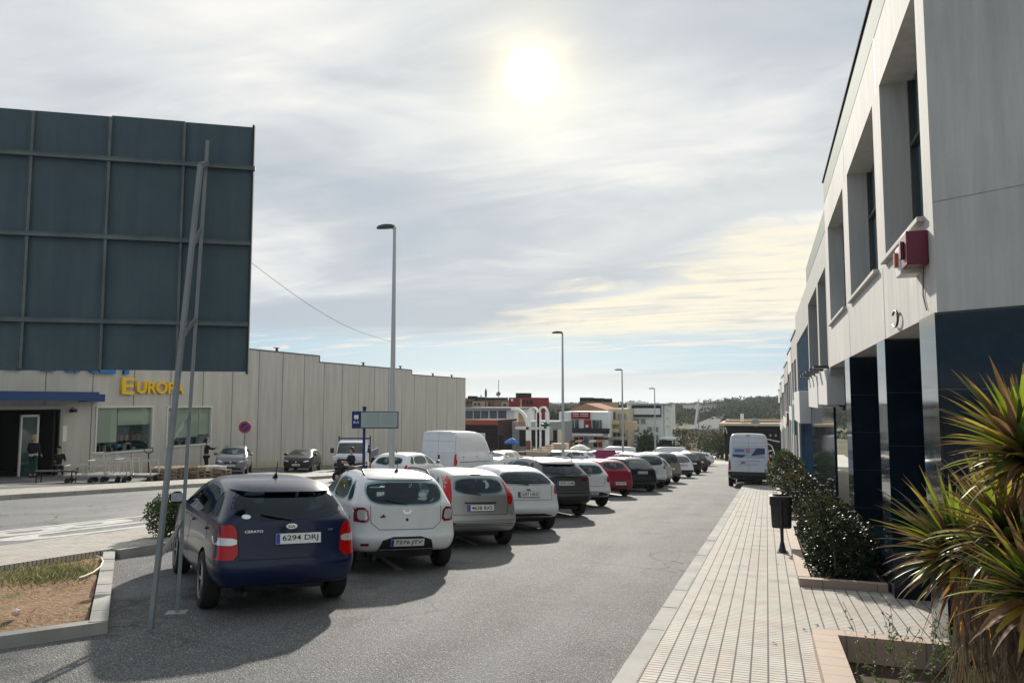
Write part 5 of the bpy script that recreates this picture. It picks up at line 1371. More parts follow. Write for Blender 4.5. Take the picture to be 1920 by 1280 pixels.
# ================================================================== people
m_skin = mat('skin', (.42, .25, .18), .5)
def skin_mesh(name, verts, edges, rad, lvl=1):
    me = bpy.data.meshes.new(name); me.from_pydata(verts, edges, [])
    o = bpy.data.objects.new(name, me); COL.objects.link(o)
    o.modifiers.new('k', 'SKIN'); me.skin_vertices[0].data[0].use_root = True
    for i, r in enumerate(rad): me.skin_vertices[0].data[i].radius = (r, r) if isinstance(r, float) else r
    s = o.modifiers.new('s', 'SUBSURF'); s.levels = lvl
    dg = bpy.context.evaluated_depsgraph_get(); dg.update()
    out = bpy.data.meshes.new_from_object(o.evaluated_get(dg)); bpy.data.objects.remove(o)
    out.polygons.foreach_set('use_smooth', [True] * len(out.polygons)); return out
def person(loc, rz, label, top, bottom, hair, pose='stand', hairlen=.1, belt_m=None):
    root = tag(empty('person', loc, rz), label, 'person')
    sit = pose == 'sit'
    pz = .52 if sit else .92
    J = {'pel': (0, 0, pz), 'wst': (0, .01, pz + .14), 'chs': (0, .0, pz + .36), 'nck': (0, .01, pz + .53), 'hd0': (0, .015, pz + .60)}
    if sit: kn, an, to = (.1, .42, .5), (.12, .45, .09), (.12, .6, .05)
    else: kn, an, to = (.10, .03, .49), (.11, -.01, .08), (.12, .14, .03)
    lift = {'stand': ((.2, .02, pz + .46), (.25, .0, pz + .2), (.22, .16, pz + .02)), 'reach': ((.2, .02, pz + .46), (.26, .18, pz + .3), (.18, .42, pz + .35)), 'sit': ((.2, .02, pz + .46), (.25, .1, pz + .2), (.2, .35, pz + .22))}[pose]
    V, E, Rr = [], [], []
    def a(p, r): V.append(p); Rr.append(r); return len(V) - 1
    pel = a(J['pel'], (.15, .11)); w = a(J['wst'], (.125, .095)); c = a(J['chs'], (.155, .105)); n = a(J['nck'], .055); h0 = a(J['hd0'], .05)
    h1 = a((0, .02, pz + .68), (.075, .09)); h2 = a((0, .01, pz + .78), (.07, .085)); E += [(pel, w), (w, c), (c, n), (n, h0), (h0, h1), (h1, h2)]
    hands = []
    for s in (-1, 1):
        k0 = a((s * .09, 0 if not sit else .05, pz - .05), .085); k1 = a((s * kn[0], kn[1], kn[2]), .055); k2 = a((s * an[0], an[1], an[2]), .038); k3 = a((s * to[0], to[1], to[2]), .035)
        E += [(pel, k0), (k0, k1), (k1, k2), (k2, k3)]
        s0 = a((s * lift[0][0], lift[0][1], lift[0][2]), .05); s1 = a((s * lift[1][0], lift[1][1], lift[1][2]), .04); s2 = a((s * lift[2][0], lift[2][1], lift[2][2]), .027)
        E += [(c, s0), (s0, s1), (s1, s2)]; hands.append((s, Vector((s * lift[2][0], lift[2][1], lift[2][2])), (Vector((s * lift[2][0], lift[2][1], lift[2][2])) - Vector((s * lift[1][0], lift[1][1], lift[1][2]))).normalized()))
        pm = a(tuple(hands[-1][1] + hands[-1][2] * .07), .03); E.append((s2, pm))
        side = hands[-1][2].cross(Vector((s, 0, 0))).normalized() if abs(hands[-1][2].x) < .9 else Vector((0, 1, 0))
        for q, (of, ln) in enumerate(((-.028, .06), (-.01, .075), (.01, .07), (.028, .055))):
            p0 = hands[-1][1] + hands[-1][2] * .09 + side * of; p1 = p0 + hands[-1][2] * ln + Vector((-s * .015, 0, 0))
            i0 = a(tuple(p0), .011); i1 = a(tuple(p1), .008); E += [(pm, i0), (i0, i1)]
        t0 = a(tuple(hands[-1][1] + hands[-1][2] * .05 + side * .045), .012); E.append((pm, t0))
    body = skin_mesh('body', V, E, Rr, 1); link('body', body, m_skin, root)
    # clothes: shells over trunk and limbs
    def shell(nm, js, ed, rad, m):
        return link(nm, skin_mesh(nm, js, ed, rad, 1), m, root)
    js = [V[pel], V[w], V[c], (0, .01, pz + .5)]; ed = [(0, 1), (1, 2), (2, 3)]; rr = [(.17, .135), (.155, .125), (.18, .135), .075]
    for s in (-1, 1):
        k = len(js); js += [(s * lift[0][0], lift[0][1], lift[0][2]), (s * lift[1][0], lift[1][1], lift[1][2]), tuple(Vector((s * lift[2][0], lift[2][1], lift[2][2])) - hands[0 if s < 0 else 1][2] * .02)]; rr += [.072, .056, .045]; ed += [(2, k), (k, k + 1), (k + 1, k + 2)]
    shell('jacket', js, ed, rr, top)
    js = [(0, 0, pz + .05)]; ed = []; rr = [(.165, .125)]
    for s in (-1, 1):
        k = len(js); js += [(s * .09, 0 if not sit else .05, pz - .06), (s * kn[0], kn[1], kn[2]), (s * an[0], an[1], an[2] + .04)]; rr += [.105, .072, .055]; ed += [(0, k), (k, k + 1), (k + 1, k + 2)]
    shell('trousers', js, ed, rr, bottom)
    if belt_m: b = MB(); b.lathe([(.165, pz - .04), (.18, pz - .03), (.18, pz + .03), (.165, pz + .04)], 20); b.build('shirt_hem', belt_m, root, Matrix.Diagonal((1.05, .85, 1, 1)))
    for s in (-1, 1):
        MB().box((s * to[0], to[1] - .07, .035 if not sit else .05), (.09, .27, .07), bev=.03).build('shoe', m_black(), root)
    bm = bmesh.new(); bmesh.ops.create_icosphere(bm, subdivisions=3, radius=1)
    for v in bm.verts:
        if v.co.y > .35 and v.co.z < .45: v.co.y = .1 + .2 * v.co.y
        if v.co.z < -.2: v.co.z = -.2 + (v.co.z + .2) * hairlen * 12; v.co.y -= .25
        v.co *= 1 + random.uniform(-.02, .02)
    bmesh.ops.scale(bm, vec=(.098, .118, .12), verts=bm.verts); bmesh.ops.translate(bm, vec=(0, .0, pz + .755), verts=bm.verts)
    bm.verts.index_update(); mm = MB(); mm.add([v.co.copy() for v in bm.verts], [[v.index for v in f.verts] for f in bm.faces], 0, True); bm.free(); mm.build('hair', hair, root)
    mm = MB()
    for s in (-1, 1): mm.lathe([(0, -.008), (.009, 0), (0, .008)], 8, 0, Matrix.Translation((s * .033, .108, pz + .72)))
    mm.build('eyes', m_black(), root)
    mm = MB(); mm.lathe([(.014, -.02), (.012, 0), (.0, .025)], 8, 0, Matrix.Translation((0, .112, pz + .695))); mm.build('nose', m_skin, root)
    mm = MB(); mm.box((0, .103, pz + .655), (.045, .012, .009), bev=.003); mm.build('mouth', mat('lips', (.35, .12, .1), .5), root)
    return root
cl_navy = mat('navy_cloth', (.008, .01, .02), .9); cl_jean = mat('teal_trousers', (.015, .05, .06), .9); cl_blk = mat('black_cloth', (.008, .008, .01), .9)
h_blond = mat('blond_hair', (.35, .25, .12), .6); h_dark = mat('dark_hair', (.015, .01, .008), .6)
person((XW + .75, 23.25, gz(XW, 23.25)), R(10), 'person with blond hair in a dark top and teal trousers standing at the shop entrance', cl_navy, cl_jean, h_blond, 'stand', .12, mat('white_shirt', (.6, .6, .6), .8))
person((XW + .6, 24.55, gz(XW, 24.5) - .08), R(-120), 'person in dark clothes sitting low beside the entrance door', cl_blk, cl_blk, h_dark, 'sit')
person(at_loc(-26.55, 30.4), R(-35), 'person in black clothes standing beside the open door of the silver car', cl_blk, cl_blk, h_dark, 'reach')
sx_, sy_ = -17.7, 29.5
person(at_loc(sx_, sy_) + Vector((0, 0, .12)), R(150), 'person in a dark jacket sitting on a scooter, head just above the white crossover roof', cl_navy, cl_blk, h_dark, 'sit')
root = tag(empty('scooter', at_loc(sx_, sy_), R(150)), 'black scooter under the seated rider on the main road', 'scooter')
b = MB(); b.add([(-.14, -.7, .45), (.14, -.7, .45), (.16, -.1, .4), (-.16, -.1, .4), (-.12, -.75, .68), (.12, -.75, .68), (.14, 0, .62), (-.14, 0, .62)], [[0, 1, 2, 3], [4, 5, 6, 7], [0, 1, 5, 4], [1, 2, 6, 5], [2, 3, 7, 6], [3, 0, 4, 7]]); b.box((0, .25, .3), (.3, .7, .08), bev=.02); b.build('body', m_black(), root)
b = MB(); b.box((0, .62, .65), (.36, .06, .7), bev=.03); b.build('leg_shield', m_black(), root)
b = MB(); b.tube([(-.32, .5, 1.0), (0, .6, 1.02), (.32, .5, 1.0)], .018); b.tube([(0, .6, 1.0), (0, .72, .3)], .03); b.build('handlebar', m_black(), root)
for yy in (-.6, .72):
    w_ = MB(); w_.lathe([(.1, -.04), (.2, -.05), (.24, 0), (.2, .05), (.1, .04), (.1, -.04)], 20); w_.build('wheel', m_tyre(), root, Matrix.Translation((0, yy, .24)) @ Matrix.Rotation(R(90), 4, 'Y'))
# ================================================================== pallets, trolleys, pallet jack
m_wood = rough_mat('pallet_wood', (.16, .12, .085), (.33, .26, .19), 8, .85, 60, .3)
m_gal = mat('galvanised_tube', (.45, .44, .42), .4, .5)
m_wrap = mat('pale_wrap', (.5, .5, .5), .35)
def pallet_stack(x, y, rz, n, label, load=None):
    z0 = gz(x, y); r = tag(empty('pallet_stack', (x, y, z0), rz), label, 'pallets', 'stacked pallets by the far pavement')
    for k in range(n):
        b = MB(); z = .145 * k
        for i in range(3): b.box((0, -.35 + .35 * i, z + .05), (1.15, .09, .08))
        for i in range(7): b.box((-.52 + .173 * i, 0, z + .115), (.1, .8, .02))
        for i in range(3): b.box((-.5 + .5 * i, 0, z + .005), (.1, .8, .012))
        b.build('pallet', m_wood, r, Matrix.Rotation(random.uniform(-.06, .06), 4, 'Z'))
    if load:
        b = MB()
        for i in range(7): b.box((random.uniform(-.4, .4), random.uniform(-.25, .25), .145 * n + .08), (.35, .3, .14), rz=random.uniform(0, 3), bev=.04)
        b.build('load', load, r)
    return r
pallet_stack(-23.1, 24.3, .2, 4, 'short stack of brown pallets left of the slanting brace')
pallet_stack(-22.9, 25.6, -.1, 3, 'low pallet stack seen between the two billboard poles', m_wood)
pallet_stack(-22.9, 26.8, .1, 3, 'low pallets topped with pale wrapped goods right of the poles', m_wrap)
pallet_stack(-23.8, 25.1, .6, 4, 'brown pallet stack behind the pallet jack handle')
def trolley(x, y, rz, label, tall=.6):
    r = tag(empty('platform_trolley', (x, y, gz(x, y)), rz), label, 'trolley', 'platform trolleys in the warehouse car park')
    b = MB(); b.box((0, 0, .3), (1.5, .75, .05), bev=.01)
    for i in range(5): b.box((-.6 + .3 * i, 0, .26), (.04, .7, .05))
    b.build('platform', m_gal, r)
    b = MB()
    for s in (-1, 1):
        b.tube([(-.7, s * .36, .3), (-.7, s * .36, .3 + tall), (-.1, s * .36, .3 + tall), (-.05, s * .36, .3)], .025, 6); b.tube([(.0, s * .36, .3), (.05, s * .36, .3 + tall * .9), (.65, s * .36, .3 + tall * .9), (.72, s * .36, .3)], .025, 6)
    b.tube([(-.7, -.36, .3 + tall), (-.7, .36, .3 + tall)], .025, 6); b.build('side_rail', m_gal, r)
    for i in (-.6, .6):
        for s in (-1, 1):
            w_ = MB(); w_.lathe([(0, -.025), (.09, -.025), (.1, 0), (.09, .025), (0, .025)], 14); w_.box((0, .12, 0), (.05, .1, .05)); w_.build('castor', m_black(), r, Matrix.Translation((i, s * .3, .1)) @ Matrix.Rotation(R(90), 4, 'X'))
    return r
trolley(-24.0, 22.3, .5, 'platform trolley with pale tube rails, nearest the far pavement', .55)
trolley(-23.5, 23.1, .35, 'platform trolley with hooped rails, rightmost of the group', .6)
trolley(-24.7, 21.9, .6, 'dark low trolley at the left end of the group', .35)
trolley(-24.9, 23.2, .1, 'platform trolley standing behind the others', .8)
r = tag(empty('metal_bench', at_loc(-25.2, 21.0), .5), 'low black metal bench frame left of the trolleys', 'bench')
for i in (-.6, .6):
    b = MB(); b.tube([(i, -.2, 0), (i, -.2, .42), (i, .2, .42), (i, .2, 0)], .025, 6); b.build('leg_frame', m_black(), r)
b = MB(); b.box((0, 0, .44), (1.4, .42, .04)); b.build('seat', m_black(), r)
x, y = -24.4, 24.6
r = tag(empty('pallet_jack', at_loc(x, y), .4), 'black pallet jack with loop handle standing behind the pallets', 'pallet jack')
b = MB(); b.tube([(0, 0, .2), (0, -.08, 1.1)], .025, 8); b.build('shaft', m_black(), r)
b = MB(); b.tube([(.0, -.08, 1.1), (.18, -.09, 1.18), (.17, -.1, 1.32), (0, -.1, 1.35), (-.17, -.1, 1.32), (-.18, -.09, 1.18), (0, -.08, 1.1)], .022, 8); b.build('handle', m_black(), r)
b = MB(); b.box((0, .1, .2), (.3, .2, .25), bev=.03); b.build('pump', mat('jack_red', (.3, .03, .02), .5), r)
for s in (-1, 1): b = MB(); b.box((s * .2, .75, .08), (.15, 1.15, .05), bev=.01); b.build('fork', m_black(), r)
b = MB(); b.lathe([(0, -.06), (.09, -.06), (.09, .06), (0, .06)], 16); b.build('wheel', m_tyre(), r, Matrix.Translation((0, .05, .09)) @ Matrix.Rotation(R(90), 4, 'Y'))
# ================================================================== litter bin
x, y = .20, 12.95
r = tag(empty('litter_bin', (x, y, gz(x, y) + .13)), 'dark litter bin on a flared post at the pavement edge of the long planter', 'litter bin')
m_bin = mat('bin_plastic', (.018, .02, .024), .4)
b = MB(); b.box((0, 0, .012), (.2, .2, .02), bev=.005); b.lathe([(.085, .02), (.06, .06), (.035, .18), (.03, .2), (.03, .92), (0, .92)], 14); b.build('post', m_bin, r)
b = MB(); T = Matrix.Translation((0, .02, 0))
def rr(w, d, z, n=28, e=4.):
    return [(math.copysign(abs(math.cos(t)) ** (2 / e), math.cos(t)) * w, math.copysign(abs(math.sin(t)) ** (2 / e), math.sin(t)) * d, z) for t in [2 * math.pi * k / n for k in range(n)]]
rings = [rr(.165, .13, .42), rr(.175, .14, .44), rr(.19, .155, .84), rr(.17, .135, .84), rr(.16, .12, .5)]
vs = [p for q in rings for p in q]; n = 28
fs = [[i * n + k, i * n + (k + 1) % n, i * n + n + (k + 1) % n, i * n + n + k] for i in range(4) for k in range(n)] + [list(range(n))[::-1], [4 * n + k for k in range(n)]]
b.add(vs, fs, 0, True, Matrix.Translation((0, .17, 0))); b.build('bucket', m_bin, r)
b = MB(); rings = [rr(.2, .165, .82), rr(.205, .17, .84), rr(.2, .165, .985), rr(.16, .13, 1.0)]
vs = [p for q in rings for p in q]
b.add(vs, [[i * n + k, i * n + (k + 1) % n, i * n + n + (k + 1) % n, i * n + n + k] for i in range(3) for k in range(n)], 0, True, Matrix.Translation((0, .17, 0))); b.build('lid', m_black(), r)

r.scale = (.88, .88, .9)
# ================================================================== plants
def leafmat(name, c1, c2, tr=.35, rough=.4, sc=6., spec=.5):
    def f(t, b):
        g = G(t); n = g.noise(g.pos(), sc, 4, .6); c = g.mix(g.mr(n, .35, .65), c1, c2)
        g.l(c, b.inputs['Base Color']); b.inputs['Roughness'].default_value = rough
        tl = g.n('ShaderNodeBsdfTranslucent'); g.l(g.mix(.5, c, (c2[0] * 1.3, c2[1] * 1.5, c2[2])), tl.inputs[0])
        mx = g.n('ShaderNodeMixShader'); mx.inputs[0].default_value = tr
        g.l(b.outputs[0], mx.inputs[1]); g.l(tl.outputs[0], mx.inputs[2]); g.l(mx.outputs[0], t.nodes['Material Output'].inputs[0])
    return mat(name, c1, rough, spec=spec, build=f)
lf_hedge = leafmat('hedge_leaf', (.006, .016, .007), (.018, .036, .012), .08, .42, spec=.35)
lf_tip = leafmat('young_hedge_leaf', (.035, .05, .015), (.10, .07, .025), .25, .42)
lf_shrub = leafmat('shrub_leaf', (.025, .045, .015), (.07, .10, .03), .25, .4)
lf_grass = leafmat('weed_leaf', (.035, .055, .018), (.11, .13, .05), .35, .6)
lf_pine = leafmat('distant_leaf', (.014, .028, .014), (.04, .06, .028), .1, .8, .6, spec=.1)
lf_olive = leafmat('distant_olive_leaf', (.03, .045, .022), (.08, .095, .045), .1, .8, .6, spec=.1)
bark = rough_mat('bark', (.08, .065, .05), (.2, .17, .13), 6, .9, 40, .6)
def rnd_dir(rg):
    while True:
        v = Vector((rg.uniform(-1, 1), rg.uniform(-1, 1), rg.uniform(-1, 1)))
        if .05 < v.length < 1: return v.normalized()
def leaf(mb, p, d, n, L_, W_, mi=0):
    """pointed leaf folded along the midrib"""
    s = d.cross(n)
    if s.length < 1e-3: return
    s.normalize(); u = s.cross(d)
    k = len(mb.v); m = p + d * L_ * .45
    mb.v += [tuple(p), tuple(m + s * W_ * .5 + u * W_ * .12), tuple(p + d * L_), tuple(m - s * W_ * .5 + u * W_ * .12)]
    mb.f.append([k, k + 1, k + 2, k + 3]); mb.mi.append(mi); mb.sm.append(False)
def bush_mesh(rg, lobes, n, L_, W_, tips=.06, up=.3):
    mb = MB(); tot = sum(l[3] * l[4] for l in lobes)
    for (cx, cy, cz, rx, rz) in lobes:
        for i in range(int(n * rx * rz / tot)):
            d = rnd_dir(rg); rr_ = rg.uniform(.35, 1.0) ** .45 * (1 + .12 * math.sin(d.x * 7 + d.z * 9))
            p = Vector((cx + d.x * rx * rr_, cy + d.y * rx * rr_, cz + d.z * rz * rr_))
            ld = (d * .6 + rnd_dir(rg) * .8 + Vector((0, 0, up))).normalized()
            leaf(mb, p, ld, rnd_dir(rg), L_ * rg.uniform(.6, 1.2), W_ * rg.uniform(.7, 1.2), 1 if (rg.random() < tips * (4 if rr_ > .93 and d.z > .3 else .3)) else 0)
    return mb
def bush(name, x, y, z, lobes, n, L_, W_, label, mats, cat='bush', tips=.06, seed=1, group=None, stems=8):
    rg = random.Random(seed); r = tag(empty(name, (x, y, z)), label, cat, group)
    bush_mesh(rg, lobes, n, L_, W_, tips).build('foliage', mats, r, fix=False)
    b = MB()
    for i in range(stems):
        l = lobes[i % len(lobes)]; a = rg.uniform(0, 6.28)
        b.tube([(l[0] * (.6 if len(lobes) > 5 else .1) + .03 * math.cos(a), l[1] * (.6 if len(lobes) > 5 else .1) + .03 * math.sin(a), -.02), (l[0] + .1 * math.cos(a), l[1] + .1 * math.sin(a), l[2] * .6), (l[0] + .3 * l[3] * math.cos(a), l[1] + .3 * l[3] * math.sin(a), l[2] + l[4] * .5)], [.018, .014, .006], 5)
    b.build('stem', bark, r)
    return r
def gp(y): return gz(0, y) + .16
lob = []
rg = random.Random(4)
for i in range(15):
    t = i / 14; lob.append((rg.uniform(-.1, .1), -2.9 + 4.7 * t, .34 + rg.uniform(-.06, .10) + .03 * t, rg.uniform(.32, .44), rg.uniform(.42, .54)))
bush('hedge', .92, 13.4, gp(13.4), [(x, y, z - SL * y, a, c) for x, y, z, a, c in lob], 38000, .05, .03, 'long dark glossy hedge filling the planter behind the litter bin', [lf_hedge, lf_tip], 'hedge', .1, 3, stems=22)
bush('flowering_bush', .8, 21.5, gp(21.5), [(0, -1.2, .5, .42, .5), (.1, 0, .55, .45, .55), (-.05, 1.2, .5, .4, .5)], 4500, .07, .04, 'reddish-tipped bush in the small planter just beyond the dark hedge', [lf_hedge, lf_tip], seed=5, tips=.35)
bush('rounded_bush', .75, 31.0, gp(31), [(0, 0, .85, .72, .72), (-.35, .3, .6, .45, .5), (.3, -.6, .6, .5, .5), (-.1, .2, 1.25, .35, .35)], 7000, .08, .05, 'rounded dark bush with yellowish top right of the white van', [lf_shrub, lf_tip], seed=6, tips=.12)
bush('small_shrub', -9.55, 10.0, gz(-9.65, 9.9) + .13, [(0, 0, .34, .30, .34), (.2, .15, .3, .22, .26), (-.1, .2, .38, .22, .24)], 4200, .05, .03, 'small round dark shrub on the median behind the billboard poles', [lf_shrub, lf_tip], seed=7, tips=.08)
# median shrubs further on
for i, (x, y, s) in enumerate([(-9.8, 14.6, .5), (-9.8, 44, .7), (-9.7, 49, .6)]):
    bush('small_shrub', x, y, gz(x, y) + .13, [(0, 0, .4 * s, .5 * s, .45 * s), (.2, .3, .35 * s, .35 * s, .35 * s)], 900, .07, .045, ['low shrub on the median behind the blue hatchback', 'low shrub on the median left of the third lamp', 'little shrub on the median nearer the third lamp'][i], [lf_shrub, lf_tip], seed=20 + i)
# grass and weeds in the side bed
rg = random.Random(11); b = MB()
a, q, c = bed_poly(.2)
def inbed(p):
    d = (q - a).normalized(); n = Vector((-d.y, d.x)); d2 = (c - a).normalized(); n2 = Vector((d2.y, -d2.x))
    return (p - a).dot(n) > 0 and (p - a).dot(n2) > 0 and p.x > -9.15
cnt = 0
while cnt < 3300:
    u = rg.random()
    if u < .45: p = Vector((rg.gauss(-8.35, .3), rg.gauss(7.0, .35)))
    elif u < .6: p = Vector((rg.gauss(-8.9, .2), rg.uniform(3, 8.6)))
    else: p = Vector((rg.uniform(-9.2, -5.8), rg.uniform(2, 8.6)))
    if u >= .6 and (math.sin(p.x * 2.3 + 1) * math.cos(p.y * 1.9) < .25): continue
    if not inbed(p): continue
    cnt += 1
    z = gz(p.x, p.y) + .06; d = Vector((rg.uniform(-.8, .8), rg.uniform(-.8, .8), rg.uniform(.3, 1))).normalized()
    L_ = rg.uniform(.03, .08) * (1.8 if u < .45 else 1)
    leaf(b, Vector((p.x, p.y, z)), d, rnd_dir(rg), L_, .009, 1 if rg.random() < (.25 if u < .6 else .75) else 0)
lf_dry = leafmat('dry_grass', (.30, .22, .12), (.45, .36, .22), .3, .8)
tag(b.build('grass', [lf_grass, lf_dry], fix=False), 'green weeds and dry grass growing in the side bed', 'grass', kind='stuff')
b = MB(); pts = []
for px, py in [(148, 1085), (160, 1081), (175, 1074), (188, 1064), (193, 1054), (189, 1046), (180, 1043)]:
    p = on_ground(px, py, .1); pts.append(p + Vector((0, 0, .012)))
b.tube(pts, .012, 8); tag(b.build('hose', mat('pale_hose', (.5, .46, .38), .5)), 'short curved piece of pale hose lying in the weeds', 'hose')
bm = bmesh.new(); bmesh.ops.create_icosphere(bm, subdivisions=2, radius=.035)
for v in bm.verts: v.co *= 1 + random.uniform(-.2, .2)
me = bpy.data.meshes.new('pebble'); bm.to_mesh(me); bm.free()
p = on_ground(30, 1152, .1); o = link('pebble', me, mat('pale_pebble', (.6, .5, .45), .7)); o.location = p + Vector((0, 0, .02)); tag(o, 'single pale pebble lying on the dry bed', 'stone')
# weeds in the near planter
rg = random.Random(13); r = tag(empty('weeds', (.95, 6.4, gz(0, 6.4) + .15)), 'thin weeds with tiny pale flower heads in the near planter', 'plant'); b = MB(); f_ = MB(); st_ = MB()
for i in range(60):
    x, y = rg.uniform(-.42, .5), rg.uniform(-1.6, .55); h = rg.uniform(.12, .42); t = Vector((x + rg.uniform(-.15, .15), y + rg.uniform(-.15, .15), h - SL * y)); s0 = Vector((x, y, -SL * y))
    st_.tube([s0, s0.lerp(t, .5) + Vector((rg.uniform(-.03, .03), 0, .02)), t], .0025, 4)
    for k in range(22):
        p = s0.lerp(t, rg.uniform(.1, 1)); leaf(b, p, (rnd_dir(rg) + Vector((0, 0, .3))).normalized(), rnd_dir(rg), rg.uniform(.02, .05), .014)
    for k in range(2 if i % 3 == 0 else 0):
        d = rnd_dir(rg) * .03; f_.lathe([(0, -.004), (.005, 0), (0, .004)], 6, 0, Matrix.Translation(t + d))
b.build('foliage', lf_grass, r, fix=False); st_.build('stem', bark, r); f_.build('flower', mat('pale_flower', (.55, .53, .48), .6), r)
for i, (lx, ly, lb) in enumerate([(.29, 7.5, 'dark dead leaf by the corner of the near planter'), (.42, 7.75, 'curled dark leaf just beyond the near planter corner'), (.02, 6.9, 'brown scrap on the tiles left of the near planter'), (.1, 11.6, 'small dark leaf on the tiles below the litter bin')]):
    b = MB(); leaf(b, Vector((-.02, 0, .004)), Vector((1, .3, .15)).normalized(), Vector((0, 0, 1)), .05, .03); leaf(b, Vector((.0, .01, .004)), Vector((-.4, 1, .3)).normalized(), Vector((0, 0, 1)), .03, .02)
    o = b.build('fallen_leaf', mat('dead_brown_leaf', (.03, .02, .012), .8), None, fix=False); o.location = (lx, ly, gz(lx, ly) + .132); o.rotation_euler = (0, 0, i * 1.7); tag(o, lb, 'leaf')
# ---- yuccas
yl = [leafmat('yucca_green', (.07, .115, .014), (.23, .26, .03), .45, .4, 9), leafmat('yucca_dark', (.02, .04, .012), (.06, .09, .02), .3, .4, 9),
      leafmat('yucca_yellow', (.26, .21, .03), (.40, .30, .06), .45, .45, 9), leafmat('yucca_dry', (.10, .05, .025), (.24, .14, .07), .3, .7, 12), leafmat('yucca_rust', (.32, .11, .025), (.42, .20, .06), .35, .6, 12)]
def blade(mb, p, d, L_, W_, droop, mi, rg, tipmi=3):
    side = d.cross(Vector((0, 0, 1)))
    if side.length < .05: side = Vector((1, 0, 0))
    side.normalize(); n = 7; vs = []; q = p.copy(); dd = d.copy(); tw = rg.uniform(-.5, .5)
    for i in range(n + 1):
        t = i / n; w = W_ * (1 - t ** 2.2) * (.55 + .9 * t * (1 - t) + .2 * (1 - t)) + .0005
        up = side.cross(dd).normalized(); s = side * math.cos(tw * t) + up * math.sin(tw * t)
        vs += [q - s * w + up * w * .35, q.copy(), q + s * w + up * w * .35]
        q = q + dd * (L_ / n); dd = (dd + Vector((0, 0, -droop * (t + .15) / n * 2))).normalized()
    k = len(mb.v); mb.v += [tuple(v) for v in vs]
    for i in range(n):
        for j in (0, 1):
            a_ = k + i * 3 + j; mb.f.append([a_, a_ + 1, a_ + 4, a_ + 3]); mb.mi.append(tipmi if i >= n - 1 and rg.random() < .7 else mi); mb.sm.append(True)
def rosette(cen, axis, n, L_, W_, seed, dead=14, spread=1.):
    rg = random.Random(seed); mb = MB(); axis = Vector(axis).normalized(); cen = Vector(cen)
    t1 = axis.orthogonal().normalized(); t2 = axis.cross(t1)
    for i in range(n):
        f = i / n; th = i * 2.39996 + rg.uniform(-.2, .2)
        inc = (.15 + 1.45 * f ** .8) * spread
        d = axis * math.cos(inc) + (t1 * math.cos(th) + t2 * math.sin(th)) * math.sin(inc)
        mi = rg.choices([0, 1, 2, 3], [.26, .24 + .1 * f, .24, .14 + .8 * f])[0]
        blade(mb, cen + d * .015 - axis * .06 * f, d.normalized(), L_ * rg.uniform(.75, 1.12) * (1 - .18 * f), W_ * rg.uniform(.8, 1.15), rg.uniform(.1, .5) + .5 * f, mi, rg)
    for i in range(dead):
        th = rg.uniform(0, 6.28); inc = rg.uniform(1.5, 2.5)
        d = axis * math.cos(inc) + (t1 * math.cos(th) + t2 * math.sin(th)) * math.sin(inc)
        blade(mb, cen - axis * rg.uniform(.06, .14), d.normalized(), L_ * rg.uniform(.6, 1.), W_ * .7, rg.uniform(.5, 1.6), rg.choice([3, 3, 4]), rg)
    return mb
def ypt(px, py, Y): return at_y(px, py, Y)
root = tag(empty('yucca', (1.25, 4.2, gz(0, 4.2) + .15)), 'spiky many-headed yucca with green and yellow leaves, lower right corner', 'yucca'); RM = root.matrix_world.inverted()
heads = [((1915, 845), 3.35, (-.40, -.05, .9), 135, .34, .022), ((1885, 1000), 3.5, (-.30, -.1, .9), 110, .34, .022), ((1790, 1035), 3.9, (-.55, 0, .8), 125, .37, .022),
         ((1935, 960), 3.9, (.0, .2, 1), 80, .36, .022), ((1940, 1110), 3.2, (-.5, -.2, .7), 75, .32, .022), ((1850, 985), 4.1, (-.1, .1, 1), 70, .34, .022)]
for i, ((px, py), Y, ax_, n, L_, W_) in enumerate(heads):
    c_ = ypt(px, py, Y); mb = rosette(c_, ax_, n, L_, W_, 30 + i, 16); me = mb.mesh('leaf_rosette', fix=False); me.transform(RM); link('leaf_rosette', me, yl, root)
base = Vector((1.30, 4.1, gz(0, 4.1) + .1)); tr = [(ypt(1925, 850, 3.35), ypt(1950, 1010, 3.5)), (ypt(1890, 1000, 3.5), ypt(1935, 1080, 3.6)), (ypt(1790, 1030, 3.9), ypt(1870, 1120, 3.9)), (ypt(1935, 975, 3.9), ypt(1945, 1060, 3.8)), (ypt(1940, 1115, 3.2), ypt(1960, 1190, 3.5)), (ypt(1850, 1000, 4.1), ypt(1900, 1090, 3.9))]
for i, (u, v) in enumerate(tr):
    b = MB(); b.tube([u, u.lerp(v, .5) + Vector((.01, 0, -.01)), v, v.lerp(base, .5), base + Vector((.05 * i - .1, .03 * i, 0))], [.024, .026, .03, .04, .05], 10); bp('trunk', b, bark)
# skirt of dead leaves and stalks hanging below the heads
rg = random.Random(77); mb = MB()
for i in range(520):
    px, py = rg.uniform(1790, 2060), rg.uniform(1020, 1200); Y = rg.uniform(3.5, 4.6)
    p = ypt(px, py, Y); d = Vector((rg.gauss(0, .22), rg.gauss(0, .2), -1)).normalized()
    blade(mb, p, d, rg.uniform(.3, .7), rg.uniform(.003, .008), rg.uniform(-.1, .2), 0 if rg.random() < .93 else 1, rg, 0)
m_dead = leafmat('dead_leaf', (.045, .034, .025), (.16, .12, .085), .2, .8, 14)
bp('dead_leaf_skirt', mb, [m_dead, yl[4]])
mb = MB()
for (a1, a2) in (((1935, 1150), (1800, 1155)), ((1900, 1152), (1830, 1140))):
    u = ypt(*a1, 3.7); v = ypt(*a2, 3.7); blade(mb, u, (v - u).normalized(), (v - u).length * 1.1, .022, .1, 4, rg, 4)
bp('rust_leaf', mb, yl)
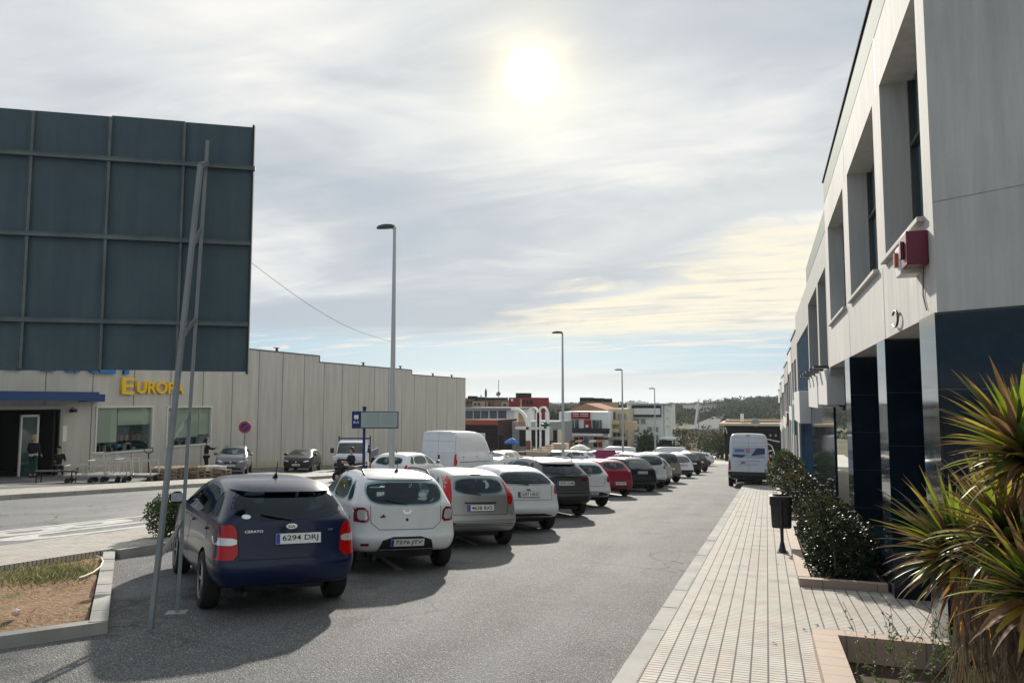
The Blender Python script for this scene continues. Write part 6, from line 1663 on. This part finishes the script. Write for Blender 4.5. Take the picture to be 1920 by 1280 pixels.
# ================================================================== town beyond the street
def town(name, label, cat='building', group=None):
    r = tag(empty(name, (0, 0, 0)), label, cat, group); return r
def wb(r, nm, x0, x1, y0, y1, Y, deep, m, par=None):
    """a block standing at depth Y; edges read off as pixel columns and rows of its front face"""
    a_, c_ = at_y(x0, y0, Y), at_y(x1, y0, Y); xm = (x0 + x1) / 2
    zt = at_y(xm, y0, Y).z; zb2 = at_y(xm, y1, Y).z if y1 else gz(a_.x, Y) - 1.
    b = MB(); b.lohi((a_.x, Y, zb2), (c_.x, Y + deep, zt)); o = b.build(nm, m, par or r); return o
def fix_root(r, x0, Y):
    """put the Empty at the foot of its building"""
    p = at_y(x0, 830, Y); v = Vector((p.x, Y, gz(p.x, Y))); r.location = v
    for c in r.children: c.data.transform(Matrix.Translation(-v))
    for c in r.children:
        for g_ in c.children: g_.data.transform(Matrix.Translation(-v))
C_ = lambda n, c, r=.7: rough_mat('town_' + n, c, tuple(min(1, x * 1.25) for x in c), .5, .95, 8, .05, streak=True, spec=.08)
tw, tcream, tgrey, tbrown, tred, ttan, tdark = C_('white', (.62, .63, .62)), C_('cream', (.48, .42, .30)), C_('grey', (.22, .23, .24)), C_('brown', (.14, .09, .07)), C_('red', (.2, .015, .022)), C_('tan', (.36, .27, .19)), C_('dark', (.012, .013, .015))
tslat = C_('slat', (.05, .025, .028)); tband = C_('band', (.30, .07, .04)); tglass = m_gglass; troof = C_('tile_roof', (.30, .17, .11))
# restaurant with slatted front
r = town('restaurant', 'low building with dark maroon slats and a brick-red band beside the warehouse end'); Y = 92
wb(r, 'wall', 868, 933, 787, None, Y, 8, tslat)
wb(r, 'fascia', 868, 933, 787, 796, Y - .15, .15, tband)
for k in range(9): wb(r, 'slat', 868, 933, 799 + 4.4 * k, 800.6 + 4.4 * k, Y - .2, .2, tdark)
fix_root(r, 900, Y)
r = town('shop_block', 'grey shop block with shuttered windows and white fascia above the slatted restaurant'); Y = 104
wb(r, 'wall', 868, 965, 766, None, Y, 10, tw)
wb(r, 'roof_edge', 866, 968, 764, 768, Y - .5, 11, tgrey)
for x0, x1 in ((872, 886), (888, 900), (902, 915), (918, 931), (934, 949)): wb(r, 'shutter', x0, x1, 770, 785, Y - .1, .1, C_('shutter', (.08, .09, .12)))
wb(r, 'fascia', 933, 968, 789, 797, Y - .6, .6, tw)
wb(r, 'shopfront', 933, 950, 798, 840, Y - .1, .1, tdark)
for k in range(5): wb(r, 'sign_strip', 934, 950, 800 + 5 * k, 801.5 + 5 * k, Y - .3, .2, tgrey)
wb(r, 'white_sign', 951, 963, 797, 812, Y - 1.0, .2, tw)
fix_root(r, 920, Y)
# arches
r = town('arch_gateway', 'white gateway of three tall round-topped arches over the square entrance', 'arches'); Y = 90
arch_white = C_('arch_white', (.8, .8, .78))
def arch(nm, xl, xr, ytop, ybase, wpx, m=arch_white):
    b = MB(); L0, R0 = at_y(xl, ybase, Y), at_y(xr, ybase, Y); rx = (R0.x - L0.x) / 2; cx_ = (R0.x + L0.x) / 2
    zt = at_y((xl + xr) / 2, ytop, Y).z; wd = wpx / 1387 * Y * .9; zb_ = gz(cx_, Y)
    pts = [Vector((L0.x, 0, zb_))] + [Vector((cx_ - rx * math.cos(t), 0, zt - rx * 1.15 + rx * 1.15 * math.sin(t))) for t in [math.pi * i / 12 for i in range(13)]] + [Vector((R0.x, 0, zb_))]
    for p_, q_ in zip(pts, pts[1:]):
        b.bar((p_.x, Y + .25, p_.z), (q_.x, Y + .25, q_.z), .5, wd)
    b.build(nm, m, r)
arch('arch', 991, 1007, 764, 800, 3.4); arch('arch', 1010, 1025, 763, 800, 3.4)
b = MB(); L0 = at_y(958, 800, Y); R0 = at_y(989, 800, Y); zt = at_y(970, 767, Y).z; zb_ = gz(-30, Y); w0 = R0.x - L0.x
pts = [(L0.x, zt), (L0.x + .25 * w0, zt)] + [(L0.x + .25 * w0 + .75 * w0 * math.sin(t), zt - 2.6 * (1 - math.cos(t))) for t in [math.pi / 2 * i / 8 for i in range(1, 9)]] + [(R0.x, zb_)]
for p_, q_ in zip(pts, pts[1:]): b.bar((p_[0], Y + .25, p_[1]), (q_[0], Y + .25, q_[1]), .5, .34)
b.build('arch', arch_white, r)
wb(r, 'lintel', 966, 1024, 800, 805, Y, .6, tw)
wb(r, 'pillar_base', 986, 994, 826, 843, Y - .1, .8, C_('brick', (.2, .09, .06)))
wb(r, 'panel', 972, 985, 773, 790, Y + .6, .2, C_('ochre', (.42, .30, .14)))
wb(r, 'panel', 995.5, 1005, 790, 800, Y + .3, .1, C_('pale_green', (.38, .45, .36)))
o = wb(r, 'shop_lettering', 964, 984, 792, 794, Y - .1, .08, mat('orange_sign', (.55, .13, .05), .5)); wb(r, 'shop_lettering', 966, 980, 795, 796.5, Y - .1, .08, mat('orange_sign', (.55, .13, .05), .5))
fix_root(r, 1000, Y)
r = town('pharmacy_cross', 'dark green cross sign projecting below the right-hand arch', 'sign'); Yc = 88.5
wb(r, 'cross', 1019.5, 1024, 790, 803, Yc, .3, mat('cross_green', (.01, .07, .05), .4)); wb(r, 'cross_arm', 1014, 1029, 794, 799, Yc - .02, .34, mat('cross_green', (.01, .07, .05), .4)); fix_root(r, 1021, Yc)
r = town('arcade_building', 'dark glass shopfronts behind the white arches'); wb(r, 'wall', 960, 1045, 790, None, 96, 8, tgrey)
for x0, x1 in ((974, 987), (995, 1005), (1012, 1022), (1027, 1044)): wb(r, 'shopfront', x0, x1, 806, 836, 95.9, .1, tdark)
fix_root(r, 1000, 96)
rg = random.Random(5)
cl = [((896, 908), 812, 840, 86, tw), ((936, 944), 815, 842, 86, tdark), ((1030, 1036), 800, 826, 94, tgrey), ((1046, 1052), 806, 830, 94, tcream)]
names = ['white pillar sign', 'dark kiosk', 'narrow red banner', 'cream hoarding']
for k, ((x0, x1), y0, y1, Y_, m_) in enumerate(cl):
    r = town('street_sign', ['white pillar sign in front of the slatted restaurant', 'dark kiosk beside the blue parasol', 'narrow grey banner right of the arches', 'cream hoarding left of the second lamp pole'][k], 'sign'); wb(r, 'panel', x0, x1, y0, y1, Y_, .3, m_); wb(r, 'post', (x0 + x1) / 2 - .5, (x0 + x1) / 2 + .5, y1, None, Y_ + .05, .15, m_alu); fix_root(r, x0, Y_)
for k in range(6):
    x0 = 1052 + 13 * k; r = town('awning', ['green awning', 'red awning', 'cream awning', 'dark blue awning', 'white awning', 'orange awning'][k] + ' on the shops below the red and white building', 'awning', 'awnings below the shops'); wb(r, 'awning', x0, x0 + 11, 826, 829, 103, 2, [C_('awn0', (.05, .15, .08)), tred, tcream, C_('awn1', (.02, .04, .15)), tw, C_('awn2', (.4, .15, .04))][k]); fix_root(r, x0, 103)
# steps and ramp
r = town('ramp', 'pale stepped ramp with beige balustrade below the arches', 'ramp'); Y = 80
for k in range(5):
    wb(r, 'step', 985 + 12 * k, 1062, 847 - 4 * k, 870, Y + 1.2 * k, 1.2, C_('beige', (.46, .38, .28)))
wb(r, 'side_wall', 1038, 1060, 832, 865, Y - .5, .5, C_('beige', (.46, .38, .28))); wb(r, 'kerb_wall', 966, 981, 847, 870, Y - 1, 2, tbrown); fix_root(r, 1020, Y)
# parasols
def parasol(x0, x1, yt, yb, Y, m, label):
    a_, c_ = at_y(x0, yb, Y), at_y(x1, yb, Y); cx_ = (a_.x + c_.x) / 2; rx = (c_.x - a_.x) / 2; zt = at_y((x0 + x1) / 2, yt, Y).z; z0 = a_.z; g0 = gz(cx_, Y)
    r = tag(empty('parasol', (cx_, Y, g0)), label, 'parasol')
    b = MB(); b.lathe([(0, zt - g0), (rx * .5, (zt * .62 + z0 * .38) - g0), (rx, z0 - g0), (rx * .98, z0 - g0 - .12), (rx * .5, z0 - g0 + .1)], 8, 0, None, False); b.build('canopy', m, r)
    b = MB(); b.tube([(0, 0, 0), (0, 0, zt - g0)], .04, 8); b.build('pole', m_alu, r)
parasol(946, 974, 820, 829, 84, mat('blue_canvas', (.01, .14, .45), .6), 'bright blue parasol in front of the shops left of the arches')
parasol(1068, 1108, 832, 840, 86, mat('white_canvas', (.6, .6, .56), .7), 'wide pale parasol in front of the red and white shops')
# skyline left
def house(x0, x1, y0, Y, m, label, caps=(), wins=(), roofm=None, group='buildings on the skyline'):
    r = town('town_house', label, 'building', group); wb(r, 'wall', x0, x1, y0, None, Y, 10, m)
    if roofm: wb(r, 'roof', x0 - 1, x1 + 1, y0 - 1.5, y0, Y - .5, 11, roofm)
    for a1, a2, t in caps: wb(r, 'stair_tower', a1, a2, t, y0, Y + 2, 4, tdark if m is not tw else tgrey)
    for a1, a2, t, bb_ in wins: wb(r, 'window', a1, a2, t, bb_, Y - .12, .12, tglass)
    fix_root(r, (x0 + x1) / 2, Y); return r
house(872, 886, 748, 150, tbrown, 'brown block with dark stair tower nearest the warehouse roof corner', [(877, 883, 742)], [(875, 879, 752, 757), (881, 884, 752, 757)])
house(886, 903, 752, 146, ttan, 'ochre block between two brown blocks on the skyline', [(890, 896, 744)], [(889, 893, 755, 760), (896, 900, 755, 760)])
house(903, 927, 750, 150, tbrown, 'long brown block behind the slim antenna', [(905, 916, 745), (918, 925, 747)], [(906, 910, 755, 760), (914, 918, 755, 760)])
house(924, 944, 750, 158, tgrey, 'grey block with flat roof left of the red building', [(926, 942, 745)], [(928, 932, 752, 757)])
house(940, 957, 753, 145, ttan, 'low tan block touching the red building', (), [(944, 948, 757, 761)])
r = town('red_building', 'bright red building with black box on its roof, on the skyline'); Y = 135
wb(r, 'wall', 954, 1002, 745, None, Y, 10, tred); wb(r, 'roof_box', 967, 985, 736.5, 745, Y + 2, 4, tdark); wb(r, 'pillar', 975, 978, 748, 764, Y - .2, .2, ttan); wb(r, 'window', 958, 962, 747, 752, Y - .1, .1, tw)
for k in range(3): wb(r, 'window', 980 + 7 * k, 984 + 7 * k, 750, 758, Y - .1, .1, tdark)
fix_root(r, 980, Y)
# red and white shops
r = town('shop_building', 'white two-storey shops with red sign panel and dark balcony glass'); Y = 108
wb(r, 'wall', 1048, 1140, 772, None, Y, 12, tw)
wb(r, 'sign_panel', 1071, 1106, 772, 785, Y - .3, .3, tred); wb(r, 'sign_panel', 1095, 1108, 787, 803, Y - .3, .3, tred); wb(r, 'sign_strip', 1074, 1085, 775, 776.5, Y - .35, .04, tw); wb(r, 'sign_strip', 1088, 1103, 775, 776.5, Y - .35, .04, tw); wb(r, 'sign_strip', 1074, 1085, 779, 780, Y - .35, .04, tw); wb(r, 'sign_strip', 1088, 1103, 779, 780, Y - .35, .04, tw); wb(r, 'poster', 1098, 1103, 796, 801, Y - .35, .04, tw)
for x0, x1 in ((1070, 1076), (1078, 1085), (1111, 1117), (1118, 1123), (1124, 1128)): wb(r, 'window', x0, x1, 787, 803, Y - .12, .12, tglass)
wb(r, 'balcony', 1068, 1140, 803, 812, Y - 1.2, 1.2, tdark); wb(r, 'canopy', 1066, 1127, 813, 816.5, Y - 2.4, 2.4, tw)
for k in range(7): wb(r, 'shopfront', 1068 + 9 * k, 1075 + 9 * k, 819, 838, Y - .12, .12, [tcream, tdark, tred, tgrey][k % 4])
fix_root(r, 1090, Y)
r = town('gabled_house', 'tan house with low gabled tile roof behind the red and white shops'); Y = 128
a_, c_ = at_y(1062, 771, Y), at_y(1146, 771, Y); ap = at_y(1098, 756, Y)
b = MB(); b.add([(a_.x, Y, a_.z), (c_.x, Y, c_.z), (ap.x, Y, ap.z), (a_.x, Y + 12, a_.z), (c_.x, Y + 12, c_.z), (ap.x, Y + 12, ap.z)], [[0, 1, 2], [3, 4, 5], [0, 2, 5, 3], [1, 2, 5, 4], [0, 1, 4, 3]]); b.build('roof', troof, r)
wb(r, 'wall', 1064, 1144, 771, None, Y + .1, 11.8, ttan); fix_root(r, 1100, Y)
house(1086, 1107, 752, 150, tbrown, 'brown block with two dark stair towers above the gabled house', [(1087, 1106, 745)], [(1090, 1094, 755, 760)])
house(1110, 1142, 754, 152, ttan, 'tan block with dark parapet right of the gabled house', [(1113, 1126, 746), (1132, 1141, 747)], [(1114, 1118, 757, 761), (1128, 1132, 757, 761)])
# cream building
r = town('cream_building', 'cream apartment building with balconies between the shops and the white corner block'); Y = 112
wb(r, 'wall', 1140, 1176, 766, None, Y, 12, tcream); wb(r, 'window', 1141, 1154, 772, 786, Y - .12, .12, tbrown)
for yy in (788, 803): wb(r, 'balcony', 1137, 1160, yy, yy + 7, Y - 1.2, 1.2, tcream)
wb(r, 'balcony', 1172, 1190, 790, 806, Y - 2.0, 2.5, C_('sand', (.46, .36, .24)))
for x0 in (1158, 1164, 1170): wb(r, 'window', x0, x0 + 3.5, 775, 786, Y - .12, .12, tgrey)
for x0 in (1142, 1150, 1158, 1166): wb(r, 'window', x0, x0 + 5, 812, 822, Y - .12, .12, tdark)
wb(r, 'awning', 1120, 1172, 820, 824, Y - 4, 4, C_('awning', (.26, .24, .2))); wb(r, 'shopfront', 1122, 1176, 826, 845, Y - .3, .2, tdark); fix_root(r, 1160, Y)
# white corner block
r = town('white_block', 'white corner apartment block with long dark-framed sign and side balconies'); Y = 118
wb(r, 'wall', 1178, 1243, 758, None, Y, 12, tw); wb(r, 'sign_frame', 1184, 1239, 760, 781, Y - .4, .4, tdark); wb(r, 'sign_face', 1188, 1238, 765, 777, Y - .46, .06, tw)
for x0, y0 in ((1190, 785), (1202, 785), (1190, 800), (1214, 800), (1226, 800), (1190, 815), (1226, 815)): wb(r, 'window', x0, x0 + 8, y0, y0 + 9, Y - .12, .12, tgrey)
for yy in (764, 779, 794): wb(r, 'balcony', 1243, 1254, yy, yy + 4, Y + 1, 6, tw)
wb(r, 'pier', 1245, 1249, 760, None, Y + .5, 2, tw); wb(r, 'roof_edge', 1177, 1250, 756.5, 758, Y - .2, 12.4, tgrey)
wb(r, 'canopy', 1236, 1262, 821, 824, Y - 4, 5, tw); wb(r, 'shopfront', 1236, 1260, 825, 842, Y - .3, .2, tdark); fix_root(r, 1210, Y)
for i, (x0, x1, y0, Y) in enumerate([(1175, 1200, 753, 175), (1222, 1256, 757, 165)]): house(x0, x1, y0, Y, tw, ['white houses with flat roofs far behind the white corner block', 'low white house peeping over the right of the white corner block'][i], [(x0 + 4, x0 + 10, y0 - 2)])
# hillside houses
for i, (x0, x1, y0, Y) in enumerate([(1280, 1298, 757.5, 420), (1302, 1334, 758.5, 430), (1338, 1350, 759.5, 425)]):
    a_, c_ = at_y(x0, y0, Y), at_y(x1, y0, Y); r = town('hill_house', ['long white house on the hill crest left of the mast', 'white house on the hill crest right of the mast', 'small white house on the hill crest before the wood'][i], 'house', 'houses on the hill crest')
    b = MB(); b.lohi((a_.x, Y, a_.z - 8), (c_.x, Y + 9, a_.z)); b.build('wall', tw, r)
    b = MB(); b.lohi((a_.x - .6, Y - .6, a_.z), (c_.x + .6, Y + 9.6, a_.z + .4)); b.build('roof', troof, r); fix_root(r, (x0 + x1) / 2, Y)
# low wall and terraces on the slope
for i, (x0, x1, y0, y1, Y, m, lb) in enumerate([(1256, 1288, 806, 812, 190, tcream, 'long cream garden wall on the slope right of the white block'), (1254, 1282, 820, 824, 150, tw, 'low pale wall below the cream garden wall')]):
    r = town('garden_wall', lb, 'wall'); wb(r, 'wall', x0, x1, y0, y1 + 6, Y, .6, m); wb(r, 'coping', x0 - .5, x1 + .5, y0 - .8, y0, Y - .1, .8, tw); fix_root(r, (x0 + x1) / 2, Y)
# hill road
b = MB(); c0 = [(1300, 806, 14), (1318, 801, 12), (1330, 796, 9), (1340, 790, 7), (1348, 784, 5), (1356, 779, 4)]
pts = [(at_y(px, py, 190 + 40 * i), w * .38) for i, (px, py, w) in enumerate(c0)]
for (p_, w), (q_, w2) in zip(pts, pts[1:]):
    b.add([(p_.x - w, p_.y, gz(p_.x, p_.y) + 2.1), (p_.x + w, p_.y, gz(p_.x, p_.y) + 2.1), (q_.x + w2, q_.y, gz(q_.x, q_.y) + 2.1), (q_.x - w2, q_.y, gz(q_.x, q_.y) + 2.1), (p_.x - w, p_.y, -30), (p_.x + w, p_.y, -30), (q_.x + w2, q_.y, -30), (q_.x - w2, q_.y, -30)], [[0, 1, 2, 3], [0, 4, 5, 1], [1, 5, 6, 2], [3, 2, 6, 7], [0, 3, 7, 4]])
tag(b.build('hill_road', mat('pale_road', (.22, .22, .21), 1., spec=0.)), kind='structure')
# leaning mast
r = town('mast', 'tall leaning lattice mast with stay cables in front of the wooded hill', 'mast'); b = MB(); u, v = at_y(1299, 806, 200), at_y(1309, 752, 200); b.bar((u.x, 200, u.z - 4), (v.x, 200, v.z), .5, .5); b.build('mast_arm', tw, r)
b = MB(); w_ = at_y(1308, 800, 200); b.tube([(w_.x, 200.5, w_.z - 4), (at_y(1310, 748, 200).x, 200.5, v.z + .6)], .12, 6); w_ = at_y(1330, 770, 200); b.tube([(v.x, 200, v.z), (w_.x, 203, w_.z)], .04, 4); b.build('stay', tgrey, r); fix_root(r, 1299, 200)
# slim antennas
for i, (px, y0, Y) in enumerate([(911, 728, 148), (935, 712, 156), (902, 740, 147)]):
    u = at_y(px, y0, Y); r = tag(empty('antenna', (u.x, Y, gz(u.x, Y))), ['thick short antenna mast on the skyline left', 'tallest and thinnest antenna on the skyline, with a small dish', 'shortest antenna on the brown blocks'][i], 'antenna', 'antennas on the skyline')
    b = MB(); g0 = gz(u.x, Y); b.tube([(0, 0, 0), (0, 0, u.z - g0)], .07 if i == 1 else .12, 6)
    if i == 0: b.tube([(0, 0, u.z - g0 - 1.8), (0, 0, u.z - g0 - .4)], .25, 8)
    b.build('mast', m_alu, r)
    if i == 1: MB().lathe([(0, 0), (.5, .15), (.55, .2)], 12, 0, Matrix.Translation((0, 0, at_y(px, 739, Y).z - g0)) @ Matrix.Rotation(1.2, 4, 'X')).build('dish', tgrey, r)
# black pavilion closing the street
Y = 92; r = town('pavilion', 'low black pavilion with pale flat roof edge closing the end of the street')
wb(r, 'wall', 1358, 1475, 798, None, Y, 10, tdark); wb(r, 'roof_edge', 1348, 1480, 793.5, 798, Y - 1, 12, C_('beige', (.46, .38, .28))); wb(r, 'roof', 1360, 1480, 788, 793, Y + 3, 8, ttan); wb(r, 'roof_rail', 1366, 1480, 785.5, 787, Y + 3, .2, tdark)
wb(r, 'chimney', 1388, 1394, 776, 790, Y + 1, 1, tw)
b = MB(); u = at_y(1416, 793, Y); bm = bmesh.new(); bmesh.ops.create_uvsphere(bm, u_segments=16, v_segments=10, radius=1); bmesh.ops.scale(bm, vec=(.5, .5, .5), verts=bm.verts); bmesh.ops.translate(bm, vec=(u.x, Y, u.z + .1), verts=bm.verts); me = bpy.data.meshes.new('roof_vent'); bm.to_mesh(me); bm.free(); link('roof_vent', me, tgrey, r)
for x0 in (1443, 1453): wb(r, 'lamp', x0, x0 + 3, 814, 818, Y - .15, .15, mat('lamp_glow', (.35, .35, .32), .4))
b = MB(); u = at_y(1361, 800, Y); v = at_y(1364, 812, Y); b.tube([(u.x, Y - .9, u.z), (v.x, Y - .9, v.z)], .04, 6); b.build('drainpipe', tw, r)
fix_root(r, 1400, Y)
r = town('tube_frame', 'curved pale tube frame standing right of the white van', 'frame'); b = MB()
Y = 60; pts = [at_y(*q, Y) for q in [(1428, 824), (1440, 823), (1452, 826), (1462, 828)]]; b.tube(pts, .035, 6)
pts = [at_y(*q, Y) for q in [(1432, 833), (1441, 832), (1447, 836), (1450, 843), (1452, 850), (1455, 858)]]; b.tube(pts, .035, 6); b.build('tube', tw, r); b = MB()
pts = [at_y(*q, Y) for q in [(1430, 846), (1440, 846), (1450, 843)]]; b.tube(pts, .035, 6); b.build('crossbar', tw, r)
b = MB(); u = at_y(1455, 858, Y); b.tube([u, (u.x, u.y, gz(u.x, Y))], .04, 6); b.build('leg', tw, r); fix_root(r, 1445, Y)
# magenta board
r = tag(empty('signboard', (0, 0, 0)), 'plain magenta board standing among the roofs beyond the red car', 'signboard'); Y = 56
wb(r, 'board', 1117, 1154, 843, 861, Y, .06, mat('magenta_board', (.28, .02, .11), .5)); wb(r, 'post', 1121, 1123, 861, 885, Y + .07, .06, m_alu); wb(r, 'post', 1148, 1150, 861, 885, Y + .07, .06, m_alu); fix_root(r, 1135, Y)
# ---- trees
def tree(name, px, ytop, Y, rx, rz, label, n=420, mt=lf_pine, leafsz=.55, group='trees beyond the town', seed=0, trunk=None):
    u = at_y(px, ytop, Y); g0 = gz(u.x, Y); h = u.z - g0; r = tag(empty(name, (u.x, Y, g0)), label, 'tree', group); rg = random.Random(seed or px)
    lobes = [(rg.uniform(-.45, .45) * rx, rg.uniform(-.3, .3) * rx, h - rz + rg.uniform(-.35, .2) * rz, rx * rg.uniform(.45, .75), rz * rg.uniform(.45, .75)) for _ in range(7)]
    bush_mesh(rg, lobes, n, leafsz, leafsz * .6, 0).build('crown', mt, r, fix=False)
    b = MB(); b.tube([(0, 0, -.3), (.1, 0, h * .4), (.05, 0, h - rz)], [.22, .16, .1], 7)
    for k in range(4): b.tube([(.08, 0, max(.5, h - 1.9 * rz)), (lobes[k][0], lobes[k][1], lobes[k][2])], [.09, .03], 5)
    b.build('trunk', bark, r); return r
TT = [(1012, 757, 150, 4.2, 3.5, 'rounded dark tree right of the red building'), (1024, 752, 160, 5, 4, 'biggest dark tree between the red building and the second lamp'), (1040, 758, 165, 4.5, 3.5, 'dark tree just left of the second lamp pole'), (1073, 757, 170, 4, 3.2, 'small round tree right of the second lamp pole'),
      (1172, 750, 200, 3.5, 3, 'tree touching the third lamp pole above the cream building'), (1158, 755, 210, 4, 3, 'dark tree behind the cream building'), (1060, 762, 160, 3, 3, 'small tree below the second lamp head'), (890, 745, 190, 5, 3, 'tree tops behind the brown blocks'), (947, 747, 200, 5, 3, 'tree tops left of the red building'), (1128, 752, 215, 5, 3, 'tree tops behind the tan block')]
for i, (px, yt, Y, rx, rz, lb) in enumerate(TT): tree('dense_tree', px, yt, Y, rx, rz, lb, 520, leafsz=.7, seed=40 + i)
tree('dark_tree', 1214, 797, 96, 1.5, 2.4, 'slender dark tree in front of the white corner block', 900, leafsz=.5, seed=60, group=None)
for i, (px, yt, Y, rx) in enumerate([(1345, 806, 100, 1.8), (1352, 815, 97, 1.6), (1262, 838, 104, 1.5), (1325, 818, 108, 1.7)]):
    tree('green_tree', px, yt, Y, rx, 1.6, ['green tree left of the black pavilion, its top level with the roof', 'lower green tree against the pavilion wall', 'low green tree beside the pale canopy', 'bushy green tree on the slope behind the yellow van'][i], 500, lf_olive, .35, 'green trees round the pavilion', 70 + i)
# ---- woods and scrub on the far slopes
rg = random.Random(91); b = MB()
def clump(x, y, r_, h, n, sz, mi):
    g0 = gz(x, y)
    for i in range(n):
        d = rnd_dir(rg); q = rg.uniform(.5, 1.) * (1 + .2 * math.sin(d.x * 5 + x))
        p = Vector((x + d.x * r_ * q, y + d.y * r_ * q, g0 + h * .5 + d.z * h * .5 * q))
        leaf(b, p, (d + rnd_dir(rg) * .8).normalized(), rnd_dir(rg), sz * rg.uniform(.7, 1.3), sz * .8, mi)
for i in range(950):
    y = rg.uniform(300, 620); x = rg.uniform(-.52 * y, .1 * y)
    dens = math.sin(x * .021) + math.cos(y * .017 + x * .008)
    right = x > -.075 * y
    if not right and dens < -.5 and rg.random() < .7: continue
    h = rg.uniform(2.6, 5.0) * (1.25 if right and y > 380 else 1)
    clump(x, y, rg.uniform(3, 6), h, 90, 1.3, 0 if rg.random() < .75 else 1)
for i in range(260):
    y = rg.uniform(190, 320); x = rg.uniform(-.5 * y, .1 * y)
    if -.07 * y < x < -.02 * y and rg.random() < .8: continue
    clump(x, y, rg.uniform(1.2, 3), rg.uniform(1.2, 3.2), 22, 1.0, 1 if rg.random() < .6 else 0)
tag(b.build('woodland', [lf_pine, lf_olive], fix=False), 'dark woods and scrub covering the far hills', 'woods', kind='stuff')
b = MB(); rg = random.Random(95)
for i in range(500):
    y = rg.uniform(112, 190); x = rg.uniform(-.3 * y, .03 * y); clump(x, y, rg.uniform(.6, 1.6), rg.uniform(.6, 1.6), 14, .5, rg.choice([0, 1, 2]))
tag(b.build('scrub', [lf_pine, lf_olive, leafmat('brown_scrub', (.10, .07, .045), (.2, .14, .09), .1, .9, 1.)], fix=False), 'brown and green scrub on the waste ground behind the pavilion', 'scrub', kind='stuff')
# ---- the air
m = bpy.data.materials.new('air'); m.use_nodes = True; t = m.node_tree; t.nodes.clear()
vo = t.nodes.new('ShaderNodeVolumePrincipled'); vo.inputs['Color'].default_value = (.82, .88, .95, 1); vo.inputs['Density'].default_value = .00016; vo.inputs['Anisotropy'].default_value = .3
ou = t.nodes.new('ShaderNodeOutputMaterial'); t.links.new(vo.outputs[0], ou.inputs['Volume'])
HAZE = True
if HAZE:
    b = MB(); b.lohi((-2600, -60, -40), (1600, 3100, 30)); tag(b.build('haze', m), 'pale haze in the air over the whole scene', 'haze', kind='stuff')
